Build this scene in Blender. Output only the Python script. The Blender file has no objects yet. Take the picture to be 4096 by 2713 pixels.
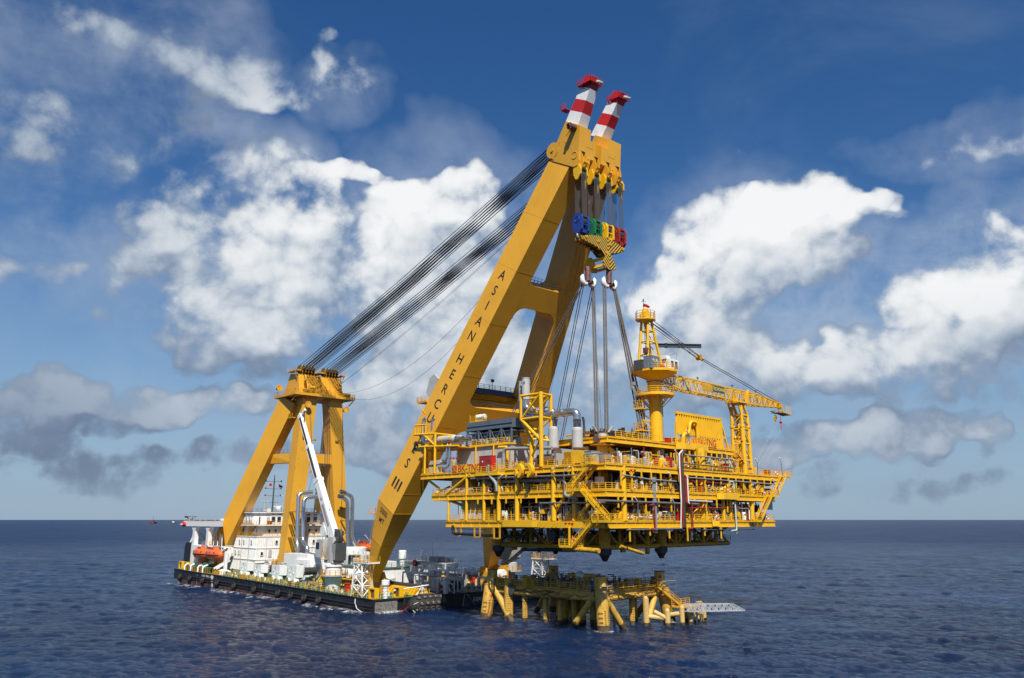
import bpy, math, random
import numpy as np
from mathutils import Vector, Matrix
random.seed(7)
R = math.radians
sc = bpy.context.scene
col = sc.collection

# ------------------------------------------------------------------ camera
EYE = 18.33
cam = bpy.data.cameras.new('camera')
cam_o = bpy.data.objects.new('camera', cam)
col.objects.link(cam_o)
cam.sensor_width = 36.0
cam.lens = 36.0 * 3186.0 / 4096.0
cam_o.location = (0, 0, EYE)
cam_o.rotation_euler = (R(90) + math.atan(722.5 / 3186.0), 0, 0)
cam.clip_start = 1.0
cam.clip_end = 200000.0
sc.camera = cam_o

# ------------------------------------------------------------------ light and exposure
SUN_AZ = R(172)          # measured clockwise from +Y: the sun stands behind the camera
SUN_EL = R(51)
sx, sy, sz = math.sin(SUN_AZ) * math.cos(SUN_EL), math.cos(SUN_AZ) * math.cos(SUN_EL), math.sin(SUN_EL)
sun = bpy.data.lights.new('sun', 'SUN')
sun.energy = 4.8
sun.angle = R(0.53)
sun.color = (1.0, 0.95, 0.87)
sun_o = bpy.data.objects.new('sun', sun)
col.objects.link(sun_o)
sun_o.rotation_euler = Vector((sx, sy, sz)).to_track_quat('Z', 'Y').to_euler()
sc.view_settings.view_transform = 'Standard'
sc.view_settings.look = 'None'
sc.view_settings.exposure = 0.3
sc.view_settings.gamma = 1.0
sc.view_settings.use_curve_mapping = False
try:
    sc.cycles.max_bounces = 6
    sc.cycles.diffuse_bounces = 3
    sc.cycles.glossy_bounces = 3
    sc.cycles.transmission_bounces = 3
    sc.cycles.caustics_reflective = False
    sc.cycles.caustics_refractive = False
    sc.cycles.use_denoising = True
except Exception:
    pass


class NT:
    """small helper to wire shader nodes"""
    def __init__(s, tree):
        s.t = tree
        s.n = tree.nodes
        s.l = tree.links

    def put(s, sock, v):
        if v is None:
            return
        if isinstance(v, bpy.types.NodeSocket):
            s.l.new(v, sock)
        else:
            sock.default_value = v

    def math(s, op, a, b=None, c=None, clamp=False):
        n = s.n.new('ShaderNodeMath')
        n.operation = op
        n.use_clamp = clamp
        s.put(n.inputs[0], a)
        s.put(n.inputs[1], b)
        s.put(n.inputs[2], c)
        return n.outputs[0]

    def vmath(s, op, a, b=None, scale=None):
        n = s.n.new('ShaderNodeVectorMath')
        n.operation = op
        s.put(n.inputs[0], a)
        s.put(n.inputs[1], b)
        if scale is not None:
            s.put(n.inputs['Scale'], scale)
        return n.outputs['Value'] if op in ('LENGTH', 'DOT_PRODUCT', 'DISTANCE') else n.outputs[0]

    def noise(s, vec, scale, detail=4.0, rough=0.5, dist=0.0, color=False):
        n = s.n.new('ShaderNodeTexNoise')
        s.put(n.inputs['Vector'], vec)
        n.inputs['Scale'].default_value = scale
        n.inputs['Detail'].default_value = detail
        n.inputs['Roughness'].default_value = rough
        n.inputs['Distortion'].default_value = dist
        return n.outputs['Color' if color else 'Fac']

    def ramp(s, fac, pts, interp='LINEAR'):
        n = s.n.new('ShaderNodeValToRGB')
        n.color_ramp.interpolation = interp
        e = n.color_ramp.elements
        e[0].position, e[0].color = pts[0][0], c4(pts[0][1])
        e[1].position, e[1].color = pts[-1][0], c4(pts[-1][1])
        for p, c in pts[1:-1]:
            k = e.new(p)
            k.color = c4(c)
        s.put(n.inputs['Fac'], fac)
        return n.outputs['Color']

    def mix(s, fac, a, b, blend='MIX'):
        n = s.n.new('ShaderNodeMix')
        n.data_type = 'RGBA'
        n.blend_type = blend
        s.put(n.inputs['Factor'], fac)
        s.put(n.inputs['A'] if False else n.inputs[6], c4(a) if isinstance(a, (tuple, list)) else a)
        s.put(n.inputs[7], c4(b) if isinstance(b, (tuple, list)) else b)
        return n.outputs[2]

    def smooth(s, v, lo, hi, a=0.0, b=1.0):
        n = s.n.new('ShaderNodeMapRange')
        n.interpolation_type = 'SMOOTHSTEP'
        s.put(n.inputs['Value'], v)
        n.inputs['From Min'].default_value = lo
        n.inputs['From Max'].default_value = hi
        n.inputs['To Min'].default_value = a
        n.inputs['To Max'].default_value = b
        return n.outputs[0]


def c4(c):
    if isinstance(c, (int, float)):
        return (c, c, c, 1)
    return tuple(c) if len(c) == 4 else (c[0], c[1], c[2], 1)

# ------------------------------------------------------------------ sky: physical sky plus procedural cumulus
world = bpy.data.worlds.new('World')
sc.world = world
world.use_nodes = True
try:
    world.cycles.sampling_method = 'NONE'
except Exception:
    pass
wt = NT(world.node_tree)
wt.n.clear()
SKY_STRENGTH = 0.11
# bodies of cloud: (azimuth, elevation, half width, half height, weight) in degrees
CLOUDS = [(-15.6, 21.7, 2.81, 2.31, 1.23), (-17.3, 18.9, 3.06, 2.63, 1.17), (-19.1, 15.2, 4.07, 2.79, 1.1), (-20.9, 12.4, 3.01, 2.0, 0.91), (-14.2, 18.0, 1.97, 3.46, 0.91), (-16.4, 12.7, 2.21, 1.64, 1.3), (-12.3, 24.5, 2.4, 0.68, 0.91), (-19.0, 10.1, 3.67, 1.56, 0.59), (-6.1, 22.3, 3.67, 1.74, 1.3), (-3.4, 22.6, 2.04, 1.91, 1.3), (-7.8, 20.8, 2.76, 2.39, 1.3), (-9.2, 18.0, 2.71, 2.89, 1.23), (-5.6, 18.1, 4.13, 3.55, 1.17), (-3.0, 14.1, 5.1, 4.59, 1.17), (-9.4, 14.6, 3.01, 2.6, 0.78), (-3.3, 9.2, 5.0, 2.96, 0.91), (-8.8, 7.2, 4.57, 2.59, 0.98), (0.2, 9.8, 3.01, 2.64, 0.65), (16.0, 20.2, 3.02, 1.92, 1.43), (20.5, 20.4, 3.16, 1.57, 1.43), (23.6, 19.7, 2.88, 1.13, 1.17), (25.7, 20.1, 1.27, 0.58, 0.91), (17.0, 17.4, 4.02, 2.34, 1.3), (12.9, 15.6, 3.05, 2.24, 1.1), (20.8, 17.4, 2.96, 1.83, 1.1), (14.3, 12.5, 4.36, 3.51, 1.1), (16.5, 9.7, 3.91, 2.21, 0.91), (7.5, 12.5, 2.97, 2.61, 0.65), (6.1, 7.3, 4.53, 2.28, 0.72), (28.2, 14.7, 2.98, 1.39, 1.04), (30.0, 13.1, 3.46, 2.0, 0.85), (33.1, 14.8, 1.9, 2.07, 0.98), (25.0, 11.4, 3.5, 1.49, 0.78), (22.4, 9.4, 5.48, 1.67, 0.85), (29.3, 9.4, 5.08, 2.58, 0.78), (22.0, 5.1, 6.44, 1.08, 1.04), (31.2, 4.9, 1.31, 0.97, 1.1), (27.2, 5.8, 3.78, 1.04, 0.85), (15.6, 5.6, 5.33, 1.41, 0.52), (-27.5, 7.3, 4.9, 1.51, 1.23), (-29.7, 8.8, 2.06, 0.91, 0.91), (-20.5, 7.1, 3.27, 1.04, 1.3), (-26.2, 3.4, 8.4, 1.1, 0.78), (-31.4, 5.6, 2.97, 1.25, 0.91), (-16.3, 4.1, 6.19, 0.93, 0.52), (-5.6, 4.2, 8.16, 1.29, 0.52), (23.6, 2.5, 9.98, 0.88, 0.45), (-25.1, 29.8, 3.41, 3.22, 0.55), (-21.2, 29.6, 4.58, 1.26, 0.65), (-33.4, 30.4, 4.08, 1.37, 0.78), (-33.6, 23.2, 3.09, 2.11, 0.78), (-24.6, 22.0, 4.54, 3.47, 0.55), (-23.4, 19.2, 3.62, 1.19, 0.45), (-32.6, 15.7, 2.26, 0.72, 0.72), (-25.6, 15.6, 2.57, 2.66, 0.55), (-18.0, 24.9, 2.95, 1.34, 0.55), (-13.3, 30.3, 2.45, 1.1, 0.59), (-14.8, 32.0, 0.9, 1.27, 0.47), (31.9, 23.0, 3.94, 0.7, 0.35), (33.3, 17.1, 2.13, 1.1, 0.59), (16.9, 25.1, 6.3, 0.9, 0.23)]
SOFT = [(-5.2, 14.7, 7.38, 9.16, 0.75), (-18.3, 16.1, 6.34, 6.97, 0.5), (16.8, 14.8, 6.8, 6.78, 0.6), (26.9, 9.6, 7.7, 6.64, 0.85), (32.2, 13.4, 4.18, 5.76, 0.7), (8.3, 9.7, 3.97, 6.76, 0.6), (-25.6, 21.0, 5.95, 6.45, 0.55), (-32.8, 18.9, 3.65, 6.35, 0.4), (-25.4, 3.8, 10.28, 2.07, 0.7), (9.7, 4.2, 23.56, 2.11, 0.55), (-33.5, 29.6, 5.15, 2.81, 0.55), (-24.3, 30.2, 4.48, 3.54, 0.55), (31.7, 23.0, 5.07, 1.28, 0.3), (-5.7, 5.7, 10.83, 3.38, 0.7), (-13.3, 29.7, 2.96, 1.65, 0.4), (-17.8, 25.2, 3.43, 1.96, 0.45)]


def build_sky():
    w = wt
    sky = w.n.new('ShaderNodeTexSky')
    sky.sky_type = 'NISHITA'
    sky.sun_disc = False
    sky.sun_elevation = SUN_EL
    sky.sun_rotation = SUN_AZ
    sky.altitude = 10
    sky.air_density = 1.0
    sky.dust_density = 0.4
    sky.ozone_density = 2.0
    d = w.n.new('ShaderNodeTexCoord').outputs['Generated']
    sep = w.n.new('ShaderNodeSeparateXYZ')
    w.put(sep.inputs[0], d)
    az = w.math('MULTIPLY', w.math('ARCTAN2', sep.outputs[0], sep.outputs[1]), 57.29578)
    el = w.math('MULTIPLY', w.math('ARCSINE', sep.outputs[2]), 57.29578)
    # warped coordinates so that no body keeps a smooth outline
    wn = w.noise(d, 9.0, 3.0, 0.6, color=True)
    wv = w.vmath('SUBTRACT', wn, (0.5, 0.5, 0.5))
    comb = w.n.new('ShaderNodeCombineXYZ')
    w.put(comb.inputs[0], az)
    w.put(comb.inputs[1], el)

    def vma(a, b, c):
        n = w.n.new('ShaderNodeVectorMath')
        n.operation = 'MULTIPLY_ADD'
        w.put(n.inputs[0], a)
        w.put(n.inputs[1], b)
        w.put(n.inputs[2], c)
        return n.outputs[0]
    P = vma(wv, (8.0, 6.0, 0), comb.outputs[0])
    P2 = w.vmath('ADD', P, (-0.9, 2.8, 0))

    def bodies(p, lst=CLOUDS):
        acc = 0.0
        for (a, e, ra, re, wgt) in lst:
            k = 1 / 1.55
            q = vma(p, (k / ra, k / re, 0), (-a * k / ra, -e * k / re, 0))
            v = w.math('MULTIPLY_ADD', w.vmath('DOT_PRODUCT', q, q), -1.0, 1.0, clamp=True)
            acc = w.math('MULTIPLY_ADD', v, wgt, acc)
        return acc
    # outside the modelled bodies the sky goes on with scattered cumulus of the same kind
    sq = w.vmath('MULTIPLY', d, (1, 1, 1.8))
    far = w.smooth(w.math('ABSOLUTE', az), 33.0, 48.0)
    oth = w.math('MULTIPLY', w.smooth(w.noise(sq, 3.2, 3.0, 0.5), 0.46, 0.66), w.math('MULTIPLY', w.smooth(el, 75.0, 25.0), 0.9))
    oth = w.math('MULTIPLY', oth, far)
    sat = lambda v: w.math('SUBTRACT', 1.0, w.math('POWER', 2.718, w.math('MULTIPLY', v, -1.25)))
    a0 = sat(w.math('ADD', bodies(P), oth))
    a1 = sat(w.math('ADD', bodies(P2), oth))
    # billows on the bodies, seen here and a little towards the sun
    d2 = w.vmath('ADD', d, (-0.006, 0.0, 0.017))
    dw = vma(wv, (0.05, 0.05, 0.05), d)
    dw2 = w.vmath('ADD', dw, (-0.004, 0.0, 0.011))

    def cells(v, sc):
        n = w.n.new('ShaderNodeTexVoronoi')
        n.feature = 'F1'
        n.inputs['Scale'].default_value = sc
        w.put(n.inputs['Vector'], v)
        return n.outputs['Distance']
    b0 = w.math('SUBTRACT', w.noise(d, 12.0, 8.0, 0.60, 0.2), 0.5)
    b1 = w.math('SUBTRACT', w.noise(d2, 12.0, 5.0, 0.58, 0.2), 0.5)
    v0 = w.math('MULTIPLY_ADD', cells(dw, 24.0), -1.0, w.math('MULTIPLY', cells(dw, 55.0), -0.45))
    v1 = w.math('MULTIPLY_ADD', cells(dw2, 24.0), -1.0, w.math('MULTIPLY', cells(dw2, 55.0), -0.45))
    v0c = w.math('ADD', v0, 0.62)
    damp = w.smooth(a0, 0.03, 0.40)
    n0 = w.math('MULTIPLY', w.math('MULTIPLY_ADD', b0, 1.75, w.math('MULTIPLY', v0c, 0.34)), damp)
    f0 = w.math('ADD', w.math('SUBTRACT', a0, 0.36), n0)
    alpha = w.smooth(f0, -0.10, 0.34)
    # light and shade: tops towards the sun, hollows and undersides grey
    macro = w.math('SUBTRACT', a0, a1)
    micro = w.math('MULTIPLY_ADD', w.math('SUBTRACT', b0, b1), 1.25, w.math('MULTIPLY', w.math('SUBTRACT', v0, v1), 0.55))
    lit = w.math('ADD', w.math('MULTIPLY_ADD', macro, 0.85, 0.56), w.math('MULTIPLY', micro, 0.50))
    lit = w.math('ADD', lit, w.math('MULTIPLY', b0, 0.22))
    lit = w.smooth(lit, 0.05, 0.95)
    thick = w.smooth(f0, 0.0, 0.55, 0.72, 1.0)
    low = w.smooth(el, 2.0, 16.0, 0.60, 1.0)
    lum = w.math('MULTIPLY', w.math('MULTIPLY', w.math('MULTIPLY_ADD', lit, 0.52, 0.48), low), thick)
    # the torn cloud on the left and along the top lies in the shade of higher cloud
    lum = w.math('MULTIPLY', lum, w.smooth(w.math('MULTIPLY_ADD', w.math('MAXIMUM', w.math('SUBTRACT', el, 22.0), 0.0), -0.9, az), -33.0, -14.0, 0.66, 1.0))
    ccol = w.ramp(lum, [(0.0, (0.07, 0.10, 0.16)), (0.35, (0.15, 0.20, 0.29)), (0.60, (0.34, 0.40, 0.48)), (0.82, (0.58, 0.61, 0.64)), (1.0, (0.76, 0.77, 0.77))])
    sky_c = w.vmath('SCALE', sky.outputs[0], scale=SKY_STRENGTH)
    hs = w.n.new('ShaderNodeHueSaturation')
    hs.inputs['Hue'].default_value = 0.507
    hs.inputs['Saturation'].default_value = 1.34
    hs.inputs['Value'].default_value = 0.68
    w.put(hs.inputs['Color'], sky_c)
    hz = w.smooth(el, 22.0, 0.0, 0.0, 0.80)
    air = w.mix(hz, hs.outputs[0], (0.20, 0.31, 0.46))
    veil = w.math('MULTIPLY', w.smooth(w.noise(sq, 3.0, 6.0, 0.6, 0.5), 0.48, 0.80), w.smooth(az, 10.0, -30.0, 0.12, 0.30))
    air = w.mix(veil, air, (0.36, 0.43, 0.52))
    # soft unresolved cloud between the bodies
    sf = w.math('MULTIPLY', sat(bodies(P, SOFT)), w.smooth(w.math('MULTIPLY_ADD', b0, 1.0, w.noise(sq, 5.0, 6.0, 0.6, 0.3)), 0.22, 0.80))
    scol = w.mix(w.smooth(el, 2.0, 22.0), (0.24, 0.315, 0.42), (0.50, 0.55, 0.61))
    scol = w.mix(w.smooth(az, -12.0, -30.0, 0.0, 0.55), scol, (0.22, 0.28, 0.38))
    air = w.mix(w.math('MULTIPLY', sf, 0.85), air, scol)
    out_c = w.mix(w.math('MULTIPLY', alpha, w.smooth(el, -0.5, 4.0, 0.45, 0.96)), air, ccol)
    bg = w.n.new('ShaderNodeBackground')
    w.put(bg.inputs['Color'], out_c)
    bg.inputs['Strength'].default_value = 1.0
    o = w.n.new('ShaderNodeOutputWorld')
    w.l.new(bg.outputs[0], o.inputs[0])


build_sky()

# ------------------------------------------------------------------ frames of reference
class Fr:
    """a right-angled frame: o + a*ex + b*ey + c*ez"""
    def __init__(s, o=(0, 0, 0), ex=(1, 0, 0), ey=(0, 1, 0), ez=(0, 0, 1)):
        s.o, s.ex, s.ey, s.ez = (np.array(v, float) for v in (o, ex, ey, ez))

    def __call__(s, p):
        return s.o + p[0] * s.ex + p[1] * s.ey + p[2] * s.ez

    def sub(s, o=(0, 0, 0), rz=0.0, ax=None):
        c, n = math.cos(rz), math.sin(rz)
        ex, ey, ez = np.array([c, n, 0]), np.array([-n, c, 0]), np.array([0, 0, 1.0])
        if ax is not None:
            ex, ey, ez = (np.array(v, float) for v in ax)
        m = lambda v: v[0] * s.ex + v[1] * s.ey + v[2] * s.ez
        return Fr(s(o), m(ex), m(ey), m(ez))


W = Fr()
_b = np.array([.671, -.741])
_b /= np.linalg.norm(_b)
S = Fr((-27.9, 167.9, 0), (-_b[0], -_b[1], 0), (-_b[1], _b[0], 0))     # ship: aft, starboard, up
_t = np.array([.71, .704])
_t /= np.linalg.norm(_t)
T = Fr((15.97, 141.8, 0), (_t[0], _t[1], 0), (-_t[1], _t[0], 0))        # platform: along its right face, along its left face, up
# the outer faces of the lower three decks stand about six metres outside the leg lines
T2 = Fr((15.251, 135.419, .825), np.array([_t[0], _t[1], 0]) * .955, np.array([-_t[1], _t[0], 0]) * .955, (0, 0, .955))
unit = lambda v: np.array(v, float) / max(1e-9, np.linalg.norm(v))


# ------------------------------------------------------------------ mesh builder
class MB:
    def __init__(s, fr=W):
        s.fr, s.v, s.f, s.m, s.sm, s.mi = fr, [], [], [], [], 0

    def add(s, pts, faces, smooth=False):
        k = len(s.v)
        s.v.extend(tuple(s.fr(p)) for p in pts)
        for f in faces:
            s.f.append([k + i for i in f])
            s.m.append(s.mi)
            s.sm.append(smooth)
        return s

    def hexa(s, p):
        return s.add(p, [(0, 3, 2, 1), (4, 5, 6, 7), (0, 1, 5, 4), (1, 2, 6, 5), (2, 3, 7, 6), (3, 0, 4, 7)])

    def box(s, x0, y0, z0, x1, y1, z1):
        return s.hexa([(x0, y0, z0), (x1, y0, z0), (x1, y1, z0), (x0, y1, z0), (x0, y0, z1), (x1, y0, z1), (x1, y1, z1), (x0, y1, z1)])

    def cbox(s, c, d):
        return s.box(c[0] - d[0] / 2, c[1] - d[1] / 2, c[2] - d[2] / 2, c[0] + d[0] / 2, c[1] + d[1] / 2, c[2] + d[2] / 2)

    def bar(s, p, q, w, h=None, up=(0, 0, 1)):
        h = h or w
        p, q = np.array(p, float), np.array(q, float)
        d = unit(q - p)
        u = np.array(up, float)
        if abs(d @ u) > 0.99:
            u = np.array([1.0, 0, 0])
        a = unit(np.cross(d, u)) * w / 2
        b = unit(np.cross(a, d)) * h / 2
        return s.hexa([p - a - b, p + a - b, p + a + b, p - a + b, q - a - b, q + a - b, q + a + b, q - a + b])

    def taper(s, p, q, ws, we, up=(0, 0, 1)):
        """rectangular member whose section (w,h) changes from ws to we"""
        p, q = np.array(p, float), np.array(q, float)
        d = unit(q - p)
        a = unit(np.cross(d, np.array(up, float)))
        b = unit(np.cross(a, d))
        r = []
        for c, (w, h) in ((p, ws), (q, we)):
            r += [c - a * w / 2 - b * h / 2, c + a * w / 2 - b * h / 2, c + a * w / 2 + b * h / 2, c - a * w / 2 + b * h / 2]
        return s.hexa(r)

    def ibeam(s, p, q, w, h, t=0.08):
        p, q = np.array(p, float), np.array(q, float)
        z = np.array([0, 0, 1.0])
        s.bar(p + z * (h / 2 - t / 2), q + z * (h / 2 - t / 2), w, t)
        s.bar(p - z * (h / 2 - t / 2), q - z * (h / 2 - t / 2), w, t)
        return s.bar(p, q, t, h - 2 * t)

    def sweep(s, pts, r, n=8, caps=True):
        pts = [np.array(p, float) for p in pts]
        m = len(pts)
        rr = r if isinstance(r, (list, tuple)) else [r] * m
        tan = [unit(pts[min(i + 1, m - 1)] - pts[max(i - 1, 0)]) for i in range(m)]
        for i in range(1, m - 1):
            tan[i] = unit(unit(pts[i + 1] - pts[i]) + unit(pts[i] - pts[i - 1]))
        u = np.array([0, 0, 1.0]) if abs(tan[0][2]) < 0.9 else np.array([1.0, 0, 0])
        a = unit(np.cross(tan[0], u))
        vs, rings = [], []
        for i in range(m):
            a = unit(a - tan[i] * (a @ tan[i]))
            b = np.cross(tan[i], a)
            rings.append([pts[i] + rr[i] * (math.cos(2 * math.pi * j / n) * a + math.sin(2 * math.pi * j / n) * b) for j in range(n)])
        for g in rings:
            vs += g
        fs = [(i * n + j, i * n + (j + 1) % n, (i + 1) * n + (j + 1) % n, (i + 1) * n + j) for i in range(m - 1) for j in range(n)]
        s.add(vs, fs, n > 5)
        if caps:
            s.add(rings[0], [tuple(range(n))[::-1]])
            s.add(rings[-1], [tuple(range(n))])
        return s

    def tube(s, p, q, r, r2=None, n=8, caps=True):
        return s.sweep([p, q], [r, r if r2 is None else r2], n, caps)

    def pipe(s, pts, r, bend=None, n=8, seg=4):
        """polyline with rounded corners"""
        pts = [np.array(p, float) for p in pts]
        bend = bend or r * 2.5
        out = [pts[0]]
        for i in range(1, len(pts) - 1):
            a, b = pts[i - 1] - pts[i], pts[i + 1] - pts[i]
            k = min(bend, np.linalg.norm(a) * .49, np.linalg.norm(b) * .49)
            p0, p2 = pts[i] + unit(a) * k, pts[i] + unit(b) * k
            for j in range(seg + 1):
                t = j / seg
                out.append((1 - t) ** 2 * p0 + 2 * t * (1 - t) * pts[i] + t * t * p2)
        out.append(pts[-1])
        return s.sweep(out, r, n)

    def lathe(s, prof, c=(0, 0, 0), n=16, ax=None):
        """profile of (radius, height) turned about z (or about the axes given)"""
        ex, ey, ez = ax or ((1, 0, 0), (0, 1, 0), (0, 0, 1))
        ex, ey, ez, c = (np.array(v, float) for v in (ex, ey, ez, c))
        for (r0, z0), (r1, z1) in zip(prof, prof[1:]):
            vs = [c + r * (math.cos(2 * math.pi * j / n) * ex + math.sin(2 * math.pi * j / n) * ey) + z * ez for (r, z) in ((r0, z0), (r1, z1)) for j in range(n)]
            flat = abs(z1 - z0) < 1e-6
            s.add(vs, [(j, (j + 1) % n, n + (j + 1) % n, n + j) for j in range(n)], not flat)
        return s

    def prism(s, poly, o, u, v, w):
        """2D outline poly in the plane o+u,v, pushed out along vector w"""
        o, u, v, w = (np.array(x, float) for x in (o, u, v, w))
        a = [o + x * u + y * v for x, y in poly]
        n = len(a)
        s.add(a, [tuple(range(n))[::-1]])
        s.add([p + w for p in a], [tuple(range(n))])
        return s.add(a + [p + w for p in a], [(i, (i + 1) % n, n + (i + 1) % n, n + i) for i in range(n)])

    def sphere(s, c, r, n=10, m=6, sc_=(1, 1, 1)):
        c = np.array(c, float)
        vs = [c + r * np.array([sc_[0] * math.sin(math.pi * i / m) * math.cos(2 * math.pi * j / n), sc_[1] * math.sin(math.pi * i / m) * math.sin(2 * math.pi * j / n), sc_[2] * math.cos(math.pi * i / m)]) for i in range(m + 1) for j in range(n)]
        return s.add(vs, [(i * n + j, i * n + (j + 1) % n, (i + 1) * n + (j + 1) % n, (i + 1) * n + j) for i in range(m) for j in range(n)], True)

    def torus(s, c, R_, r, ax=((1, 0, 0), (0, 1, 0)), n=16, m=6, arc=1.0):
        c, ex, ey = np.array(c, float), np.array(ax[0], float), np.array(ax[1], float)
        ez = np.cross(ex, ey)
        k = n if arc >= 1 else n + 1
        vs = []
        for i in range(k):
            t = 2 * math.pi * arc * i / n
            e = math.cos(t) * ex + math.sin(t) * ey
            for j in range(m):
                q = 2 * math.pi * j / m
                vs.append(c + e * (R_ + r * math.cos(q)) + ez * r * math.sin(q))
        fs = [(i * m + j, i * m + (j + 1) % m, ((i + 1) % k) * m + (j + 1) % m, ((i + 1) % k) * m + j) for i in range(n if arc >= 1 else n) for j in range(m)]
        return s.add(vs, fs, True)

    def rail(s, pts, h=1.15, step=1.6, r=0.045, rows=(0.42, 0.78, 1.15), kick=True):
        """guard rail along a polyline of foot points"""
        for p, q in zip(pts, pts[1:]):
            p, q = np.array(p, float), np.array(q, float)
            L = np.linalg.norm(q - p)
            if L < 0.05:
                continue
            for k in rows:
                s.bar(p + (0, 0, k), q + (0, 0, k), r * 1.5, r * 1.5)
            if kick:
                s.bar(p + (0, 0, .09), q + (0, 0, .09), .03, .16)
            n = max(1, round(L / step))
            for i in range(n + 1):
                c = p + (q - p) * i / n
                s.bar(c, c + (0, 0, h), r * 2, r * 2)
        return s

    def stair(s, lo, hi, wv, rise=0.24, rails=True):
        """stair flight from lo to hi; wv is the vector across the flight"""
        lo, hi, wv = (np.array(x, float) for x in (lo, hi, wv))
        n = max(3, int((hi[2] - lo[2]) / rise))
        d = unit((hi - lo) * (1, 1, 0)) * 0.28
        for i in range(1, n):
            c = lo + (hi - lo) * i / n
            s.hexa([c - d / 2, c + wv - d / 2, c + wv + d / 2, c + d / 2, c - d / 2 + (0, 0, .05), c + wv - d / 2 + (0, 0, .05), c + wv + d / 2 + (0, 0, .05), c + d / 2 + (0, 0, .05)])
        for o in (np.zeros(3), wv):
            s.bar(lo + o, hi + o, .10, .32)
            if rails:
                for k in (0.55, 1.05):
                    s.bar(lo + o + (0, 0, k), hi + o + (0, 0, k), .07, .07)
                m = max(2, round(np.linalg.norm(hi - lo) / 2.0))
                for i in range(m + 1):
                    c = lo + (hi - lo) * i / m + o
                    s.bar(c, c + (0, 0, 1.05), .07, .07)
        return s

    def ladder(s, lo, hi, wv, cage=None):
        lo, hi, wv = (np.array(x, float) for x in (lo, hi, wv))
        s.bar(lo - wv / 2, hi - wv / 2, .07).bar(lo + wv / 2, hi + wv / 2, .07)
        n = max(2, int(np.linalg.norm(hi - lo) / 0.45))
        for i in range(n):
            c = lo + (hi - lo) * (i + .5) / n
            s.bar(c - wv / 2, c + wv / 2, .045)
        if cage is not None:
            cg = np.array(cage, float)
            m = max(2, int(np.linalg.norm(hi - lo) / 1.0))
            for i in range(1, m + 1):
                c = lo + (hi - lo) * i / m
                s.sweep([c - wv / 2, c - wv * .6 + cg * .6, c + cg, c + wv * .6 + cg * .6, c + wv / 2], .03, 4)
            for o in (-wv * .6 + cg * .6, cg, wv * .6 + cg * .6):
                s.bar(lo + (hi - lo) / m + o, hi + o, .04)
        return s

    def truss(s, p, q, up, side, n, r=0.08, rc=None):
        """square lattice girder between end centres p and q; up and side are half-size vectors (or pairs start/end)"""
        p, q = np.array(p, float), np.array(q, float)
        up0, up1 = (np.array(x, float) for x in (up if isinstance(up[0], (tuple, list, np.ndarray)) else (up, up)))
        s0, s1 = (np.array(x, float) for x in (side if isinstance(side[0], (tuple, list, np.ndarray)) else (side, side)))
        rc = rc or r * 1.7
        cor = [(1, 1), (1, -1), (-1, -1), (-1, 1)]
        P = lambda i, k: p + (q - p) * i / n + cor[k][0] * (up0 + (up1 - up0) * i / n) + cor[k][1] * (s0 + (s1 - s0) * i / n)
        for k in range(4):
            s.bar(P(0, k), P(n, k), rc * 2)
        for i in range(n):
            for k in range(4):
                a, b = (k, (k + 1) % 4) if i % 2 else ((k + 1) % 4, k)
                s.bar(P(i, a), P(i + 1, b), r * 2)
                s.bar(P(i, k), P(i, (k + 1) % 4), r * 2)
        for k in range(4):
            s.bar(P(n, k), P(n, (k + 1) % 4), r * 2)
        return s

    def mesh(s, name, mats, origin):
        me = bpy.data.meshes.new(name)
        o = np.array(origin, float)
        me.from_pydata([tuple(np.array(p) - o) for p in s.v], [], s.f)
        for m in (mats if isinstance(mats, (list, tuple)) else [mats]):
            me.materials.append(m)
        me.polygons.foreach_set('material_index', s.m)
        me.polygons.foreach_set('use_smooth', s.sm)
        me.update()
        return me


def tag(o, label=None, cat=None, group=None, kind=None):
    for k, v in (('label', label), ('category', cat), ('group', group), ('kind', kind)):
        if v:
            o[k] = v
    return o


def thing(name, label, cat, loc, group=None):
    o = bpy.data.objects.new(name, None)
    o.empty_display_size = 0.5
    o.location = tuple(loc)
    col.objects.link(o)
    return tag(o, label, cat, group)


def root_of(o):
    while o.parent:
        o = o.parent
    return o


def part(name, mb, mats, parent, label=None, kind=None):
    """one mesh object under its thing (or under a part of it); kept in the thing's own coordinates"""
    o = bpy.data.objects.new(name, mb.mesh(name, mats, root_of(parent).location))
    o.parent = parent
    col.objects.link(o)
    return tag(o, label, None, None, kind)


def solo(name, mb, mats, label=None, cat=None, group=None, kind=None):
    v = np.array(mb.v)
    org = (float((v[:, 0].min() + v[:, 0].max()) / 2), float((v[:, 1].min() + v[:, 1].max()) / 2), float(v[:, 2].min()))
    o = bpy.data.objects.new(name, mb.mesh(name, mats, org))
    o.location = org
    col.objects.link(o)
    return tag(o, label, cat, group, kind)


def text_mesh(body, size, bold=0.0, align='CENTER', ext=0.0, xs=1.0):
    cu = bpy.data.curves.new('lettering', 'FONT')
    cu.body = body
    cu.size = size
    cu.align_x = align
    cu.align_y = 'CENTER'
    cu.offset = bold
    cu.extrude = ext
    cu.resolution_u = 3
    ob = bpy.data.objects.new('lettering', cu)
    col.objects.link(ob)
    dg = bpy.context.evaluated_depsgraph_get()
    me = bpy.data.meshes.new_from_object(ob.evaluated_get(dg))
    vs = [(v.co.x * xs, v.co.y, v.co.z) for v in me.vertices]
    fs = [tuple(p.vertices) for p in me.polygons]
    bpy.data.objects.remove(ob)
    bpy.data.curves.remove(cu)
    bpy.data.meshes.remove(me)
    return vs, fs


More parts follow.
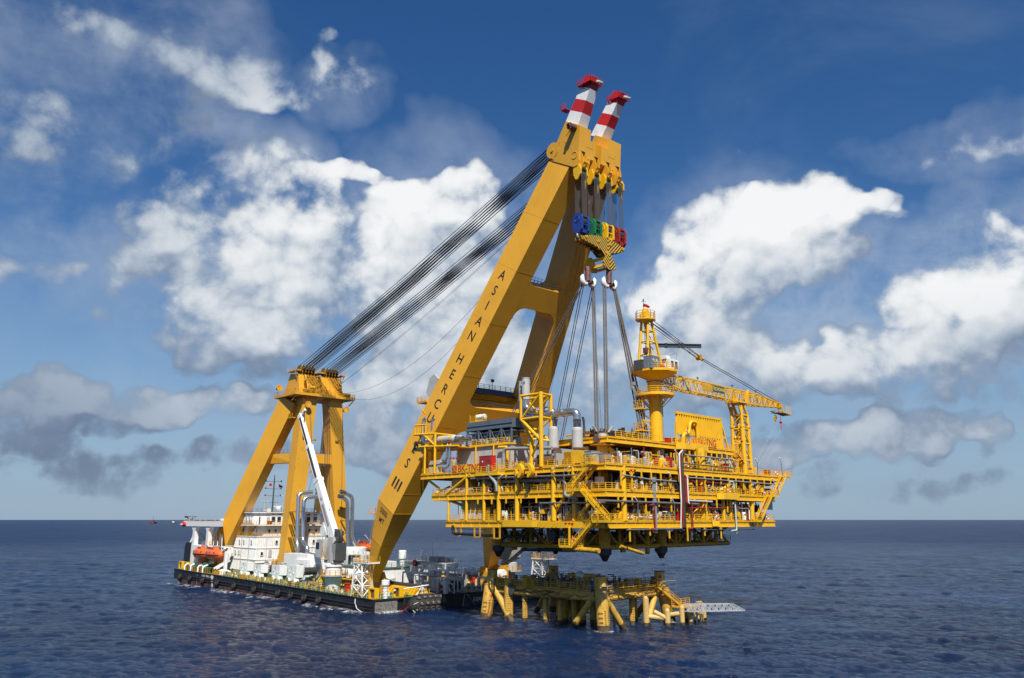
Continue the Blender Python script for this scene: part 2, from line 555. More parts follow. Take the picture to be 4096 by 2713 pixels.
def lettering(mb, body, c, u, v, size, bold=0.0, align='CENTER', xs=1.0):
    """flat letters: u is the reading direction, v is up, c the centre, all in the builder's frame"""
    vs, fs = text_mesh(body, size, bold, align, xs=xs)
    c, u, v = np.array(c, float), unit(u), unit(v)
    return mb.add([c + x * u + y * v for x, y, z in vs], fs)


def letters(par, fr, body, c, u, v, size, mt, bold=0.0, xs=1.0):
    """the same flat lettering, but every character is a part of its own"""
    vs, fs = text_mesh(body, size, bold, 'CENTER', xs=xs)
    up = list(range(len(vs)))

    def find(i):
        while up[i] != i:
            up[i] = up[up[i]]
            i = up[i]
        return i
    for f in fs:
        for i in f[1:]:
            up[find(i)] = find(f[0])
    groups = {}
    for f in fs:
        groups.setdefault(find(f[0]), []).append(f)
    c, u, v = np.array(c, float), unit(u), unit(v)
    for g in groups.values():
        ids = sorted({i for f in g for i in f})
        k = {i: n for n, i in enumerate(ids)}
        m = MB(fr)
        m.add([c + vs[i][0] * u + vs[i][1] * v for i in ids], [tuple(k[i] for i in f) for f in g])
        part('letter', m, mt, par)


# ------------------------------------------------------------------ materials
_mats = {}


def mat(name, c, rough=0.5, metal=0.0, var=0.12, scale=0.6, dirt=None, dirt_amt=0.0, bump=0.0, bscale=8.0, coat=0.0, spec=0.5, streak=None):
    """painted or bare surface: base colour with uneven tone, wear patches and vertical run-off streaks"""
    if name in _mats:
        return _mats[name]
    m = bpy.data.materials.new(name)
    m.use_nodes = True
    t = NT(m.node_tree)
    b = t.n['Principled BSDF']
    tc = t.n.new('ShaderNodeNewGeometry')
    pos = tc.outputs['Position']
    n1 = t.noise(pos, scale, 5.0, 0.6)
    dark = tuple(x * (1 - var * 2.2) for x in c[:3])
    lite = tuple(min(1, x * (1 + var)) for x in c[:3])
    cc = t.ramp(n1, [(0.28, dark), (0.5, c), (0.75, lite)])
    if dirt_amt > 0:
        n2 = t.noise(pos, scale * 3.1, 6.0, 0.65)
        cc = t.mix(t.smooth(n2, 0.62 - dirt_amt * 0.25, 0.78 - dirt_amt * 0.1), cc, dirt or (0.10, 0.045, 0.02))
    if streak:
        mp = t.n.new('ShaderNodeMapping')
        mp.inputs['Scale'].default_value = (1.5, 1.5, 0.09)
        t.put(mp.inputs['Vector'], pos)
        n3 = t.noise(mp.outputs[0], 1.6, 5.0, 0.65)
        cc = t.mix(t.math('MULTIPLY', t.smooth(n3, 0.54, 0.74), streak[1]), cc, streak[0])
    t.put(b.inputs['Base Color'], cc)
    b.inputs['Roughness'].default_value = rough
    b.inputs['Metallic'].default_value = metal
    b.inputs['Specular IOR Level'].default_value = spec
    if coat:
        b.inputs['Coat Weight'].default_value = coat
    if bump:
        bp = t.n.new('ShaderNodeBump')
        bp.inputs['Strength'].default_value = bump
        bp.inputs['Distance'].default_value = 0.05
        t.put(bp.inputs['Height'], t.noise(pos, bscale, 4.0, 0.6))
        t.put(b.inputs['Normal'], bp.outputs[0])
    _mats[name] = m
    return m


YEL = mat('crane_yellow', (0.70, 0.35, 0.026), 0.42, var=0.06, scale=0.10, streak=((0.34, 0.15, 0.02), 0.22))
YEL2 = mat('platform_yellow', (0.80, 0.45, 0.010), 0.40, var=0.06, scale=0.4, streak=((0.40, 0.20, 0.02), 0.15))
YELD = mat('platform_yellow_worn', (0.62, 0.33, 0.012), 0.55, var=0.15, scale=0.8, dirt=(0.16, 0.08, 0.03), dirt_amt=0.5)
YELJ = mat('jacket_yellow', (0.64, 0.37, 0.055), 0.60, var=0.12, scale=0.35, dirt=(0.22, 0.10, 0.035), dirt_amt=0.35, streak=((0.24, 0.09, 0.03), 0.45))
WHT = mat('white_paint', (0.80, 0.80, 0.77), 0.45, var=0.05, scale=0.8, dirt=(0.35, 0.28, 0.2), dirt_amt=0.12, streak=((0.42, 0.36, 0.28), 0.35))
LGR = mat('light_grey_paint', (0.46, 0.46, 0.44), 0.5, var=0.06, dirt=(0.30, 0.27, 0.22), dirt_amt=0.15, streak=((0.30, 0.27, 0.23), 0.35))
GRY = mat('grey_paint', (0.28, 0.29, 0.28), 0.5, var=0.08, streak=((0.16, 0.14, 0.12), 0.3))
BGR = mat('blue_grey_paint', (0.105, 0.135, 0.165), 0.5, var=0.1)
DGR = mat('dark_grey', (0.06, 0.062, 0.065), 0.55, var=0.15)
BLK = mat('black_paint', (0.012, 0.013, 0.016), 0.5, var=0.3, scale=0.5, dirt=(0.04, 0.035, 0.03), dirt_amt=0.3, streak=((0.06, 0.045, 0.035), 0.5))
RUB = mat('black_rubber', (0.014, 0.014, 0.014), 0.75, var=0.3, scale=2.0, dirt=(0.06, 0.055, 0.05), dirt_amt=0.4)
TYR = mat('tyre_rubber', (0.055, 0.048, 0.042), 0.8, var=0.3, scale=3.0)
BOOT = mat('antifouling_red', (0.10, 0.035, 0.028), 0.7, var=0.25, scale=0.4, dirt=(0.05, 0.04, 0.03), dirt_amt=0.5)
RED = mat('red_paint', (0.52, 0.022, 0.018), 0.4, var=0.06)
DRED = mat('dull_red_paint', (0.30, 0.025, 0.02), 0.5, var=0.15)
ORG = mat('lifeboat_orange', (0.72, 0.13, 0.03), 0.42, var=0.05)
SIL = mat('stainless_cladding', (0.55, 0.56, 0.57), 0.28, metal=0.9, var=0.12, scale=2.5)
STL = mat('galvanised_steel', (0.36, 0.37, 0.38), 0.4, metal=0.7, var=0.12, scale=2.0)
WIRE = mat('wire_rope', (0.060, 0.058, 0.060), 0.5, metal=0.3, var=0.2, scale=6.0)
WIREL = mat('bright_wire_rope', (0.20, 0.20, 0.21), 0.4, metal=0.5, var=0.2, scale=6.0)
SLNG = mat('sling_rope', (0.10, 0.085, 0.07), 0.7, var=0.35, scale=5.0)
RUST = mat('rusty_steel', (0.13, 0.06, 0.035), 0.8, var=0.3, scale=2.5, dirt=(0.22, 0.13, 0.08), dirt_amt=0.5)
BRN = mat('brown_shackle', (0.15, 0.055, 0.04), 0.55, var=0.25, scale=2.0)
GRN = mat('deck_green', (0.035, 0.14, 0.075), 0.6, var=0.2, scale=1.2, dirt=(0.16, 0.12, 0.08), dirt_amt=0.4)
DECK = mat('dark_deck_plate', (0.075, 0.072, 0.070), 0.7, var=0.3, scale=0.6, dirt=(0.13, 0.10, 0.08), dirt_amt=0.5)
GLS = mat('window_glass', (0.02, 0.03, 0.035), 0.06, var=0.1, spec=0.8)
BLU = mat('blue_paint', (0.018, 0.045, 0.24), 0.42, var=0.08)
GREEN = mat('green_paint', (0.012, 0.17, 0.065), 0.42, var=0.08)
TIMB = mat('weathered_timber', (0.20, 0.185, 0.165), 0.85, var=0.3, scale=2.0, streak=((0.09, 0.06, 0.05), 0.6))
LETT = mat('black_lettering', (0.02, 0.016, 0.012), 0.5, var=0.1)
LETW = mat('white_lettering', (0.66, 0.66, 0.64), 0.5, var=0.05)
LETR = mat('red_lettering', (0.50, 0.02, 0.018), 0.45, var=0.05)
CONC = mat('pale_crate', (0.40, 0.36, 0.31), 0.8, var=0.15)

# ------------------------------------------------------------------ sea
def build_sea():
    rng = np.random.RandomState(3)
    az = np.concatenate([np.linspace(-180, -42, 60, endpoint=False), np.linspace(-42, 42, 640, endpoint=False), np.linspace(42, 180, 61)])
    rad = [22.0]
    while rad[-1] < 60000:
        r = rad[-1]
        rad.append(r + max(0.30, r * (0.0042 if r < 900 else 0.02 if r < 4000 else 0.25)))
    rad = np.array(rad)
    A, Rr = np.meshgrid(np.radians(az), rad)
    X, Y = Rr * np.sin(A), Rr * np.cos(A)
    cell = Rr * np.radians(84 / 640.0)
    Z = np.zeros_like(X)
    DX = np.zeros_like(X)
    DY = np.zeros_like(X)
    n = 84
    near = Rr < 1000
    for i in range(n):
        lam = 0.8 * (30 / 0.8) ** ((i + rng.rand()) / n)
        k = 2 * np.pi / lam
        th = np.radians(205 + rng.normal() * 42)
        a = 0.030 / k * (0.6 + 0.8 * rng.rand()) * (1.0 if lam < 4 else (4 / lam) ** 0.60)
        fade = np.clip((lam / cell - 2.2) / 2.5, 0, 1)
        ph = k * (X * np.sin(th) + Y * np.cos(th)) + rng.rand() * 6.283
        Z += np.where(near, a * fade * np.sin(ph), 0)
        c = np.where(near, 0.7 * a * fade * np.cos(ph), 0)
        DX += c * np.sin(th)
        DY += c * np.cos(th)
    Z *= np.clip((950 - Rr) / 600, 0, 1)
    X, Y = X + DX, Y + DY
    nr, na = X.shape
    v = np.stack([X.ravel(), Y.ravel(), Z.ravel()], 1)
    idx = np.arange(nr * na).reshape(nr, na)
    q = np.stack([idx[:-1, :-1], idx[:-1, 1:], idx[1:, 1:], idx[1:, :-1]], -1).reshape(-1, 4)[:, ::-1]
    # close the disc under the viewpoint
    v = np.vstack([v, [[0, 0, 0]]])
    tri = [[len(v) - 1, i + 1, i] for i in range(na - 1)]
    me = bpy.data.meshes.new('sea')
    nv, nq = len(v), len(q)
    me.vertices.add(nv)
    me.vertices.foreach_set('co', v.ravel())
    loops = np.concatenate([q.ravel(), np.array(tri).ravel()])
    me.loops.add(len(loops))
    me.loops.foreach_set('vertex_index', loops)
    starts = np.concatenate([np.arange(nq) * 4, nq * 4 + np.arange(len(tri)) * 3])
    tot = np.concatenate([np.full(nq, 4), np.full(len(tri), 3)])
    me.polygons.add(len(starts))
    me.polygons.foreach_set('loop_start', starts)
    me.polygons.foreach_set('loop_total', tot)
    me.polygons.foreach_set('use_smooth', np.ones(len(starts), bool))
    me.update(calc_edges=True)
    m = bpy.data.materials.new('sea_water')
    m.use_nodes = True
    t = NT(m.node_tree)
    b = t.n['Principled BSDF']
    g = t.n.new('ShaderNodeNewGeometry').outputs['Position']
    b.inputs['IOR'].default_value = 1.333
    b.inputs['Specular IOR Level'].default_value = 0.5
    b.inputs['Roughness'].default_value = 0.10
    patch = t.noise(g, 0.012, 4.0, 0.55)
    t.put(b.inputs['Base Color'], t.ramp(patch, [(0.3, (0.003, 0.014, 0.050)), (0.7, (0.004, 0.022, 0.076))]))
    mp = t.n.new('ShaderNodeMapping')
    mp.inputs['Rotation'].default_value = (0, 0, R(25))
    mp.inputs['Scale'].default_value = (1.0, 2.0, 1.0)
    t.put(mp.inputs['Vector'], g)
    h1 = t.noise(mp.outputs[0], 0.9, 7.0, 0.66, 0.5)
    h2 = t.noise(mp.outputs[0], 0.16, 4.0, 0.55, 0.2)
    hh = t.math('MULTIPLY_ADD', h2, 1.3, h1)
    hh = t.math('MULTIPLY_ADD', t.noise(mp.outputs[0], 3.2, 4.0, 0.6), 0.22, hh)
    gust = t.smooth(t.noise(g, 0.018, 3.0, 0.55, 0.4), 0.32, 0.68, 0.5, 1.2)
    # the unresolved chop of the open sea far out: facets lean to the viewer, so it mirrors less of the low sky
    dist = t.vmath('LENGTH', g)
    far = t.smooth(dist, 120.0, 900.0)
    bp = t.n.new('ShaderNodeBump')
    t.put(bp.inputs['Strength'], gust)
    bp.inputs['Distance'].default_value = 1.0
    t.put(bp.inputs['Height'], hh)
    t.put(b.inputs['Normal'], bp.outputs[0])
    t.put(b.inputs['Roughness'], t.math('MULTIPLY_ADD', far, 0.22, 0.08))
    t.put(b.inputs['Specular IOR Level'], t.math('MULTIPLY_ADD', far, -0.34, 0.42))
    me.materials.append(m)
    o = bpy.data.objects.new('sea', me)
    col.objects.link(o)
    tag(o, kind='structure')


build_sea()

FOAM = bpy.data.materials.new('sea_foam')
FOAM.use_nodes = True
_t = NT(FOAM.node_tree)
_b = _t.n['Principled BSDF']
_g = _t.n.new('ShaderNodeNewGeometry').outputs['Position']
_b.inputs['Base Color'].default_value = (0.62, 0.66, 0.68, 1)
_b.inputs['Roughness'].default_value = 0.7
_n = _t.math('MULTIPLY', _t.smooth(_t.noise(_g, 0.35, 5.0, 0.7, 0.6), 0.44, 0.62), _t.smooth(_t.noise(_g, 2.2, 5.0, 0.7), 0.36, 0.62))
_t.put(_b.inputs['Alpha'], _t.math('MULTIPLY', _n, 0.8))


def foam_ring(fr, pts, w0, w1, z):
    """ragged strip of broken water along a waterline"""
    mb = MB(fr)
    for (p, q) in zip(pts, pts[1:]):
        p, q = np.array(p, float), np.array(q, float)
        d = unit(q - p)
        nrm = np.array([d[1], -d[0]])
        n = max(2, int(np.linalg.norm(q - p) / 1.2))
        k = len(mb.v)
        vs, fs = [], []
        for i in range(n + 1):
            c = p + (q - p) * i / n
            w = w1 * (0.5 + random.random())
            vs += [(*(c - nrm * w0), z + .05), (*(c + nrm * w * .5), z + .18 + random.random() * .12), (*(c + nrm * w), z - .1)]
        for i in range(n):
            for j in range(2):
                fs.append((i * 3 + j, i * 3 + j + 1, i * 3 + j + 4, i * 3 + j + 3))
        mb.add(vs, fs, True)
    return mb


# ------------------------------------------------------------------ crane barge
dz = lambda a: 2.6 + .0125 * a


def build_hull():
    root = thing('crane_barge', 'long black hulled barge with green deck carrying the yellow shear legs crane', 'barge', S((0, 26, 0)))
    L = 110.0
    st = [0, 2, 12, 25, 40, 55, 70, 85, 98, 106, L]
    mb = MB(S)
    # port and starboard sides, raked stern
    zb = lambda a: -3.0 if a < 96 else -3.0 + (a - 96) ** 1.35 * 0.17
    zl = lambda a: 0.15 + 0.0105 * a          # top of the red bottom paint
    for t in (0.0, 52.0):
        for a0, a1 in zip(st, st[1:]):
            mb.mi = 0
            mb.add([(a0, t, zl(a0)), (a1, t, zl(a1)), (a1, t, dz(a1)), (a0, t, dz(a0))], [(0, 1, 2, 3)])
            mb.mi = 1
            mb.add([(a0, t, min(zl(a0), zb(a0))), (a1, t, min(zl(a1), zb(a1))), (a1, t, zl(a1)), (a0, t, zl(a0))], [(0, 1, 2, 3)])
    mb.mi = 0
    mb.add([(0, 0, -3), (0, 52, -3), (0, 52, dz(0)), (0, 0, dz(0))], [(0, 1, 2, 3)])
    mb.add([(L, 0, zb(L)), (L, 52, zb(L)), (L, 52, dz(L)), (L, 0, dz(L))], [(0, 1, 2, 3)])
    for a0, a1 in zip(st, st[1:]):
        mb.mi = 1
        mb.add([(a0, 0, zb(a0)), (a1, 0, zb(a1)), (a1, 52, zb(a1)), (a0, 52, zb(a0))], [(0, 1, 2, 3)])
    part('hull', mb, [BLK, BOOT], root)
    d = MB(S)
    for a0, a1 in zip(st, st[1:]):
        d.mi = 0
        d.hexa([(a0, .02, dz(a0) - .3), (a1, .02, dz(a1) - .3), (a1, 13.0, dz(a1) - .3), (a0, 13.0, dz(a0) - .3), (a0, .02, dz(a0) + .004), (a1, .02, dz(a1) + .004), (a1, 13, dz(a1) + .004), (a0, 13, dz(a0) + .004)])
        d.mi = 1
        d.hexa([(a0, 13.0, dz(a0) - .3), (a1, 13.0, dz(a1) - .3), (a1, 51.98, dz(a1) - .3), (a0, 51.98, dz(a0) - .3), (a0, 13, dz(a0)), (a1, 13, dz(a1)), (a1, 51.98, dz(a1)), (a0, 51.98, dz(a0))])
    part('deck', d, [GRN, DECK], root)
    # rubbing strakes along the port side and bow
    r = MB(S)
    for f, rad in ((0.98, .13), (0.45, .20), (0.20, .16)):
        for a0, a1 in zip(st[:-1], st[1:]):
            z0, z1 = zl(a0) + (dz(a0) - zl(a0)) * f, zl(a1) + (dz(a1) - zl(a1)) * f
            if f < .5 and a1 > 104:
                continue
            r.tube((a0, -.08, z0), (a1, -.08, z1), rad, n=6)
    r.tube((-.08, 14, 2.42), (-.08, 52, 2.42), .13, n=6)
    for a in range(3, 104, 5):
        r.bar((a, -.06, zl(a) - .9), (a, -.06, dz(a) - .1), .12, .12)
    part('rubbing_strake', r, BLK, root)
    # D fenders hung from chains along the port side
    for a in (104, 96.5, 87, 77, 66, 54, 41, 28, 21.5, 34.5):
        f = MB(S)
        z = zl(a) + .55
        f.sweep([(a - .5, -.25, z + .8), (a - .7, -.45, z + .2), (a - .45, -.5, z - .4), (a + .1, -.5, z - .55), (a + .6, -.45, z - .1), (a + .7, -.35, z + .5)], [.3, .42, .48, .48, .42, .3], 7)
        f.bar((a - .5, -.2, z + .7), (a - 1.0, -.1, z + 1.5), .08).bar((a + .7, -.2, z + .4), (a + 1.2, -.1, z + 1.4), .08)
        part('rubber_fender', f, RUB, root)
    # vertical timber facing on the bow corner
    k = 13
    for i in range(k):
        t0 = .35 + i * (5.35 / k)
        w = MB(S)
        w.box(-.22 - random.random() * .05, t0, -1.2, -.02, t0 + 5.35 / k - .05, 2.15 + random.random() * .06)
        part('timber_plank', w, TIMB, root)
    c = MB(S)
    c.box(-.32, .1, 2.18, -.02, 6.0, 2.5).box(-.15, -.12, -1, .5, .28, 2.5)
    part('corner_plate', c, BLK, root)
    # lettering
    letters(root, S, 'ASIAN HERCULES III', (-.02, 30.6, 1.02), (0, 1, 0), (0, 0, 1), 1.35, LETW, .012, .78)
    letters(root, S, 'SINGAPORE', (-.02, 30.7, -.22), (0, 1, 0), (0, 0, 1), .95, LETW, .01, .85)
    letters(root, S, 'ASIAN HERCULES III', (84.5, -.02, 3.02), (-1, 0, -.012), (0, 0, 1), .95, LETW, .03)
    l = MB(S)
    for a in (50.0, 92.0):
        for i in range(9):
            l.box(a - .12, -.03, zl(a) - .7 + i * .32, a + .12, -.02, zl(a) - .58 + i * .32)
    l.box(-.03, 1.4 - 1.2, .2, -.02, 1.42 - 1.2, .8)
    part('draught_marks', l, LETW, root, kind='stuff')
    return root


barge = build_hull()
fo = foam_ring(S, [(0.5, 0), (20, 0), (45, 0), (70, 0), (92, 0), (106, 0)], .25, 3.0, 0)
fo2 = foam_ring(S, [(0, 24), (0, 0)], .2, 1.5, 0)
fo.v += []
solo('foam', fo, FOAM, kind='structure')
solo('foam', fo2, FOAM, kind='structure')


# ------------------------------------------------------------------ shear legs
_d = np.array([-.493, .870])
_d /= np.linalg.norm(_d)
_n = np.array([-_d[1], _d[0]])
BO = Fr(S((13, 0, 6)), _d[0] * S.ex + _d[1] * S.ez, S.ey, _n[0] * S.ex + _n[1] * S.ez)   # along boom, starboard, forward-under


def leg_sections(mb, sec):
    """sec rows: u, t0, t1, c0, c1"""
    P = []
    for (u, t0, t1, c0, c1) in sec:
        P.append([(u, t0, c0), (u, t1, c0), (u, t1, c1), (u, t0, c1)])
    for p, q in zip(P, P[1:]):
        mb.add(p + q, [(i, (i + 1) % 4, 4 + (i + 1) % 4, 4 + i) for i in range(4)])
    mb.add(P[0], [(3, 2, 1, 0)])
    mb.add(P[-1], [(0, 1, 2, 3)])


def fillet(mb, u, t, su, st, r, c0, c1, k=7):
    """fills the inside corner at (u,t) between a leg and a cross beam, opening towards (su,st)"""
    pts = [(u, t)] + [(u + su * r * (1 - math.sin(i / k * math.pi / 2)), t + st * r * (1 - math.cos(i / k * math.pi / 2))) for i in range(k + 1)]
    mb.prism(pts, (0, 0, c0), (1, 0, 0), (0, 1, 0), (0, 0, c1 - c0))


pin = lambda u: 7.0 + .1735 * u
pout = lambda u: 2.1 + .1735 * u
sin_ = lambda u: 36.2 - .09 * u
sout = lambda u: 41.0 - .095 * u


def build_boom():
    root = thing('shear_legs', 'tall yellow twin legged jib with black lettering leaning over the bow', 'crane', S((13, 26, dz(13))))
    m = MB(BO)
    leg_sections(m, [(-.9, 7.0, 9.4, -.8, .8), (1, 6.9, 9.4, -.9, .9), (9, 5.75, 9.3, -2.1, 2.1), (17.4, 5.12, 10.0, -3.4, 3.4), (60, pout(60), pin(60), -3.4, 3.4), (98.3, pout(98.3), pin(98.3), -3.4, 3.4)])
    m.lathe([(0, 0), (1.1, 0), (1.1, 1.6), (0, 1.6)], (17.6, 6.2, -3.4), 14, ax=((1, 0, 0), (0, 0, 1), (0, 1, 0)))
    part('leg', m, YEL, root, 'left leg with the black lettering')
    m = MB(BO)
    leg_sections(m, [(-.9, 40.6, 43.2, -.8, .8), (1, 40.4, 43.2, -.9, .9), (10, 36.8, 40.4, -2.1, 2.1), (17.4, 34.65, 39.4, -3.4, 3.4), (60, sin_(60), sout(60), -3.4, 3.4), (98.3, sin_(98.3), sout(98.3), -3.4, 3.4)])
    part('leg', m, YEL, root, 'right leg without lettering')
    for (u0, u1, r) in ((66.8, 71.9, 2.6), (37.6, 43.2, 3.6)):
        m = MB(BO)
        e = .35
        m.hexa([(u0, pin(u0) - e, -3.385), (u1, pin(u1) - e, -3.385), (u1, sin_(u1) + e, -3.385), (u0, sin_(u0) + e, -3.385),
                (u0, pin(u0) - e, 3.385), (u1, pin(u1) - e, 3.385), (u1, sin_(u1) + e, 3.385), (u0, sin_(u0) + e, 3.385)])
        for (u, su) in ((u0, -1), (u1, 1)):
            rr = r if su < 0 else r * .8
            fillet(m, u + -su * .02, pin(u) - e, su, 1, rr + e, -3.38, 3.38)
            fillet(m, u + -su * .02, sin_(u) + e, su, -1, rr + e, -3.38, 3.38)
        part('cross_beam', m, YEL, root)
    # walkways over the cross beams
    for u, c in ((71.95, 2.9), (43.3, 2.6)):
        t0, t1 = pin(u) + .6, sin_(u) - .6
        for (ca) in (c, -c):
            m = MB(BO)
            for k in (.5, 1.1):
                m.bar((u + k, t0, ca), (u + k, t1, ca), .07)
            n = 9
            for i in range(n + 1):
                t = t0 + (t1 - t0) * i / n
                m.bar((u, t, ca), (u + 1.1, t, ca), .07)
            part('guard_rail', m, STL, root)
    # dark service gallery behind the lower cross beam, with two flood lights
    m = MB(BO)
    u = 45.0
    m.box(43.3, pin(u) - .2, -4.9, u - .2, sin_(u) + .4, -2.2)
    part('service_gallery', m, YELD, root)
    m = MB(BO)
    m.box(u - .2, pin(u) - .6, -5.4, u, sin_(u) + 1.2, -1.6)
    g = Fr(BO((u, 0, -3.6)), S.ey, S.ex, S.ez)
    m.fr = g
    m.rail([(pin(u) - .4, -1.2, .1), (sin_(u) + 1.8, -1.2, .1)])
    m.rail([(pin(u) - .4, -1.2, .1), (sin_(u) + 1.8, -1.2, .1)], h=1.2)
    for t in (20.2, 25.0):
        m.bar((t, -1.2, 0), (t, -1.2, 2.0), .1)
        m.cbox((t, -1.3, 2.3), (.7, .4, .6))
    part('gallery_walkway', m, DGR, root)
    # stacked letters down the port face
    nrm = unit((.1735, -1, 0))        # outward normal of the port face in boom coordinates
    ud = unit((1, .1735, 0))
    for ch, u in (('A', 71.9), ('S', 68.35), ('I', 64.85), ('A', 61.15), ('N', 57.67), ('H', 52.3), ('E', 48.7), ('R', 45.2), ('C', 41.7), ('U', 38.35), ('L', 34.75), ('E', 31.1), ('S', 27.6), ('III', 22.6)):
        letters(root, BO, ch, np.array((u, pout(u), -.05)) + nrm * .02, (0, 0, 1), ud, 3.0 if ch != 'III' else 3.3, LETT, .045, .95 if ch != 'III' else 1.5)
    k = (5.75 - 5.12) / 8.4
    nr2 = unit((-k, -1, 0))
    for s_, u, sz in (('5000', 15.75, 1.75), ('MT', 13.75, 1.75)):
        letters(root, BO, s_, np.array((u, 5.12 + (17.4 - u) * k, -.15)) + nr2 * .03, (0, 0, 1), unit((1, -k, 0)), sz, LETT, .02, .88)
    # thin weld seams that catch the light on the lower leg
    m = MB(BO)
    for u in (8.9, 13.0, 17.4):
        f = max(0, (17.4 - u)) * k
        cc = 3.4 if u >= 17.4 else 2.1 + (u - 9) / 8.4 * 1.3 if u > 9 else 2.1
        m.bar((u, 5.12 + f, -cc - .03), (u, 5.12 + f, cc + .03), .07)
        m.bar((u, 5.1 + f, cc + .01), (u, 10.0 - f * .9, cc + .01), .07)
    for u in (22, 30, 38.0, 50.0, 62.0, 74, 86):
        m.bar((u, pout(u) - .005, -3.4), (u, pout(u) - .005, 3.4), .04)
        m.bar((u, pout(u), 3.4), (u, pin(u), 3.4), .04)
        m.bar((u, sin_(u), 3.4), (u, sout(u), 3.4), .04)
    part('weld_seam', m, YEL, root)
    # inspection platform and lifting plate on the back of the port leg
    m = MB(BO)
    m.fr = Fr(BO((41.0, pout(41) + 1.0, -3.4)), S.ex, S.ey, S.ez)
    m.box(0, -1.4, -.25, 3.4, 1.6, 0)
    m.bar((0, -1.4, -3.0), (3.2, -1.4, -.2), .16).bar((0, 1.4, -3.0), (3.2, 1.4, -.2), .16)
    m.rail([(0, -1.4, 0), (3.4, -1.4, 0), (3.4, 1.6, 0)])
    part('inspection_platform', m, YEL, root)
    m = MB(BO)
    m.prism([(-1.0, 0), (3.9, 0), (4.3, -2.0), (2.8, -3.0), (-.4, -2.6), (-1.0, -1.4)], (42.4, pout(42) + .6, -3.4), (1, 0, 0), (0, 0, 1), (0, .5, 0))
    part('backing_plate', m, LGR, root)
    m = MB(BO)
    m.ladder((1.5, 6.3, -1.2), (14, 5.6, -3.1), (0, .7, 0))
    m.fr = Fr(BO((14.0, 5.6, -3.2)), S.ex, S.ey, S.ez)
    m.box(-.2, -.8, -.1, 1.6, .8, 0).rail([(1.6, -.8, 0), (1.6, .8, 0), (-.2, .8, 0)])
    part('ladder', m, YELD, root)
    # pivot brackets at the feet
    for tc in (8.2, 41.9):
        m = MB(BO)
        m.fr = Fr(S((13, tc, dz(13))), S.ex, S.ey, S.ez)
        for s_ in (-1, 1):
            m.prism([(-3.4, 0), (3.0, 0), (.9, 4.3), (-.9, 4.3)], (0, s_ * 1.9 - .35, 0), (1, 0, 0), (0, 0, 1), (0, .7, 0))
        m.tube((0, -2.6, 3.4), (0, 2.6, 3.4), .62, n=12)
        part('pivot_bracket', m, YEL, root)

    # ---- head
    m = MB(BO)
    prof = [(97.9, -2.2), (99.2, -3.0), (104.0, -2.6), (106.5, -2.3), (106.35, 2.3), (101.2, 4.7), (99.6, 5.5), (98.5, 5.7), (97.9, 4.9)]
    for (t0, t1) in ((18.9, 22.3), (28.0, 31.9)):
        m.prism(prof, (0, t0, 0), (1, 0, 0), (0, 0, 1), (0, t1 - t0, 0))
    low = [(97.9, -2.2), (99.2, -3.0), (104.2, -2.6), (104.2, 3.3), (101.2, 4.68), (100.6, 5.0), (99.2, 4.2), (97.9, 3.2)]
    m.prism(low, (0, 22.31, 0), (1, 0, 0), (0, 0, 1), (0, 1.6, 0))
    m.prism(low, (0, 25.7, 0), (1, 0, 0), (0, 0, 1), (0, 2.29, 0))
    rec = [(97.9, -2.2), (99.2, -3.0), (104.0, -2.6), (104.0, .6), (98.6, 2.2), (97.9, 2.0)]
    m.prism(rec, (0, 23.92, 0), (1, 0, 0), (0, 0, 1), (0, 1.77, 0))
    part('head', m, YEL, root)
    m = MB(BO)
    for t in (18.86,):
        m.torus((100.2, t, 3.9), .75, .06, ((1, 0, 0), (0, 0, 1)), 18, 4)
        m.torus((103.6, t, .9), 1.5, .06, ((-1, 0, 0), (0, 0, -1)), 20, 4, .5)
        m.bar((103.6, t, -.6), (105.6, t, .1), .06).bar((103.6, t, 2.4), (105.9, t, 2.2), .06)
    part('head_seam', m, YEL, root)
    m = MB(BO)
    m.tube((105.5, 18.95, 1.1), (105.5, 17.3, 1.1), .75, n=16)
    m.lathe([(.42, 0), (.42, -.4)], (105.5, 17.28, 1.1), 12, ax=((1, 0, 0), (0, 0, 1), (0, 1, 0)))
    part('trunnion_pin', m, RUST, root)
    # rear sheave nests that carry the luffing wires
    for t in (20.4, 29.6):
        m = MB(BO)
        for q in (-1.5, 1.5):
            m.lathe([(0, 0), (1.75, 0), (1.75, .22), (0, .22)], (100.0, t + q - .11, -3.2), 20, ax=((1, 0, 0), (0, 0, 1), (0, 1, 0)))
            m.prism([(98.6, -3.2), (101.5, -3.2), (102.2, -1.8), (98.2, -1.8)], (0, t + q - .1, 0), (1, 0, 0), (0, 0, 1), (0, .2, 0))
        m.tube((100, t - 1.8, -3.2), (100, t + 1.8, -3.2), .35, n=10)
        part('luffing_sheave', m, YEL, root)
    # hatch seams, jaws and horn-shaped rope guards over the four upper blocks
    for i, t in enumerate((20.3, 24.2, 27.9, 31.0)):
        m = MB(BO)
        tt = t - .3
        for q in (-.55, .55):
            m.prism([(101.6, 4.2), (100.9, 5.6), (99.4, 6.6), (97.8, 6.8), (97.0, 5.6), (97.6, 4.0), (99.6, 3.2)], (0, tt + q - .06, 0), (1, 0, 0), (0, 0, 1), (0, .12, 0))
        m.box(98.0, tt - .5, 5.9, 99.6, tt + .5, 6.7)
        m.lathe([(0, 0), (.35, 0), (.35, .3), (0, .3)], (98.6, tt, 6.65), 10, ax=((1, 0, 0), (0, 1, 0), (0, 0, 1)))
        part('block_guard', m, YEL, root)
        m = MB(BO)
        m.box(99.7, tt - .48, 4.3, 101.5, tt + .48, 5.0)
        part('guard_slot', m, DGR, root)
    m = MB(BO)
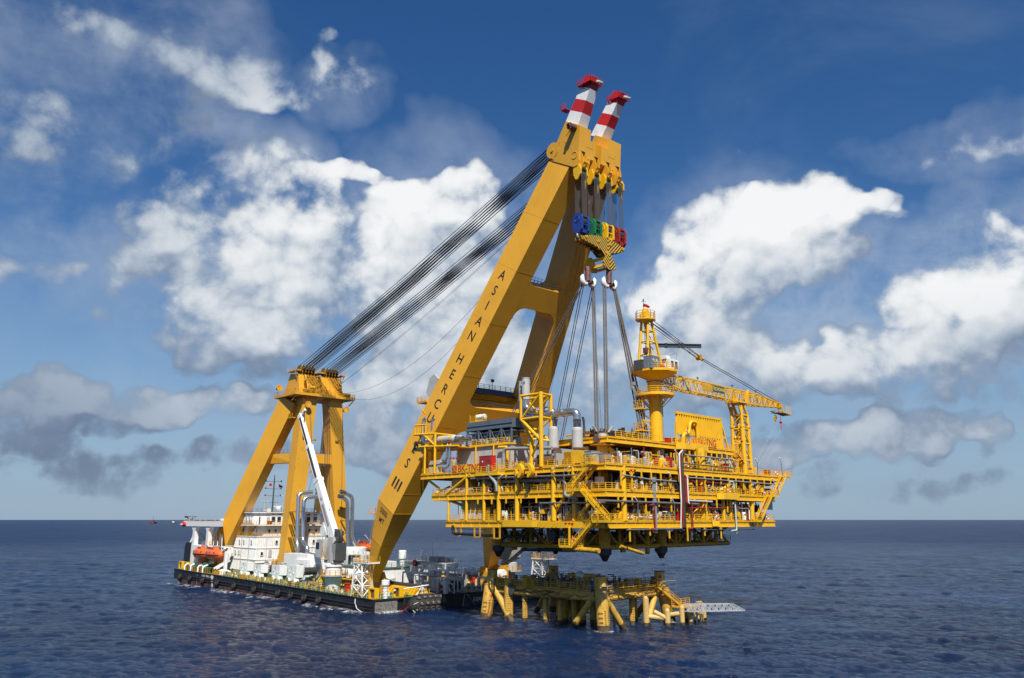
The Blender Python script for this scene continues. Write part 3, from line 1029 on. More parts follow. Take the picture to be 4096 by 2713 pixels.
    for t0, t1 in ((20.9, 23.0), (27.9, 30.1)):
        m.bar((102.7, t0, 3.98), (102.7, t1, 3.98), .08).bar((102.7, t0, 4.0), (101.2, t0, 4.72), .06).bar((104.0, t1, 3.4), (100.9, t1, 4.85), .06)
        for q in (0.5, 1.2):
            m.lathe([(0, 0), (.2, 0), (.2, .4), (0, .4)], (100.3, t0 + q + .3, 4.8), 8, ax=((1, 0, 0), (0, 1, 0), (0, 0, 1)))
    part('hatch_cover', m, YELD, root)
    # ---- red and white banded horns on top of the head
    bands = [(106.3, WHT), (109.0, RED), (111.6, WHT), (114.2, RED), (116.7, None)]
    for (tb, tt, cb, ct, wb, wt_, db, dt) in ((20.7, 20.9, -.75, -1.1, 2.7, 2.1, 4.2, 2.6), (29.8, 30.4, -2.3, -1.7, 2.7, 2.1, 3.6, 2.6)):
        m = MB(BO)
        for i in range(4):
            f0, f1 = (bands[i][0] - 106.3) / 10.4, (bands[i + 1][0] - 106.3) / 10.4
            P = []
            for f, u in ((f0, bands[i][0]), (f1, bands[i + 1][0])):
                t, c = tb + (tt - tb) * f, cb + (ct - cb) * f
                w, dd = (wb + (wt_ - wb) * f) / 2, (db + (dt - db) * f) / 2
                P += [(u, t - w, c - dd), (u, t + w, c - dd), (u, t + w, c + dd), (u, t - w, c + dd)]
            m.mi = i % 2
            m.hexa(P)
        horn = part('horn', m, [WHT, RED], root)
        h = MB(BO)
        h.tube((116.0, tt + .3, ct + dt / 2 - .1), (116.0, tt + .3, ct + dt / 2 + 1.2), .42, n=12)
        h.tube((116.0, tt + .3, ct + dt / 2 + 1.2), (116.0, tt + .3, ct + dt / 2 + 1.9), .22, n=10)
        part('sheave_axle', h, LGR, horn)
        h = MB(Fr(BO((114.9, tt, ct)), S.ex, S.ey, S.ez))
        q = 1.9 if tt < 25 else 1.7
        r_ = 1.9 if tt < 25 else 1.6
        h.box(-q, -r_, -.1, q, r_, 0)
        h.rail([(-q, -r_, 0), (q, -r_, 0), (q, r_, 0), (-q, r_, 0), (-q, -r_, 0)], rows=(.4, .8, 1.2), h=1.2, kick=False)
        h.bar((1, -1.6, -.1), (.2, -.8, -1.6), .12).bar((-1, -1.6, -.1), (-.4, -.8, -1.6), .12)
        part('top_platform', h, RED, horn)
    m = MB(Fr(BO((109.0, 19.4, -3.6)), S.ex, S.ey, S.ez))
    m.box(-.2, -.9, -.1, 1.2, .9, 0).rail([(-.2, -.9, 0), (1.2, -.9, 0), (1.2, .9, 0)], kick=False)
    part('side_platform', m, RED, root)
    m = MB(Fr(BO((104.8, 25.0, -3.3)), S.ex, S.ey, S.ez))
    m.ladder((0, 0, -2.0), (0, 0, 5.6), (0, .7, 0), (.9, 0, 0))
    part('caged_ladder', m, WHT, root)
    m = MB(Fr(BO((104.8, 25.0, -3.3)), S.ex, S.ey, S.ez))
    m.box(-1.3, -1.3, 5.4, 1.3, 1.3, 5.6).rail([(-1.3, -1.3, 5.6), (1.3, -1.3, 5.6), (1.3, 1.3, 5.6), (-1.3, 1.3, 5.6), (-1.3, -1.3, 5.6)], kick=False)
    part('lookout_platform', m, RED, root)


build_boom()


# ------------------------------------------------------------------ hoisting tackle
def build_tackle():
    ts = (20.2, 24.05, 27.8, 31.6)
    upz = [87.6, 87.6, 87.7, 87.8]
    names = (('blue', BLU), ('green', GREEN), ('yellow', YEL2), ('red', DRED))
    for (nm, mt), t, uz in zip(names, ts, upz):
        f = Fr(S((-40, t, 76.5)), S.ey, -S.ex, S.ez)      # x starboard, y forward (towards the viewer), z up
        root = thing('hook_block', nm + ' hook block with two cheek plates hanging above the striped lifting beam', 'pulley block', f((0, 0, -2)), 'coloured hook blocks under the crane head')
        out = [(-1.0, -1.7), (-.55, -2.1), (.75, -2.1), (1.25, -1.5), (1.35, .9), (.95, 1.75), (.35, 2.1), (-.55, 1.95), (-1.1, 1.3), (-1.25, .2)]
        for k in (-1, 1):
            m = MB(f)
            m.prism(out, (k * .95 - .28, 0, 0), (0, 1, 0), (0, 0, 1), (.56, 0, 0))
            m.torus((k * 1.24, .1, .75), .62, .09, ((0, 1, 0), (0, 0, 1)), 16, 5)
            m.lathe([(0, 0), (.28, 0), (.28, .12), (0, .12)], (k * .95 - .34 if k < 0 else 1.22, .1, .75), 10, ax=((0, 1, 0), (0, 0, 1), (1, 0, 0)))
            part('cheek_plate', m, mt, root)
        m = MB(f)
        m.box(-.66, -.6, -1.9, .66, .8, -1.2)
        part('base_block', m, mt, root)
        for y, z in ((1.2, 1.3), (1.2, -.4), (-1.0, -.5)):
            m = MB(f)
            m.bar((-.7, y, z), (.7, y, z), .18)
            part('cross_tie', m, mt, root)
        m = MB(f)
        for q in np.linspace(-.55, .55, 6):
            m.lathe([(0, -.06), (1.05, -.06), (1.05, .06), (0, .06)], (q, .1, .6), 18, ax=((0, 1, 0), (0, 0, 1), (1, 0, 0)))
        part('sheave', m, DGR, root)
        m = MB(f)
        m.tube((0, 0, -1.9), (0, 0, -3.1), .38, n=10)
        part('hook_shank', m, mt if nm != 'blue' else DGR, root)
        # upper block
        g = Fr(S((-40.2, t, uz)), S.ey, -S.ex, S.ez)
        root = thing('upper_block', 'yellow upper pulley block hanging under the crane head above the ' + nm + ' hook block', 'pulley block', g((0, 0, -2)), 'upper blocks under the crane head')
        for k in (-1, 1):
            m = MB(g)
            m.prism([(-.9, -.6), (-.35, -1.7), (.3, -1.7), (1.0, -.7), (1.05, .5), (.6, 1.5), (-.4, 1.6), (-1.0, .7)], (k * 1.0 - .18, 0, 0), (0, 1, 0), (0, 0, 1), (.36, 0, 0))
            part('cheek_plate', m, YEL2, root)
        m = MB(g)
        m.box(-.8, -.5, -.2, .8, .9, .1).bar((-.8, .9, .6), (.8, .9, .6), .2)
        for q in np.linspace(-.7, .7, 8):
            m.lathe([(0, -.07), (.95, -.07), (.95, .07), (0, .07)], (q, 0, -.3), 14, ax=((0, 1, 0), (0, 0, 1), (1, 0, 0)))
        part('sheave', m, [DGR], root)
        m = MB(g)
        m.tube((1.0, .3, -1.6), (1.0, .3, -2.6), .16, n=6).tube((1.0, .3, -2.6), (1.0, .3, -3.3), .25, .08, n=8)
        m.bar((0, 0, 1.4), (0, 0, 3.6), .5)
        part('hanger', m, YELD, root)
        # falls
        falls = thing('hoist_falls', 'bundle of thin hoist wires running up from the ' + nm + ' hook block', 'wires', f((0, 0, 2)), 'hoist wire falls')
        for i in range(9):
            x0, x1 = -.62 + i * .155, -.85 + i * .21
            for y0, y1 in ((-.9, -.85), (1.05, .95)):
                m = MB(W)
                m.tube(f((x0, y0, .6)), g((x1, y1, -.3)), .036, n=5, caps=False)
                part('hoist_wire', m, WIRE, falls)
    # striped lifting beam
    f = Fr(S((-40.0, 0, 0)), S.ey, -S.ex, S.ez)
    st = bpy.data.materials.new('hazard_stripes')
    st.use_nodes = True
    q = NT(st.node_tree)
    b = q.n['Principled BSDF']
    at = q.n.new('ShaderNodeTexCoord').outputs['UV']
    sp = q.n.new('ShaderNodeSeparateXYZ')
    q.put(sp.inputs[0], at)
    s_ = q.math('ADD', q.math('ABSOLUTE', sp.outputs[0]), sp.outputs[1])
    k = q.math('GREATER_THAN', q.math('FRACT', q.math('MULTIPLY', s_, 1.25)), 0.5)
    q.put(b.inputs['Base Color'], q.mix(k, (0.66, 0.40, 0.03), (0.02, 0.017, 0.012)))
    b.inputs['Roughness'].default_value = 0.5
    root = thing('lifting_beam', 'black and yellow striped lifting beam below the four coloured hook blocks', 'spreader beam', f((26.3, 0, 71)))
    up = [(19.0, 73.4), (20.1, 73.85), (22, 74.4), (24.7, 74.8), (27.4, 74.9), (30.4, 74.4), (32.3, 73.95), (32.0, 73.1), (29.0, 72.1), (27.9, 71.9), (27.5, 71.25), (26.0, 71.0), (24.8, 71.9), (22.9, 72.45), (21, 72.7), (19.25, 72.95)]
    def uv_face(o, cx, inv):
        me = o.data
        uv = me.uv_layers.new(name='UVMap')
        for p in me.polygons:
            for li in p.loop_indices:
                w_ = Vector(me.vertices[me.loops[li].vertex_index].co) + root.location
                l = (np.array(w_) - f.o)
                uv.data[li].uv = ((l @ f.ex) - cx, inv * (l @ f.ez))
    for y in (.55, -1.15):
        m = MB(f)
        m.prism(up, (0, y, 0), (1, 0, 0), (0, 0, 1), (0, .6, 0))
        o = part('side_plate', m, st, root)
        uv_face(o, 27.0, -1)
    m = MB(f)
    m.box(19.6, -.55, 73.0, 31.8, .55, 73.9).box(25.9, -.5, 71.2, 27.6, .5, 74)
    for x in (20.3, 24.1, 27.8, 31.5):
        m.tube((x, -1.35, 73.6), (x, 1.35, 73.6), .3, n=10)
    m.tube((26.75, -1.35, 71.6), (26.75, 1.35, 71.6), .4, n=12)
    part('beam_core', m, YELD, root)
    m = MB(f)
    for x in (19.5, 31.7):
        m.torus((x, 0, 73.95), .45, .2, ((1, 0, 0), (0, 0, 1)), 12, 6)
    part('end_ring', m, LGR, root)
    root = thing('lower_spreader', 'small striped yellow plate spreader holding the two brown hooks', 'spreader beam', f((26.2, 0, 68)))
    lo = [(26.4, 71.2), (27.0, 71.2), (27.6, 70.8), (28.7, 69.0), (28.6, 68.3), (26.2, 67.9), (25.0, 68.6), (24.9, 69.3), (26.0, 70.9)]
    m = MB(f)
    m.prism(lo, (0, 1.3, 0), (1, 0, 0), (0, 0, 1), (0, .4, 0))
    o = part('side_plate', m, st, root)
    uv_face(o, 26.75, -1)
    m = MB(f)
    m.prism(lo, (-1.6, -2.3, -.2), (1, 0, 0), (0, 0, 1), (0, .4, 0))
    part('side_plate', m, YEL2, root, 'plain yellow rear plate')
    for p, q in (((25.2, -2.2, 68.8), (26.2, 1.4, 69.0)), ((27.6, -2.2, 68.8), (28.0, 1.4, 68.9)), ((25.6, -2.2, 70.4), (26.6, 1.4, 70.6))):
        m = MB(f)
        m.bar(p, q, .5)
        part('cross_tie', m, YEL2, root)
    # two big brown hooks with their shackles
    sh = []
    for i, (x, y, top, bot) in enumerate(((23.75, -1.6, 68.7, 65.3), (27.25, 1.0, 68.3, 64.9))):
        root = thing('ramshorn_hook', ('left' if i == 0 else 'right') + ' brown hook shank with white shackle heads above the slings', 'hook', f((x, y, bot)), 'hooks below the striped spreader')
        m = MB(f)
        m.sweep([(x, y, top), (x, y, top - .7), (x - .05, y, bot + 1.2), (x - .1, y, bot + .3)], [.45, .62, .55, .62], 10)
        m.torus((x, y, top - .35), .55, .22, ((1, 0, 0), (0, 0, 1)), 14, 6)
        part('shank', m, BRN, root)
        m = MB(f)
        m.tube((x - 1.15, y - .2, bot), (x + 1.15, y + .2, bot), .42, n=12)
        m.lathe([(.22, 0), (.36, 0), (.36, .5)], (x + .1, y + .65, bot - .1), 12, ax=((1, 0, 0), (0, 0, 1), (0, 1, 0)))
        part('hook_pin', m, BRN, root)
        for s_ in (-1, 1):
            m = MB(f)
            m.sweep([(x + s_ * .45, y, bot - .35), (x + s_ * 1.25, y, bot - .5), (x + s_ * 1.75, y, bot + .1), (x + s_ * 1.85, y + .1, bot + .9), (x + s_ * 1.65, y + .1, bot + 1.35)], [.4, .55, .55, .42, .18], 8)
            part('shackle_head', m, WHT, root)
            sh.append((x + s_ * 1.5, y, bot - .25))
    return f, sh


TK, SHACK = build_tackle()


# ------------------------------------------------------------------ rear A-frame
def build_tower():
    root = thing('luffing_tower', 'yellow four legged tower amidships holding the upper end of the luffing wires', 'crane tower', S((74, 24, dz(74))))
    def leg(p, q, w0, w1, nm=None):
        # p foot, q top: centre points; w: (along ship, across)
        m = MB(S)
        r = []
        for c, w in ((p, w0), (q, w1)):
            r += [(c[0] - w[0] / 2, c[1] - w[1] / 2, c[2]), (c[0] + w[0] / 2, c[1] - w[1] / 2, c[2]), (c[0] + w[0] / 2, c[1] + w[1] / 2, c[2]), (c[0] - w[0] / 2, c[1] + w[1] / 2, c[2])]
        m.hexa(r)
        return part('leg', m, YEL, root, nm)
    leg((69.2, 15.7, dz(69)), (69.8, 19.4, 53.6), (3.6, 4.0), (4.2, 4.4), 'front leg nearer the stern')
    leg((69.2, 32.9, dz(69)), (69.8, 27.6, 53.6), (3.6, 4.0), (4.2, 4.4), 'front leg nearer the bow')
    for (f, t) in (((99.0, 6.8, 4.0), (74.2, 16.9, 52.8)), ((99.0, 40.5, 4.0), (74.2, 30.5, 52.8))):
        m = MB(S)
        m.taper(f, t, (3.4, 5.2), (3.8, 6.0), (0, 0, 1))
        part('stay_leg', m, YEL, root)
    # cross beams
    m = MB(S)
    m.box(68.0, 18.5, 34.3, 71.2, 30.2, 37.0)
    k = MB(S)
    for t, s_ in ((19.6, 1), (29.0, -1)):
        pts = [(t, 34.3), (t + s_ * 2.0, 34.3), (t + s_ * 1.1, 33.8), (t + s_ * .4, 32.9), (t, 31.6)]
        m.prism(pts, (68.02, 0, 0), (0, 1, 0), (0, 0, 1), (3.16, 0, 0))
    part('cross_beam', m, YEL, root)
    m = MB(S)
    for t0, t1 in ((17.8, 14.6), (29.6, 33.4)):
        m.hexa([(71, t0 - 1.2, 34.4), (83.2, t1 - 1.2, 34.4), (83.2, t1 + 1.2, 34.4), (71, t0 + 1.2, 34.4), (71, t0 - 1.2, 37.1), (81.6, t1 - 1.2, 37.1), (81.6, t1 + 1.2, 37.1), (71, t0 + 1.2, 37.1)])
    part('side_beam', m, YEL, root)
    m = MB(S)
    m.rail([(72.0, 16.4, 37.1), (81, 14.0, 37.1)])
    part('guard_rail', m, STL, root)
    m = MB(S)
    m.rail([(68.1, 19.5, 37.0), (68.1, 29, 37.0)])
    part('guard_rail', m, STL, root)
    # platform and head
    m = MB(S)
    m.hexa([(66.0, 13.6, 53.5), (79.5, 13.6, 53.5), (79.5, 33.4, 53.5), (66.0, 33.4, 53.5), (66.0, 13.6, 54.1), (79.5, 13.6, 54.1), (79.5, 33.4, 54.1), (66.0, 33.4, 54.1)])
    for t in (14.2, 18, 22, 26, 30, 33):
        m.bar((66.4, t, 53.3), (69, t, 52.0), .2)
    part('platform', m, YEL, root)
    m = MB(S)
    m.rail([(66.1, 13.7, 54.1), (66.1, 33.3, 54.1), (79.4, 33.3, 54.1)])
    part('guard_rail', m, YELD, root)
    m = MB(S)
    m.rail([(66.1, 13.7, 54.1), (79.4, 13.7, 54.1)])
    part('guard_rail', m, YELD, root)
    m = MB(S)
    def cap(t0, t1, b0, b1):
        m.hexa([(67.6, b0, 54.1), (77.8, b0, 54.1), (77.8, b1, 54.1), (67.6, b1, 54.1), (69.2, t0, 60.0), (74.2, t0, 60.6), (74.2, t1, 60.6), (69.2, t1, 60.0)])
    cap(15.9, 22.1, 15.7, 22.9)
    cap(23.1, 29.4, 22.91, 30.6)
    for t in np.linspace(17.5, 28.5, 9):
        m.bar((69.1, t, 59.8), (67.5, t + .2, 54.3), .12, .5)
    part('head', m, YEL, root)
    m = MB(S)
    for (t0, t1) in ((14.8, 16.4), (22.0, 24.3), (29.6, 31.0)):
        m.box(68.5, t0, 60.9, 74, t1, 61.1)
        m.rail([(68.6, t0, 61.1), (68.6, t1, 61.1)])
        m.bar((69, t0, 60.9), (69.4, t0 + .6, 58.9), .2).bar((69, t1, 60.9), (69.4, t1 - .6, 58.9), .2)
        m.rail([(74, t0, 61.1), (74, t1, 61.1)])
    part('upper_platform', m, YELD, root)
    for t0 in (16.7, 24.5):
        for i in range(5):
            t = t0 + i * .98
            m = MB(S)
            m.mi = 0
            m.lathe([(0, -.28), (1.2, -.28), (1.3, 0), (1.2, .28), (0, .28)], (70.2, t, 61.6), 18, ax=((1, 0, 0), (0, 0, 1), (0, 1, 0)))
            m.mi = 1
            m.prism([(-1.1, -1.9), (.9, -1.9), (1.3, .2), (.6, 1.2), (-.6, 1.2), (-1.3, .1)], (70.2, t + .36, 61.6), (1, 0, 0), (0, 0, 1), (0, .14, 0))
            part('sheave', m, [BLK, YEL], root)
    # lead sheaves and trunnions on the front
    for (t, z) in ((17.2, 58.3), (28.8, 57.2)):
        m = MB(S)
        m.torus((67.3, t, z), 1.1, .28, ((.9, .3, 0), (0, 0, 1)), 18, 6)
        m.bar((67.3, t, z), (69, t + .6, z - .4), .5, .8)
        m.tube((67.0, t + 1.2, z - 2.3), (67.0, t + 3.2, z - 2.3), .62, n=12)
        m.box(66.6, t - .4, z - 3.0, 69, t + 3.2, z - 2.8)
        m.rail([(66.6, t - .4, z - 4.2), (66.6, t + 3.2, z - 4.2)])
        part('lead_sheave', m, YELD, root)
    for (a, t, z) in ((66.4, 18.4, 50.9), (66.6, 31.0, 50.6), (76, 13.8, 56.4)):
        m = MB(S)
        m.tube((a + 1.6, t, z), (a, t - .2, z), .62, n=12).lathe([(.62, 0), (.95, 0), (.95, .25), (.62, .25)], (a - .05, t - .2, z), 14, ax=((0, 1, 0), (0, 0, 1), (1, 0, 0)))
        part('trunnion', m, YEL, root)
    m = MB(S)
    m.ladder((71.7, 17.4, 47.6), (71.7, 17.4, 53.5), (0, .7, 0), (-.8, -.6, 0))
    m.box(70.4, 15.4, 47.2, 73, 17.4, 47.4).rail([(70.4, 15.4, 47.4), (73, 15.4, 47.4)])
    part('caged_ladder', m, YELD, root)
    m = MB(S)
    for (a, t, z) in ((67.2, 21, 31.5), (67.2, 28.6, 40.9), (67.1, 21.3, 40.7)):
        m.box(a, t - .5, z, a + .9, t + .5, z + .2).cbox((a + .2, t, z + .5), (.5, .9, .5))
    for i in range(14):
        m.cbox((67.15, 14.6 + (i % 4) * .9, 10 + i * 2.6), (.12, .12, .2))
    part('bracket', m, YELD, root)
    m = MB(S)
    m.bar((74, 22.6, 61), (74, 22.6, 66.5), .12).bar((74, 22.0, 64.5), (74, 23.2, 64.5), .1).cbox((74, 22.6, 65.6), (.3, .3, .5)).cbox((74, 22.6, 63.5), (.35, .35, .4))
    part('light_mast', m, LGR, root)

    # luffing wires between the tower and the head of the shear legs
    lw = thing('luffing_wires', 'fan of long dark luffing wires stretched from tower head to crane head', 'wires', S((70, 22.5, 62)))
    for bt, ht in ((16.7, 20.4), (24.5, 29.6)):
        for i in range(5):
            for j in range(4):
                a = S((70.2 + (-.6, .4, -.2, .8)[j], bt + i * .98 + (-.18, -.06, .06, .18)[j], 61.6 + (1.15, .95, -.9, -.6)[j]))
                b = BO((100.0 + (-1.55, 1.55, -.9, .9)[j], ht - 1.4 + i * .7 + (-.15, -.05, .05, .15)[j], -3.3 - (.3, .3, 1.0, 1.0)[j]))
                m = MB(W)
                mid = (a + b) / 2 + np.array([0, 0, -.35 - .25 * j])
                m.sweep([a, (a + mid) / 2 + np.array([0, 0, -.06]), mid, (b + mid) / 2 + np.array([0, 0, -.06]), b], .085, 6, False)
                part('luffing_wire', m, WIRE if (i + j) % 3 else WIREL, lw)
    lw = thing('hauling_wires', 'few slack thin wires below the main fan of luffing wires', 'wires', S((67, 30, 57)))
    for (p, q, sag) in ((S((67.0, 28.9, 58.3)), BO((97, 28.2, -3.6)), 1.5), (S((67.0, 28.6, 57.9)), BO((96.5, 27.8, -3.6)), 1.9), (S((67, 31, 55.6)), BO((65.1, 13.6, -3.4)), 4.5), (S((67, 31, 54.4)), BO((55.4, 12.0, -3.4)), 5.0)):
        m = MB(W)
        m.sweep([p + (q - p) * k / 10 + np.array([0, 0, -sag * 4 * (k / 10) * (1 - k / 10)]) for k in range(11)], .035, 5, False)
        part('hauling_wire', m, WIRE, lw)
    hw = thing('deck_lead_wires', 'dark wires dropping from the tower platform to the winches on deck', 'wires', S((67, 20, dz(67))))
    for (p, q) in (((66.9, 18.3, 55.6), (66.4, 20.9, 31.5)), ((66.4, 20.9, 31.5), (60, 12, 6)), ((67, 24.2, 56), (65.6, 24.6, 9)), ((67, 24.6, 56), (65.0, 25.4, 9)), ((67, 25.0, 56), (64.6, 26.2, 9)), ((66.9, 29.6, 55), (66.4, 30.7, 20)), ((66.4, 30.7, 20), (66, 31.2, 8))):
        m = MB(S)
        m.tube(p, q, .05, n=5, caps=False)
        part('lead_wire', m, WIRE, hw)


build_tower()

# ------------------------------------------------------------------ things on the barge
def pp(name, mt, par, fr, *ops, label=None, kind=None):
    """one part from a list of (shape, arguments)"""
    m = MB(fr)
    for o in ops:
        getattr(m, o[0])(*o[1:])
    return part(name, m, mt, par, label, kind)


def rail_parts(par, fr, runs, mt, **k):
    for r_ in runs:
        m = MB(fr)
        m.rail(r_, **k)
        part('guard_rail', m, mt, par)


CORR = {}


def corrugated(mb, p, q, z0, z1, out, pitch=.55, depth=.12):
    """profiled wall sheet between two plan points; out is the outward direction"""
    p, q, out = np.array(p, float), np.array(q, float), np.array(out, float)
    n = max(1, int(np.linalg.norm(q - p) / pitch))
    pts = []
    for i in range(n):
        for f, o in ((0, 0), (.35, 0), (.45, 1), (.9, 1)):
            pts.append(p + (q - p) * (i + f) / n + out * depth * o)
    pts.append(q)
    k = len(pts)
    vs = [(x[0], x[1], z0) for x in pts] + [(x[0], x[1], z1) for x in pts]
    mb.add(vs, [(i, i + 1, k + i + 1, k + i) for i in range(k - 1)])


def window(par, fr, c, u, n, w, h):
    """framed window on a wall: c centre, u along the wall, n outwards"""
    c, u, n = np.array(c, float), unit(u), unit(n)
    z = np.array([0, 0, 1.0])
    m = MB(fr)
    for s_ in (-1, 1):
        m.bar(c + u * s_ * w / 2 - z * h / 2 + n * .06, c + u * s_ * w / 2 + z * h / 2 + n * .06, .12, .16, n)
        m.bar(c + z * s_ * h / 2 - u * w / 2 + n * .06, c + z * s_ * h / 2 + u * w / 2 + n * .06, .12, .16, n)
    f = part('window', m, WHT, par)
    m = MB(fr)
    a = [c - u * w / 2 - z * h / 2, c + u * w / 2 - z * h / 2, c + u * w / 2 + z * h / 2, c - u * w / 2 + z * h / 2]
    m.hexa([x + n * .02 for x in a] + [x + n * .06 for x in a])
    part('pane', m, GLS, f)


def build_deckhouse():
    root = thing('deckhouse', 'white corrugated deckhouse block with wheelhouse on top behind the yellow tower', 'deckhouse', S((86, 22, dz(86))))
    B, P_ = (-1, 0), (0, -1)          # bow and port directions
    # lower block, two storeys
    m = MB(S)
    m.box(78.1, 10.6, dz(86), 97.9, 37.9, 13.7)
    part('wall', m, WHT, root, 'plain inner wall of the lower block')
    for z0, z1 in ((4.2, 7.2), (7.35, 10.35), (10.5, 13.5)):
        m = MB(S)
        corrugated(m, (78.0, 10.5), (78.0, 38.0), z0, z1, B)
        part('wall_sheet', m, WHT, root)
        m = MB(S)
        corrugated(m, (98.0, 10.5), (78.0, 10.5), z0, z1, P_)
        part('wall_sheet', m, WHT, root)
    m = MB(S)
    for z in (7.27, 10.42, 13.6):
        m.box(77.8, 10.3, z - .09, 98.1, 38.1, z + .09)
    part('storey_band', m, WHT, root)
    # upper block
    m = MB(S)
    m.box(79.1, 13.1, 13.7, 95, 35.9, 16.6)
    part('wall', m, WHT, root, 'inner wall of the upper block')
    m = MB(S)
    corrugated(m, (79.0, 13.0), (79.0, 36.0), 13.8, 16.5, B)
    corrugated(m, (95, 13.0), (79.0, 13.0), 13.8, 16.5, P_)
    part('wall_sheet', m, WHT, root)
    m = MB(S)
    m.box(77.4, 10.6, 16.6, 97, 36.4, 16.85)
    part('bridge_deck', m, WHT, root)
    # wheelhouse with a chamfered corner
    m = MB(S)
    pl = [(82.5, 11.0), (79.6, 13.8), (79.6, 31.0), (82.5, 33.6), (95, 33.6), (95, 11.0)]
    m.prism(pl, (0, 0, 16.85), (1, 0, 0), (0, 1, 0), (0, 0, 3.35))
    part('wheelhouse', m, WHT, root)
    m = MB(S)
    m.prism([(82.0, 10.5), (79.0, 13.4), (79.0, 31.3), (82.0, 34.1), (95.5, 34.1), (95.5, 10.5)], (0, 0, 20.2), (1, 0, 0), (0, 1, 0), (0, 0, .22))
    part('roof', m, WHT, root)
    # windows
    for t, z in ((14.6, 15.1), (16.6, 15.1), (20.3, 15.1), (27.3, 15.1), (29.6, 15.1), (12.3, 8.9), (24, 8.9), (16.6, 12.0), (22.6, 12.0), (28.4, 12.0), (33, 12.0), (31.8, 15.1)):
        window(root, S, (78.9 if z > 14 else 77.85, t, z), (0, 1, 0), (-1, 0, 0), .8, 1.05)
    for a, z in ((80.6, 12.1), (85.6, 12.1), (88.4, 12.1), (88.4, 9.1), (91.0, 9.1), (93.7, 9.1), (83, 15.2), (92, 15.2)):
        window(root, S, (a, 10.35 if z < 14 else 12.87, z), (1, 0, 0), (0, -1, 0), .75, 1.05)
    for t in (16.0, 17.75, 19.5, 21.3, 23.1, 25.0, 27.2, 29.4):
        window(root, S, (79.55, t, 18.35), (0, 1, 0), (-1, 0, 0), 1.3, 1.7)
        window(root, S, (79.55, t, 19.75), (0, 1, 0), (-1, 0, 0), 1.3, .45)
    for a in (84.2, 86.2, 89.4, 91.5, 94.0):
        window(root, S, (a, 10.95, 18.9), (1, 0, 0), (0, -1, 0), .7, 1.5)
    # doors and lockers
    for c in ((79.5, 14.4, 18.0), (77.8, 14.8, 9.0)):
        pp('door', LGR, root, S, ('box', c[0] - .06, c[1] - .45, c[2] - 1.1, c[0] + .02, c[1] + .45, c[2] + 1.0))
    pp('door', DGR, root, S, ('box', 82.4 - 1.6, 12.2, 17.0, 82.4 - 1.5, 13.0, 19.1))
    pp('fire_locker', DRED, root, S, ('box', 77.7, 13.6, 16.9, 78.5, 14.8, 18.0))
    rail_parts(root, S, [[(77.5, 10.7, 16.85), (77.5, 36.3, 16.85)], [(97, 10.7, 16.85), (77.5, 10.7, 16.85)], [(78.0, 10.4, 13.7), (78.0, 37.9, 13.7)], [(97, 10.4, 13.7), (78.0, 10.4, 13.7)]], YELD)
    rail_parts(root, S, [[(79.1, 13.4, 20.42), (79.1, 31.2, 20.42)], [(82, 10.6, 20.42), (79.1, 13.4, 20.42)], [(95.4, 10.6, 20.42), (82.0, 10.6, 20.42)]], STL)
    m = MB(S)
    m.stair((88.0, 11.8, 13.75), (82.4, 11.8, 16.85), (0, .9, 0))
    part('stair', m, YELD, root)
    m = MB(S)
    m.stair((74.5, 13.4, dz(75)), (77.6, 17.2, 7.2), (.8, -.6, 0))
    part('stair', m, YELD, root)
    # pipes and fittings on the walls
    for a, t in ((77.7, 13.5), (77.7, 18.6), (77.7, 21.4), (77.7, 25.7), (77.7, 34.2), (82, 10.2), (87, 10.2), (95, 10.2)):
        pp('wall_pipe', LGR, root, S, ('tube', (a, t, 4.4), (a, t, 13.4), .06, None, 5))
    m = MB(S)
    random.seed(4)
    for i in range(26):
        a, t = 78.5 + random.random() * 14, 12.5 + random.random() * 20
        h = .4 + random.random() ** 3 * 2.6
        m.bar((a, t, 20.4), (a, t, 20.4 + h), .05)
        if random.random() < .5:
            m.cbox((a, t, 20.4 + h), (.4, .4, .35))
    m.cbox((81, 15, 21.0), (1.0, 1.0, .9)).cbox((81, 22, 21.0), (1.0, 2.0, .8)).sphere((83, 19, 21.6), .8).sphere((84, 26, 21.4), .55)
    part('roof_antennas', m, WHT, root, kind='stuff')
    for i in range(10):
        pp('life_raft', WHT, root, S, ('tube', (77.0 - .2, 12 + i * 2.4, 5.0), (77.0 - .2, 13.2 + i * 2.4, 5.0), .35)) if i < 4 else None
    # signal mast with yards, radar and flags
    mast = pp('signal_mast', DGR, root, S, ('tube', (81, 16.2, 20.4), (81, 16.2, 31.2), .28, .10, 8), ('bar', (80.6, 16.2, 20.4), (80.6, 16.2, 30.5), .06), ('bar', (81, 13.6, 29.3), (81, 18.6, 29.3), .10), ('bar', (81, 13.7, 27.2), (81, 18.5, 27.2), .10), ('bar', (81, 13.4, 25.2), (81, 20.6, 25.1), .10), ('bar', (81, 15.0, 23.2), (81, 18.0, 23.2), .10))
    for t in (13.7, 18.5):
        for z in (29.3, 27.2, 25.2):
            pp('signal_lamp', DGR, mast, S, ('cbox', (81, t, z + .12), (.3, .3, .45)))
    pp('flag', DRED, mast, S, ('hexa', [(81, 17.8, 28.6), (81, 19.0, 27.9), (81.02, 19.0, 27.9), (81.02, 17.8, 28.6), (81, 17.8, 28.65), (81, 19.1, 27.7), (81.02, 19.1, 27.7), (81.02, 17.7, 27.7)]), ('box', 81, 17.75, 27.6, 81.03, 18.9, 28.2))
    pp('flag', RED, mast, S, ('box', 81, 14.7, 28.0, 81.03, 15.6, 28.7))
    pp('radar_scanner', LGR, root, S, ('bar', (80.5, 13.3, 20.4), (80.5, 13.3, 23.5), .3), ('box', 80.35, 11.8, 23.5, 80.65, 14.8, 23.75))
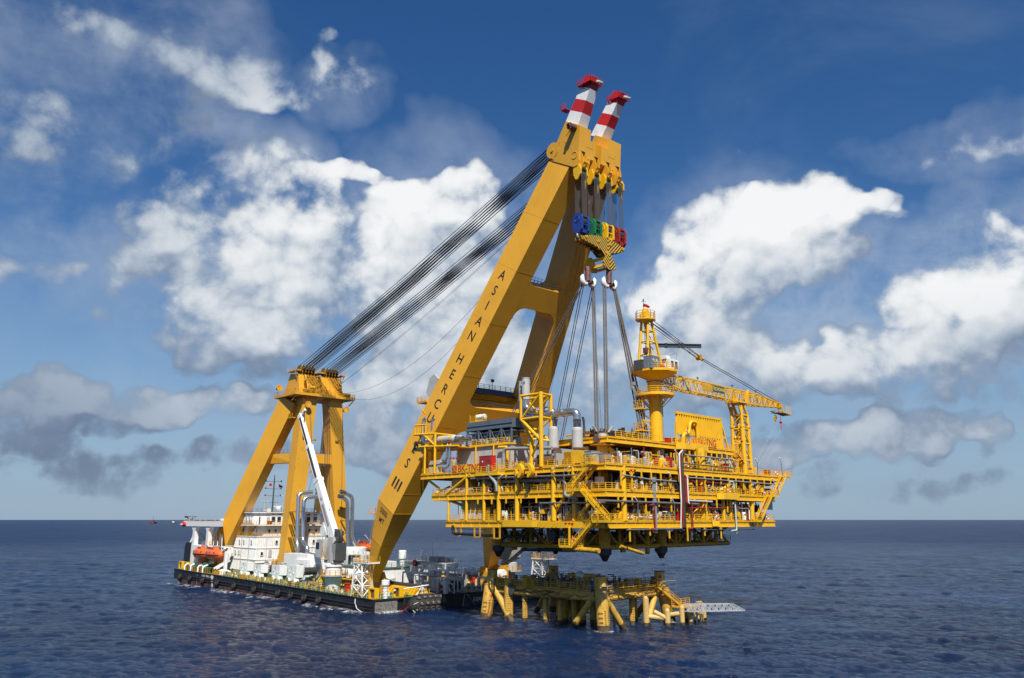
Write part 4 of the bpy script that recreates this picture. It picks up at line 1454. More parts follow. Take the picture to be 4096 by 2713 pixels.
    pp('funnel_post', WHT, root, S, ('tube', (81, 21.0, 20.4), (81, 21.0, 25.1), .35, .25), ('bar', (81, 18.5, 25.2), (81, 21.3, 25.2), .14))
    return root


build_deckhouse()


def build_helideck():
    root = thing('helideck', 'white raised helideck on columns overhanging the stern of the barge', 'helideck', S((99, 10, dz(99))))
    pp('deck_frame', WHT, root, S, ('prism', [(83, 2.6), (113.2, 2.6), (115.2, 5.2), (115.2, 15), (106.5, 12)], (0, 0, 16.4), (1, 0, 0), (0, 1, 0), (0, 0, 1.5)))
    pp('deck_surface', mat('helideck_brown', (0.24, 0.09, 0.06), .7), root, S, ('prism', [(83.3, 2.7), (113.1, 2.7), (115.1, 5.3), (115.1, 14.8), (106.6, 11.9)], (0, 0, 17.9), (1, 0, 0), (0, 1, 0), (0, 0, .12)))
    for a, w in ((104.6, 1.7), (94.2, 1.6)):
        pp('column', WHT, root, S, ('prism', [(a - w / 2, 11.0 if a < 100 else 4.6), (a + w / 2, 11.0 if a < 100 else 4.6), (a + w / 2, 15.2), (a + w / 2 + 1.2, 16.4), (a - w / 2 - 1.2, 16.4), (a - w / 2, 15.2)], (0, 2.8, 0), (1, 0, 0), (0, 0, 1), (0, 1.2, 0)))
        pp('column', WHT, root, S, ('bar', (a + 1, 14, dz(a)), (a + 1, 14, 16.4), 1.2))
        pp('diagonal_brace', WHT, root, S, ('bar', (a + .4, 4.0, 15.6), (a + 2.8, 9, 11.2), .5))
    pp('lower_panel', WHT, root, S, ('hexa', [(99.6, 2.7, dz(99)), (105.4, 2.7, dz(105)), (105.4, 4.4, dz(105)), (99.6, 4.4, dz(99)), (99.0, 2.7, 11.0), (105.4, 2.7, 11.0), (105.4, 4.4, 11.0), (99.0, 4.4, 11.0)]))
    pp('black_panel', BLK, root, S, ('prism', [(105.45, dz(105)), (110, dz(110)), (110, 10.6), (109.2, 11.6), (105.45, 11.6)], (0, 2.5, 0), (1, 0, 0), (0, 0, 1), (0, 2.0, 0)))
    pp('stern_frame', WHT, root, S, ('bar', (109.4, 4, 11.5), (107.2, 5, 16.4), .5), ('bar', (106.5, 4, 11.5), (108, 5, 14), .35), ('bar', (106.2, 4, 14), (109, 5, 14), .35))
    pp('service_deck', LGR, root, S, ('box', 90, 3.2, 10.7, 99, 9, 10.95))
    rail_parts(root, S, [[(98.9, 3.3, 10.95), (90, 3.3, 10.95)]], YELD)
    m = MB(S)
    for i in range(9):
        a = 90.6 + i * .95
        m.tube((a, 4.6 + i % 3, 10.95), (a, 4.6 + i % 3, 12.4 + (i * 37 % 13) / 6), .18, n=6)
    part('vent_pipe', m, WHT, root, kind='stuff')
    m = MB(S)
    for a in (86, 90, 97, 101, 106, 110):
        m.cbox((a, 3, 18.15), (.35, .35, .3))
    part('deck_light', m, YELD, root, kind='stuff')
    pp('roof_locker', WHT, root, S, ('cbox', (86.2, 3.4, 18.3), (1.2, .8, .7)))
    t = thing('rescue_boat', 'small red and white rescue boat hung on the edge of the white helideck', 'boat', S((111.4, 2.2, 16.2)))
    pp('boat_hull', RED, t, S, ('sweep', [(112.6, 2.1, 17.1), (112.0, 2.1, 17.0), (111.2, 2.1, 16.9), (110.6, 2.1, 17.0)], [.25, .75, .75, .3], 8))
    pp('boat_cover', WHT, t, S, ('box', 110.9, 1.3, 16.7, 112.0, 1.5, 17.2))


build_helideck()


def build_lifeboats():
    for i, (a, tt) in enumerate(((86.9, 'nearer the yellow leg'), (96.3, 'nearer the stern'))):
        f = Fr(S((a, 2.6, 8.75)), S.ex, S.ey, S.ez)
        root = thing('lifeboat', 'orange enclosed lifeboat in its white davit, the one ' + tt, 'lifeboat', S((a, 2.6, 7.1)), 'orange lifeboats in davits')
        sec = [(-5.0, .25, .5), (-4.5, 1.0, 1.2), (-3.2, 1.45, 1.6), (0, 1.6, 1.72), (3.2, 1.45, 1.62), (4.4, 1.05, 1.3), (5.0, .5, .7)]
        m = MB(f)
        n = 14
        vs = []
        for x, w, h in sec:
            for j in range(n):
                q = 2 * math.pi * j / n
                z = math.sin(q)
                vs.append((x, w * math.copysign(abs(math.cos(q)) ** .8, math.cos(q)), h * z * (1.0 if z < 0 else .82) + (.12 * abs(x) / 5 if z < 0 else 0)))
        m.add(vs, [(k * n + j, k * n + (j + 1) % n, (k + 1) * n + (j + 1) % n, (k + 1) * n + j) for k in range(len(sec) - 1) for j in range(n)], True)
        m.add(vs[:n], [tuple(range(n))])
        m.add(vs[-n:], [tuple(range(n))])
        part('boat_hull', m, ORG, root)
        pp('canopy', ORG, root, f, ('hexa', [(-1.2, -.8, 1.2), (2.6, -.8, 1.2), (2.6, .8, 1.2), (-1.2, .8, 1.2), (-.6, -.6, 1.85), (2.2, -.6, 1.85), (2.2, .6, 1.85), (-.6, .6, 1.85)]))
        for x in (-.1, 1.0):
            pp('cabin_window', GLS, root, f, ('box', x, -.80, 1.4, x + .6, -.66, 1.7))
        pp('rubbing_band', RUB, root, f, ('sweep', [(-4.6, -1.0, -.1), (-3.2, -1.47, -.12), (0, -1.62, -.14), (3.2, -1.47, -.12), (4.5, -1.02, -.1)], .09, 6))
        for x in (-2.6, .4, 2.7):
            pp('hatch', DRED, root, f, ('cbox', (x, -1.45, .55), (.5, .12, .4)))
        pp('keel', ORG, root, f, ('box', -3, -.2, -1.85, 3, .2, -1.5), ('tube', (-2.9, -.3, -1.75), (-2.9, .3, -1.75), .35))
    root = thing('davit_frame', 'white lifeboat davit frame with slanting arms and a green platform', 'davit', S((90, 4, dz(90))))
    for a in (81.5, 83.2, 90.8, 92.5, 100.6):
        pp('davit_arm', WHT, root, S, ('bar', (a, 3.6, 6.0), (a, 5.2, 10.6), .45, .7), ('bar', (a, 5.2, 10.6), (a, 2.6, 10.9), .4))
        pp('davit_strut', WHT, root, S, ('bar', (a, 1.0, 5.0), (a, 4.8, 7.2), .4))
    pp('tall_post', WHT, root, S, ('bar', (81.2, 3.4, dz(81)), (81.2, 3.4, 9.7), .8), ('bar', (82.8, 2.8, 9.4), (80.9, 2.8, 10.6), .5), ('tube', (83.2, 2.8, 10), (83.4, 2.8, 13.4), .12))
    pp('platform', GRN, root, S, ('box', 86.5, .4, 4.9, 102.5, 4.6, 5.1))
    for a in (88.5, 92.0, 97.5, 102.0):
        pp('platform_leg', WHT, root, S, ('sweep', [(a, .05, dz(a)), (a, .05, 5.0), (a, .4, 5.5), (a, 1.1, 5.6)], .22, 6))
    rail_parts(root, S, [[(103, .3, dz(103)), (84, .3, dz(84))]], YELD)
    for i, (a, c) in enumerate(((95, DRED), (97.4, GRN), (91.2, GRN))):
        pp('storage_bin', c, root, S, ('box', a, 1.6, 5.1, a + 1.6, 3.0, 6.3))
    m = MB(S)
    m.ladder((80.6, -.12, .3), (81.4, -.12, dz(81)), (.7, 0, 0))
    part('rope_ladder', m, WHT, root)
    far = thing('lifeboat', 'orange lifeboat far across the deck behind the round topped cabin', 'lifeboat', S((78.4, 46, 8.6)))
    f = Fr(S((78.4, 46, 9.9)), S.ex, S.ey, S.ez)
    pp('boat_hull', ORG, far, f, ('sweep', [(-4.6, 0, .1), (-3.6, 0, 0), (0, 0, 0), (3.6, 0, 0), (4.6, 0, .1)], [.5, 1.3, 1.6, 1.3, .5], 10), ('box', -1, -.8, 1, 1.6, .8, 1.9))
    pp('davit_arm', WHT, far, f, ('bar', (-3.4, -1.0, -4), (-3.6, .3, 2.2), .4), ('bar', (3.2, -1.0, -4), (3.2, .3, 2.2), .4), ('bar', (-4.2, -2.2, 3.8), (-3.6, .3, 1.5), .3))


build_lifeboats()


def build_winches():
    for num, a, h, tt in (('7', 75.6, 3.2, 'nearest the stern'), ('5', 67.0, 3.0, 'second from the stern'), ('3', 56.2, 3.4, 'third from the stern'), ('1', 47.4, 3.9, 'nearest the deck crane')):
        z0 = dz(a) + .15
        f = Fr(S((a, 6.2, z0)), S.ex, S.ey, S.ez)
        root = thing('mooring_winch', 'white deck winch with plate marked ' + num + ' and a dark wire drum, ' + tt, 'winch', f((0, 3, 0)), 'numbered white winches along the port side')
        W2 = 2.25
        pp('side_plate', WHT, root, f, ('prism', [(-W2 + .9, 0), (W2 - 1.5, 0), (W2, 1.1), (W2, h - .3), (W2 - .3, h), (-W2, h), (-W2, 1.0)], (0, 0, 0), (1, 0, 0), (0, 0, 1), (0, .35, 0)))
        pp('gear_case', WHT, root, f, ('prism', [(-W2, .9), (W2 - .6, .9), (W2 - .6, h - .1), (-W2, h - .1)], (0, .36, 0), (1, 0, 0), (0, 0, 1), (0, 1.7, 0)))
        for x, z in ((-1.0, .5 * h), (.5, .36 * h), (1.1, .6 * h)):
            pp('bearing_boss', WHT, root, f, ('lathe', [(.24, 0), (.2, .12), (0, .12)], (x, -.005, z), 10, ((1, 0, 0), (0, 0, 1), (0, -1, 0))))
        m = MB(f)
        lettering(m, num, (.2, -.02, h * .78), (-1, 0, 0), (0, 0, 1), 1.0, .02)
        part('number', m, LETT, root)
        pp('drum', mat('wound_wire', (.035, .033, .033), .6, bump=.6, bscale=14), root, f, ('tube', (-.6, 2.2, h * .58), (-.6, 6.4, h * .58), .95, None, 18))
        for y in (2.1, 6.4):
            pp('drum_flange', LGR, root, f, ('lathe', [(0, 0), (1.75, 0), (1.75, .3), (1.3, .3), (1.3, .12), (.9, .12)], (-.6, y, h * .58), 22, ((1, 0, 0), (0, 0, 1), (0, 1, 0))))
        m = MB(f)
        for i in range(20):
            q = 2 * math.pi * i / 20
            m.cbox((-.6 + 1.78 * math.cos(q), 2.2, h * .58 + 1.78 * math.sin(q)), (.16, .3, .16))
        part('brake_teeth', m, DGR, root, kind='stuff')
        pp('drum_stand', WHT, root, f, ('prism', [(-2.4, 0), (1.2, 0), (.2, h * .6), (-1.4, h * .6)], (0, 6.75, 0), (1, 0, 0), (0, 0, 1), (0, .4, 0)))
        pp('motor', WHT, root, f, ('tube', (1.4, .6, .7), (1.4, 2.9, .7), .5, None, 10))
        for x in (-1.9, 1.0):
            pp('foot', WHT, root, f, ('prism', [(x - .5, -.3), (x + .7, -.3), (x + .35, .7), (x - .15, .7)], (0, -.3, 0), (1, 0, 0), (0, 0, 1), (0, 1.2, 0)))


build_winches()


def build_machinery():
    root = thing('machinery_house', 'plain white machinery house in front of the tower with two tall silver exhaust pipes', 'machinery house', S((57, 14, dz(57))))
    pp('casing', WHT, root, S, ('prism', [(63.5, 12), (50.5, 12), (49.0, 13.4), (49.0, 20), (63.5, 20)], (0, 0, dz(57)), (1, 0, 0), (0, 1, 0), (0, 0, 6.2)))
    pp('casing', WHT, root, S, ('hexa', [(49, 11, dz(57)), (56, 11, dz(57)), (56, 12, dz(57)), (49, 12, dz(57)), (49, 11.2, 8.2), (56, 11.2, 8.2), (56, 12, 8.2), (49, 12, 8.2)]), label='low front annex')
    m = MB(S)
    corrugated(m, (48.95, 13.4), (48.95, 20), dz(50) + .2, 9.0, (-1, 0), 1.0, .08)
    part('louvre_wall', m, WHT, root)
    for c in ((54, 11.95, 5.4), (59, 11.95, 5.0), (52, 11.1, 5.2)):
        pp('access_panel', LGR, root, S, ('box', c[0] - .7, c[1] - .08, c[2] - .9, c[0] + .7, c[1], c[2] + .9))
    for (a, t, k) in ((60.2, 14.2, 0), (55.6, 14.6, 1)):
        top = 25.4 - k * 1.25
        pts = [(a, t, 9.0), (a, t, 11.0), (a + .9 + 2.2 * k, t + .1, 12.8), (a + 2.3 + 2.3 * k, t + .5, top), (a + 1.7 + 2.3 * k, t + 4.4, top + .45)]
        e = MB(S)
        e.pipe(pts, .55, 1.3, 12, 5)
        p_ = part('exhaust_pipe', e, SIL, root)
        for z in (9.3, 10.2):
            pp('flange', STL, p_, S, ('lathe', [(.55, 0), (.68, 0), (.68, .14), (.55, .14)], (a, t, z), 12))
        for z in (13.5, 17.0, 20.5):
            pp('pipe_bracket', YELD, p_, S, ('bar', (a + 1.4 + 2.2 * k, t + .2, z), (68.0, 15.0 + k * .6, z), .35))
    # the pair on the far side
    t2 = thing('exhaust_stack', 'pair of bent exhaust pipes on the far leg of the tower, sooty at the outlet', 'exhaust pipes', S((64, 32.5, dz(64))))
    for pts in ([(64, 34.8, 5), (64, 34.8, 10.4), (64, 33.1, 13.2), (64, 32.7, 24.9), (64, 28.6, 26.3)], [(64.3, 31.9, 5), (64.3, 31.9, 12), (64.3, 31.2, 23.9), (64.3, 28.2, 25.0)]):
        e = MB(S)
        e.pipe(pts, .55, 1.3, 12, 5)
        p_ = part('exhaust_pipe', e, SIL, t2)
        pp('sooty_outlet', DGR, p_, S, ('tube', pts[-1], (pts[-1][0], pts[-1][1] + 1.6, pts[-1][2] - .35), .6, None, 12))
        for z in (14.5, 18.0, 21.5):
            pp('pipe_bracket', YELD, p_, S, ('bar', (64.2, 32.0, z), (68.0, 31.0, z), .35))
    pp('base_casing', WHT, t2, S, ('box', 60, 30, dz(60), 66, 37, 9.2))
    # round topped cabin
    f = Fr(S((50.5, 26, dz(50))), S.ex, S.ey, S.ez)
    r = thing('control_cabin', 'white control cabin under a wide round drum roof beside the tower', 'cabin', f((0, 0, 0)))
    pp('drum_roof', WHT, r, f, ('lathe', [(0, 6.0), (3.1, 6.0), (3.1, 7.7), (2.9, 7.9), (0, 7.9)], (0, 0, 0), 28))
    pp('cabin_body', WHT, r, f, ('lathe', [(1.6, 2.4), (1.6, 6.0)], (0, 0, 0), 8))
    for q in (3.0, 3.8, 4.6, 5.4):
        c, s_ = math.cos(q), math.sin(q)
        pp('window_pane', GLS, r, f, ('hexa', [(1.56 * c - s_ * k * .42 + c * o, 1.56 * s_ + c * k * .42 + s_ * o, z) for z in (3.4, 5.6) for (k, o) in ((-1, 0), (1, 0), (1, .06), (-1, .06))]))
    pp('support_deck', LGR, r, f, ('box', -4, -4, 2.0, 4, 4, 2.4))
    pp('lower_house', WHT, r, f, ('box', -3.6, -3.0, 0, 4, 4, 2.0))
    rail_parts(r, f, [[(-4, -4, 2.4), (4, -4, 2.4)], [(-4, 4, 2.4), (-4, -4, 2.4)]], YELD)
    pp('side_vent', LGR, r, f, ('lathe', [(0, 4.8), (1.5, 4.8), (1.5, 5.8), (0, 5.8)], (-3.2, 3.6, 0), 16))
    m = MB(f)
    random.seed(11)
    for i in range(22):
        x, y = random.uniform(-6, 6), random.uniform(-6, -4.2)
        m.cbox((x, y, random.uniform(.3, 1.6)), (random.uniform(.3, 1.3), random.uniform(.3, 1.0), random.uniform(.3, 1.4)))
        m.tube((x, y, 0), (x, y, random.uniform(1, 2.6)), .08, n=5)
    part('deck_piping', m, WHT, r, kind='stuff')


build_machinery()


def build_deck_crane():
    f = Fr(S((23.4, 4.2, dz(23))), S.ex, S.ey, S.ez)
    root = thing('deck_crane', 'white telescopic deck crane on a fat pedestal with its black and white boom raised aft', 'crane', f((0, 0, 0)))
    pp('pedestal', WHT, root, f, ('lathe', [(1.6, 0), (1.65, .8), (2.0, 3.0), (2.0, 3.1), (1.85, 3.1), (1.85, 5.0), (2.1, 5.1), (2.1, 5.5), (1.7, 5.6), (1.7, 5.9), (0, 5.9)], (0, 0, 0), 24))
    pp('walkway', LGR, root, f, ('lathe', [(1.9, 3.05), (3.2, 3.05), (3.2, 3.2), (1.9, 3.2)], (0, 0, 0), 20))
    m = MB(f)
    m.rail([(3.1 * math.cos(q), 3.1 * math.sin(q), 3.2) for q in np.linspace(0, 2 * math.pi, 17)], step=1.2)
    part('guard_rail', m, YELD, root)
    pp('slew_body', LGR, root, f, ('hexa', [(-1.8, -1.5, 5.9), (2.0, -1.5, 5.9), (2.0, 1.5, 5.9), (-1.8, 1.5, 5.9), (-1.2, -1.3, 11.6), (.9, -1.3, 11.6), (.9, 1.3, 11.6), (-1.2, 1.3, 11.6)]))
    pp('engine_box', DGR, root, f, ('box', -2.6, -1.3, 6.4, -.3, 1.5, 10.3))
    pp('engine_door', GRY, root, f, ('box', -2.5, -1.42, 6.6, -1.1, -1.31, 10.1))
    cabn = pp('cab', LGR, root, f, ('prism', [(2.0, 7.0), (4.9, 7.0), (5.4, 8.0), (5.3, 10.2), (4.6, 11.0), (2.0, 11.0)], (0, -2.0, 0), (1, 0, 0), (0, 0, 1), (0, 2.4, 0)))
    pp('cab_window', GLS, cabn, f, ('box', 3.6, -2.06, 8.9, 5.0, -2.01, 10.3))
    pp('cab_window', GLS, cabn, f, ('box', 5.22, -1.7, 8.6, 5.36, .1, 10.0))
    pp('cab_step', YELD, root, f, ('box', .2, -2.4, 6.6, 2.0, -1.4, 6.7), ('bar', (.3, -2.3, 6.6), (.3, -2.3, 10.2), .1), ('bar', (1.8, -2.3, 6.6), (1.8, -2.3, 10.2), .1), ('bar', (.3, -2.3, 7.7), (1.8, -2.3, 7.7), .08), ('bar', (.3, -2.3, 9.2), (1.8, -2.3, 9.2), .08))
    d = unit((10.0, 0, 15.1))
    foot = np.array([-.2, 0, 10.6])
    P = lambda k: foot + d * k
    up = unit(np.cross(d, (0, 1, 0)))
    pp('boom_base', WHT, root, f, ('taper', P(-.8), P(6), (1.5, 2.4), (1.5, 1.9), up), ('taper', P(6), P(17.0), (1.5, 1.9), (1.5, 1.6), up))
    pp('boom_stripe', mat('grey_label', (.33, .31, .33), .6, var=.3, scale=4), root, f, ('bar', P(4) + np.array([0, -.77, 0]), P(10) + np.array([0, -.77, 0]), .04, .9, up))
    pp('boom_section', DGR, root, f, ('bar', P(17), P(27.0), 1.15, 1.15, up))
    pp('boom_edge', WHT, root, f, ('bar', P(17) + up * .62, P(27) + up * .62, 1.25, .14, up), ('bar', P(17) - up * .62 , P(27) - up * .62, 1.25, .14, up))
    pp('boom_section', BLK, root, f, ('bar', P(27), P(36.2), .9, .9, up))
    pp('boom_edge', WHT, root, f, ('bar', P(27) + up * .49, P(36) + up * .49, 1.0, .1, up), ('bar', P(27) - up * .49, P(36) - up * .49, 1.0, .1, up))
    for k in (16.9, 26.9):
        pp('boom_collar', WHT, root, f, ('bar', P(k - .5), P(k + .4), 1.75 - (k > 20) * .35, 1.9 - (k > 20) * .4, up))
    pp('boom_head', WHT, root, f, ('bar', P(36), P(37.2), 1.2, 1.3, up), ('bar', P(36.6) + up * -.4, P(36.8) + up * 2.6, .5, .6, d), ('bar', P(36.9) - up * .9, P(37.4) - up * .3, .5, .6, d))
    pp('platform', WHT, root, f, ('bar', P(15.5) - up * 1.0, P(15.5) - up * 2.0, 1.0, .1), ('bar', P(9) - up * 1.0, P(9) - up * 2.2, 1.0, .1))
    pp('luffing_cylinder', WHT, root, f, ('tube', (2.6, .2, 8.8), P(9) + up * 1.2, .3, None, 10))
    pp('cylinder_rod', mat('polished_rod', (.35, .45, .60), .25, metal=.8), root, f, ('tube', (2.9, -.5, 11.2), P(8.0) + up * 1.0, .16, None, 8))
    w = pp('hoist_winch', LGR, root, f, ('tube', P(4.2) - up * 2.1 + np.array([0, -1.1, 0]), P(4.2) - up * 2.1 + np.array([0, 1.1, 0]), .75, None, 14), ('bar', P(2.6) - up * 1.6, P(6.0) - up * 1.6, 2.0, .4, up))
    for s_ in (-1.2, 1.0):
        pp('winch_flange', WHT, w, f, ('lathe', [(0, 0), (1.2, 0), (1.2, .2), (0, .2)], P(4.2) - up * 2.1 + np.array([0, s_, 0]), 18, ((1, 0, 0), (0, 0, 1), (0, 1, 0))))
    pp('hose_bundle', DGR, root, f, ('sweep', [(-1.4, .4, 10), (-2.4, .2, 11.5), (-2.2, .1, 13), P(4) - up * 1.2], .35, 7), ('sweep', [(-1, -.6, 10), (-2.0, -.5, 10.8), (-1.7, -.4, 12)], .5, 7), ('cbox', (-1.6, 0, 12.4), (1.2, 1.8, 1.0)))
    m = MB(f)
    for k in (2.4, 4.2, 5.8, 7.8):
        m.cbox(P(k) - up * 2.6 + np.array([0, (k * 7) % 1.3 - .6, 0]), (.5, .5, .5))
        m.bar(P(k) - up * 1.4, P(k + .9) - up * 2.9, .08)
    for i in range(8):
        m.bar((-.8 + i * .25, -1.6, 5.9), (-.5 + i * .2, -1.55, 8.5 + i % 3), .06)
    part('fittings', m, GRY, root, kind='stuff')
    pp('hook_rope', WIRE, root, f, ('tube', P(36.8) + up * 2.4, P(36.8) + up * 2.4 + np.array([0, 0, -5.0]), .07, None, 5), ('tube', P(36.8) + up * 2.1, P(36.8) + up * 2.1 + np.array([0, 0, -5.0]), .05, None, 5))
    hk = P(36.8) + up * 2.3
    pp('hook', DGR, root, f, ('tube', hk + np.array([0, 0, -4.6]), hk + np.array([0, 0, -6.2]), .3, None, 8), ('sweep', [hk + np.array([0, 0, -6.2]), hk + np.array([.1, 0, -7.0]), hk + np.array([-.2, 0, -7.5]), hk + np.array([-.6, 0, -7.1])], .14, 6))
    pp('stay_wire', WIRE, root, f, ('tube', P(36.0), P(17) - up * 1.3, .04, None, 4), ('tube', P(36.5) - up * .8, P(5) - up * 1.6, .05, None, 4))
    m = MB(f)
    m.fr = f
    lettering(m, 'E2', P(11.5) + np.array([0, -.78, 0]), d, up, .8, .02)
    part('lettering', m, LETT, root)

    # starboard sister crane, mostly behind the platform
    g = Fr(S((10.3, 46, dz(10))), S.ex, S.ey, S.ez)
    root = thing('deck_crane', 'white pedestal deck crane on the far bow seen past the hanging platform leg', 'crane', g((0, 0, 0)))
    pp('pedestal', LGR, root, g, ('lathe', [(1.5, 0), (1.5, 2.8), (2.1, 3.0), (2.1, 5.2), (1.8, 5.4), (1.8, 6), (0, 6)], (0, 0, 0), 20))
    pp('walkway', LGR, root, g, ('lathe', [(1.9, 3.1), (3.1, 3.1), (3.1, 3.25), (1.9, 3.25)], (0, 0, 0), 20))
    m = MB(g)
    m.rail([(3.0 * math.cos(q), 3.0 * math.sin(q), 3.25) for q in np.linspace(0, 2 * math.pi, 15)], step=1.3)
    part('guard_rail', m, YELD, root)
    pp('slew_body', GRY, root, g, ('hexa', [(-2, -1.6, 6), (2, -1.6, 6), (2, 1.6, 6), (-2, 1.6, 6), (-1.5, -1.2, 13), (1.2, -1.2, 13), (1.2, 1.2, 13), (-1.5, 1.2, 13)]), ('box', -2.6, -1.5, 6.5, -.5, 1.5, 10))
    pp('lowered_boom', DGR, root, g, ('truss', (1.5, -1.5, 3.6), (-13.5, -6.5, 9.6), (0, 0, .28), (.1, .28, 0), 16, .05))


build_deck_crane()


def lattice_tower(name, label, a, t, h, fr=S):
    f = Fr(fr((a, t, dz(a))), fr.ex, fr.ey, fr.ez)
    root = thing(name, label, 'lattice tower', f((0, 0, 0)))
    q = [(-2.2, -1.1), (2.2, -1.1), (2.2, 1.3), (-2.2, 1.3)]
    tp = [(-1.6, -1.1), (1.2, -1.1), (1.2, 1.3), (-1.6, 1.3)]
    L = lambda k, z: np.array([q[k][0] + (tp[k][0] - q[k][0]) * z / h, q[k][1] + (tp[k][1] - q[k][1]) * z / h, z])
    for k in range(4):
        pp('leg', WHT, root, f, ('tube', L(k, 0), L(k, h), .19, None, 8))
    n = 3
    for i in range(n):
        z0, z1 = h * i / n, h * (i + 1) / n
        for k in range(4):
            j = (k + 1) % 4
            pp('brace', WHT, root, f, ('tube', L(k, z0), L(j, z1), .12, None, 6))
            pp('brace', WHT, root, f, ('tube', L(j, z0), L(k, z1), .12, None, 6))
            pp('brace', WHT, root, f, ('tube', L(k, z1), L(j, z1), .12, None, 6))
    pp('platform', WHT, root, f, ('box', -4.2, -1.4, h, 1.6, 1.6, h + .3))
    rail_parts(root, f, [[(1.6, -1.4, h + .3), (-4.2, -1.4, h + .3)], [(-4.2, 1.6, h + .3), (-4.2, -1.4, h + .3)], [(1.6, 1.6, h + .3), (1.6, -1.4, h + .3)]], YELD, rows=(.4, .8, 1.2))
    for x in (-4.0, -3.0, -1.0, .9):
        pp('flood_light', WHT, root, f, ('bar', (x, -1.3, h + .3), (x, -1.3, h + 2.0), .1), ('cbox', (x, -1.5, h + 2.2), (.5, .5, .6)))
    m = MB(f)
    m.ladder((-2.6, .4, 0), (-2.2, .4, h + 1.2), (0, .6, 0), (-.8, 0, 0))
    part('caged_ladder', m, YELD, root)


lattice_tower('lattice_tower', 'white lattice light tower with ladder standing on the near bow corner', 7.2, 1.6, 6.7)
lattice_tower('lattice_tower', 'white lattice light tower on the far bow beyond the jacket', -1.6 + 2.4, 47.5, 6.4)


def mushroom(a, t, h, r, label):
    f = Fr(S((a, t, dz(a))), S.ex, S.ey, S.ez)
    root = thing('mushroom_vent', label, 'ventilator', f((0, 0, 0)), 'white mushroom ventilators')
    pp('vent_trunk', WHT, root, f, ('lathe', [(r, 0), (r, h * .62), (r * 1.15, h * .63), (r * 1.15, h * .66), (r, h * .67), (r, h * .75)], (0, 0, 0), 16), *[('lathe', [(r, z), (r * 1.1, z), (r * 1.1, z + .12), (r, z + .12)], (0, 0, 0), 16) for z in np.linspace(.4, h * .55, 4)])
    pp('vent_cap', WHT, root, f, ('lathe', [(0, h * .72), (r * 1.55, h * .72), (r * 1.6, h * .76), (r * 1.6, h * .97), (r * 1.4, h), (0, h)], (0, 0, 0), 20))


mushroom(.9, 3.4, 3.6, .52, 'white mushroom vent at the near bow corner beside the black fender')
mushroom(33.7, 30, 7.6, .62, 'tall white mushroom vent behind the foot of the lettered leg')
mushroom(9.6, 18.6, 3.2, .75, 'stout white vent inside a white pipe frame, the left of two')
mushroom(7.4, 20.6, 3.2, .75, 'stout white vent inside a white pipe frame, the right of two')
mushroom(1.0, 19.0, 2.9, .55, 'white vent inside the small white cage on the dark deck')


def pipe_frame(a, t, w, d, h, label):
    f = Fr(S((a, t, dz(a))), S.ex, S.ey, S.ez)
    root = thing('guard_frame', label, 'frame', f((0, 0, 0)), 'white pipe guard frames on the bow deck')
    for x in (-w / 2, w / 2):
        for y in (-d / 2, d / 2):
            pp('post', WHT, root, f, ('bar', (x, y, 0), (x, y, h), .16))
    for y in (-d / 2, d / 2):
        pp('top_bar', WHT, root, f, ('bar', (-w / 2, y, h), (w / 2, y, h), .2))
        pp('diagonal_brace', WHT, root, f, ('bar', (-w / 2, y, h * .45), (w / 2, y, h), .1))
        pp('diagonal_brace', WHT, root, f, ('bar', (w / 2, y, 0), (-w / 2, y, h * .5), .1))
    for x in (-w / 2, w / 2):
        pp('top_bar', WHT, root, f, ('bar', (x, -d / 2, h), (x, d / 2, h), .2))
        pp('diagonal_brace', WHT, root, f, ('bar', (x, -d / 2, h), (x, d / 2, h * .45), .1))
        pp('diagonal_brace', WHT, root, f, ('bar', (x, d / 2, 0), (x, -d / 2, h * .5), .1))
    pp('top_plate', LGR, root, f, ('box', -w / 2, -d / 2, h - .02, w / 2, d / 2, h + .06))


pipe_frame(8.4, 19.6, 4.6, 4.0, 3.5, 'large white pipe frame around two vents near the bow')
pipe_frame(1.0, 19.0, 2.8, 2.6, 3.2, 'small white cross braced cage standing on the dark deck')


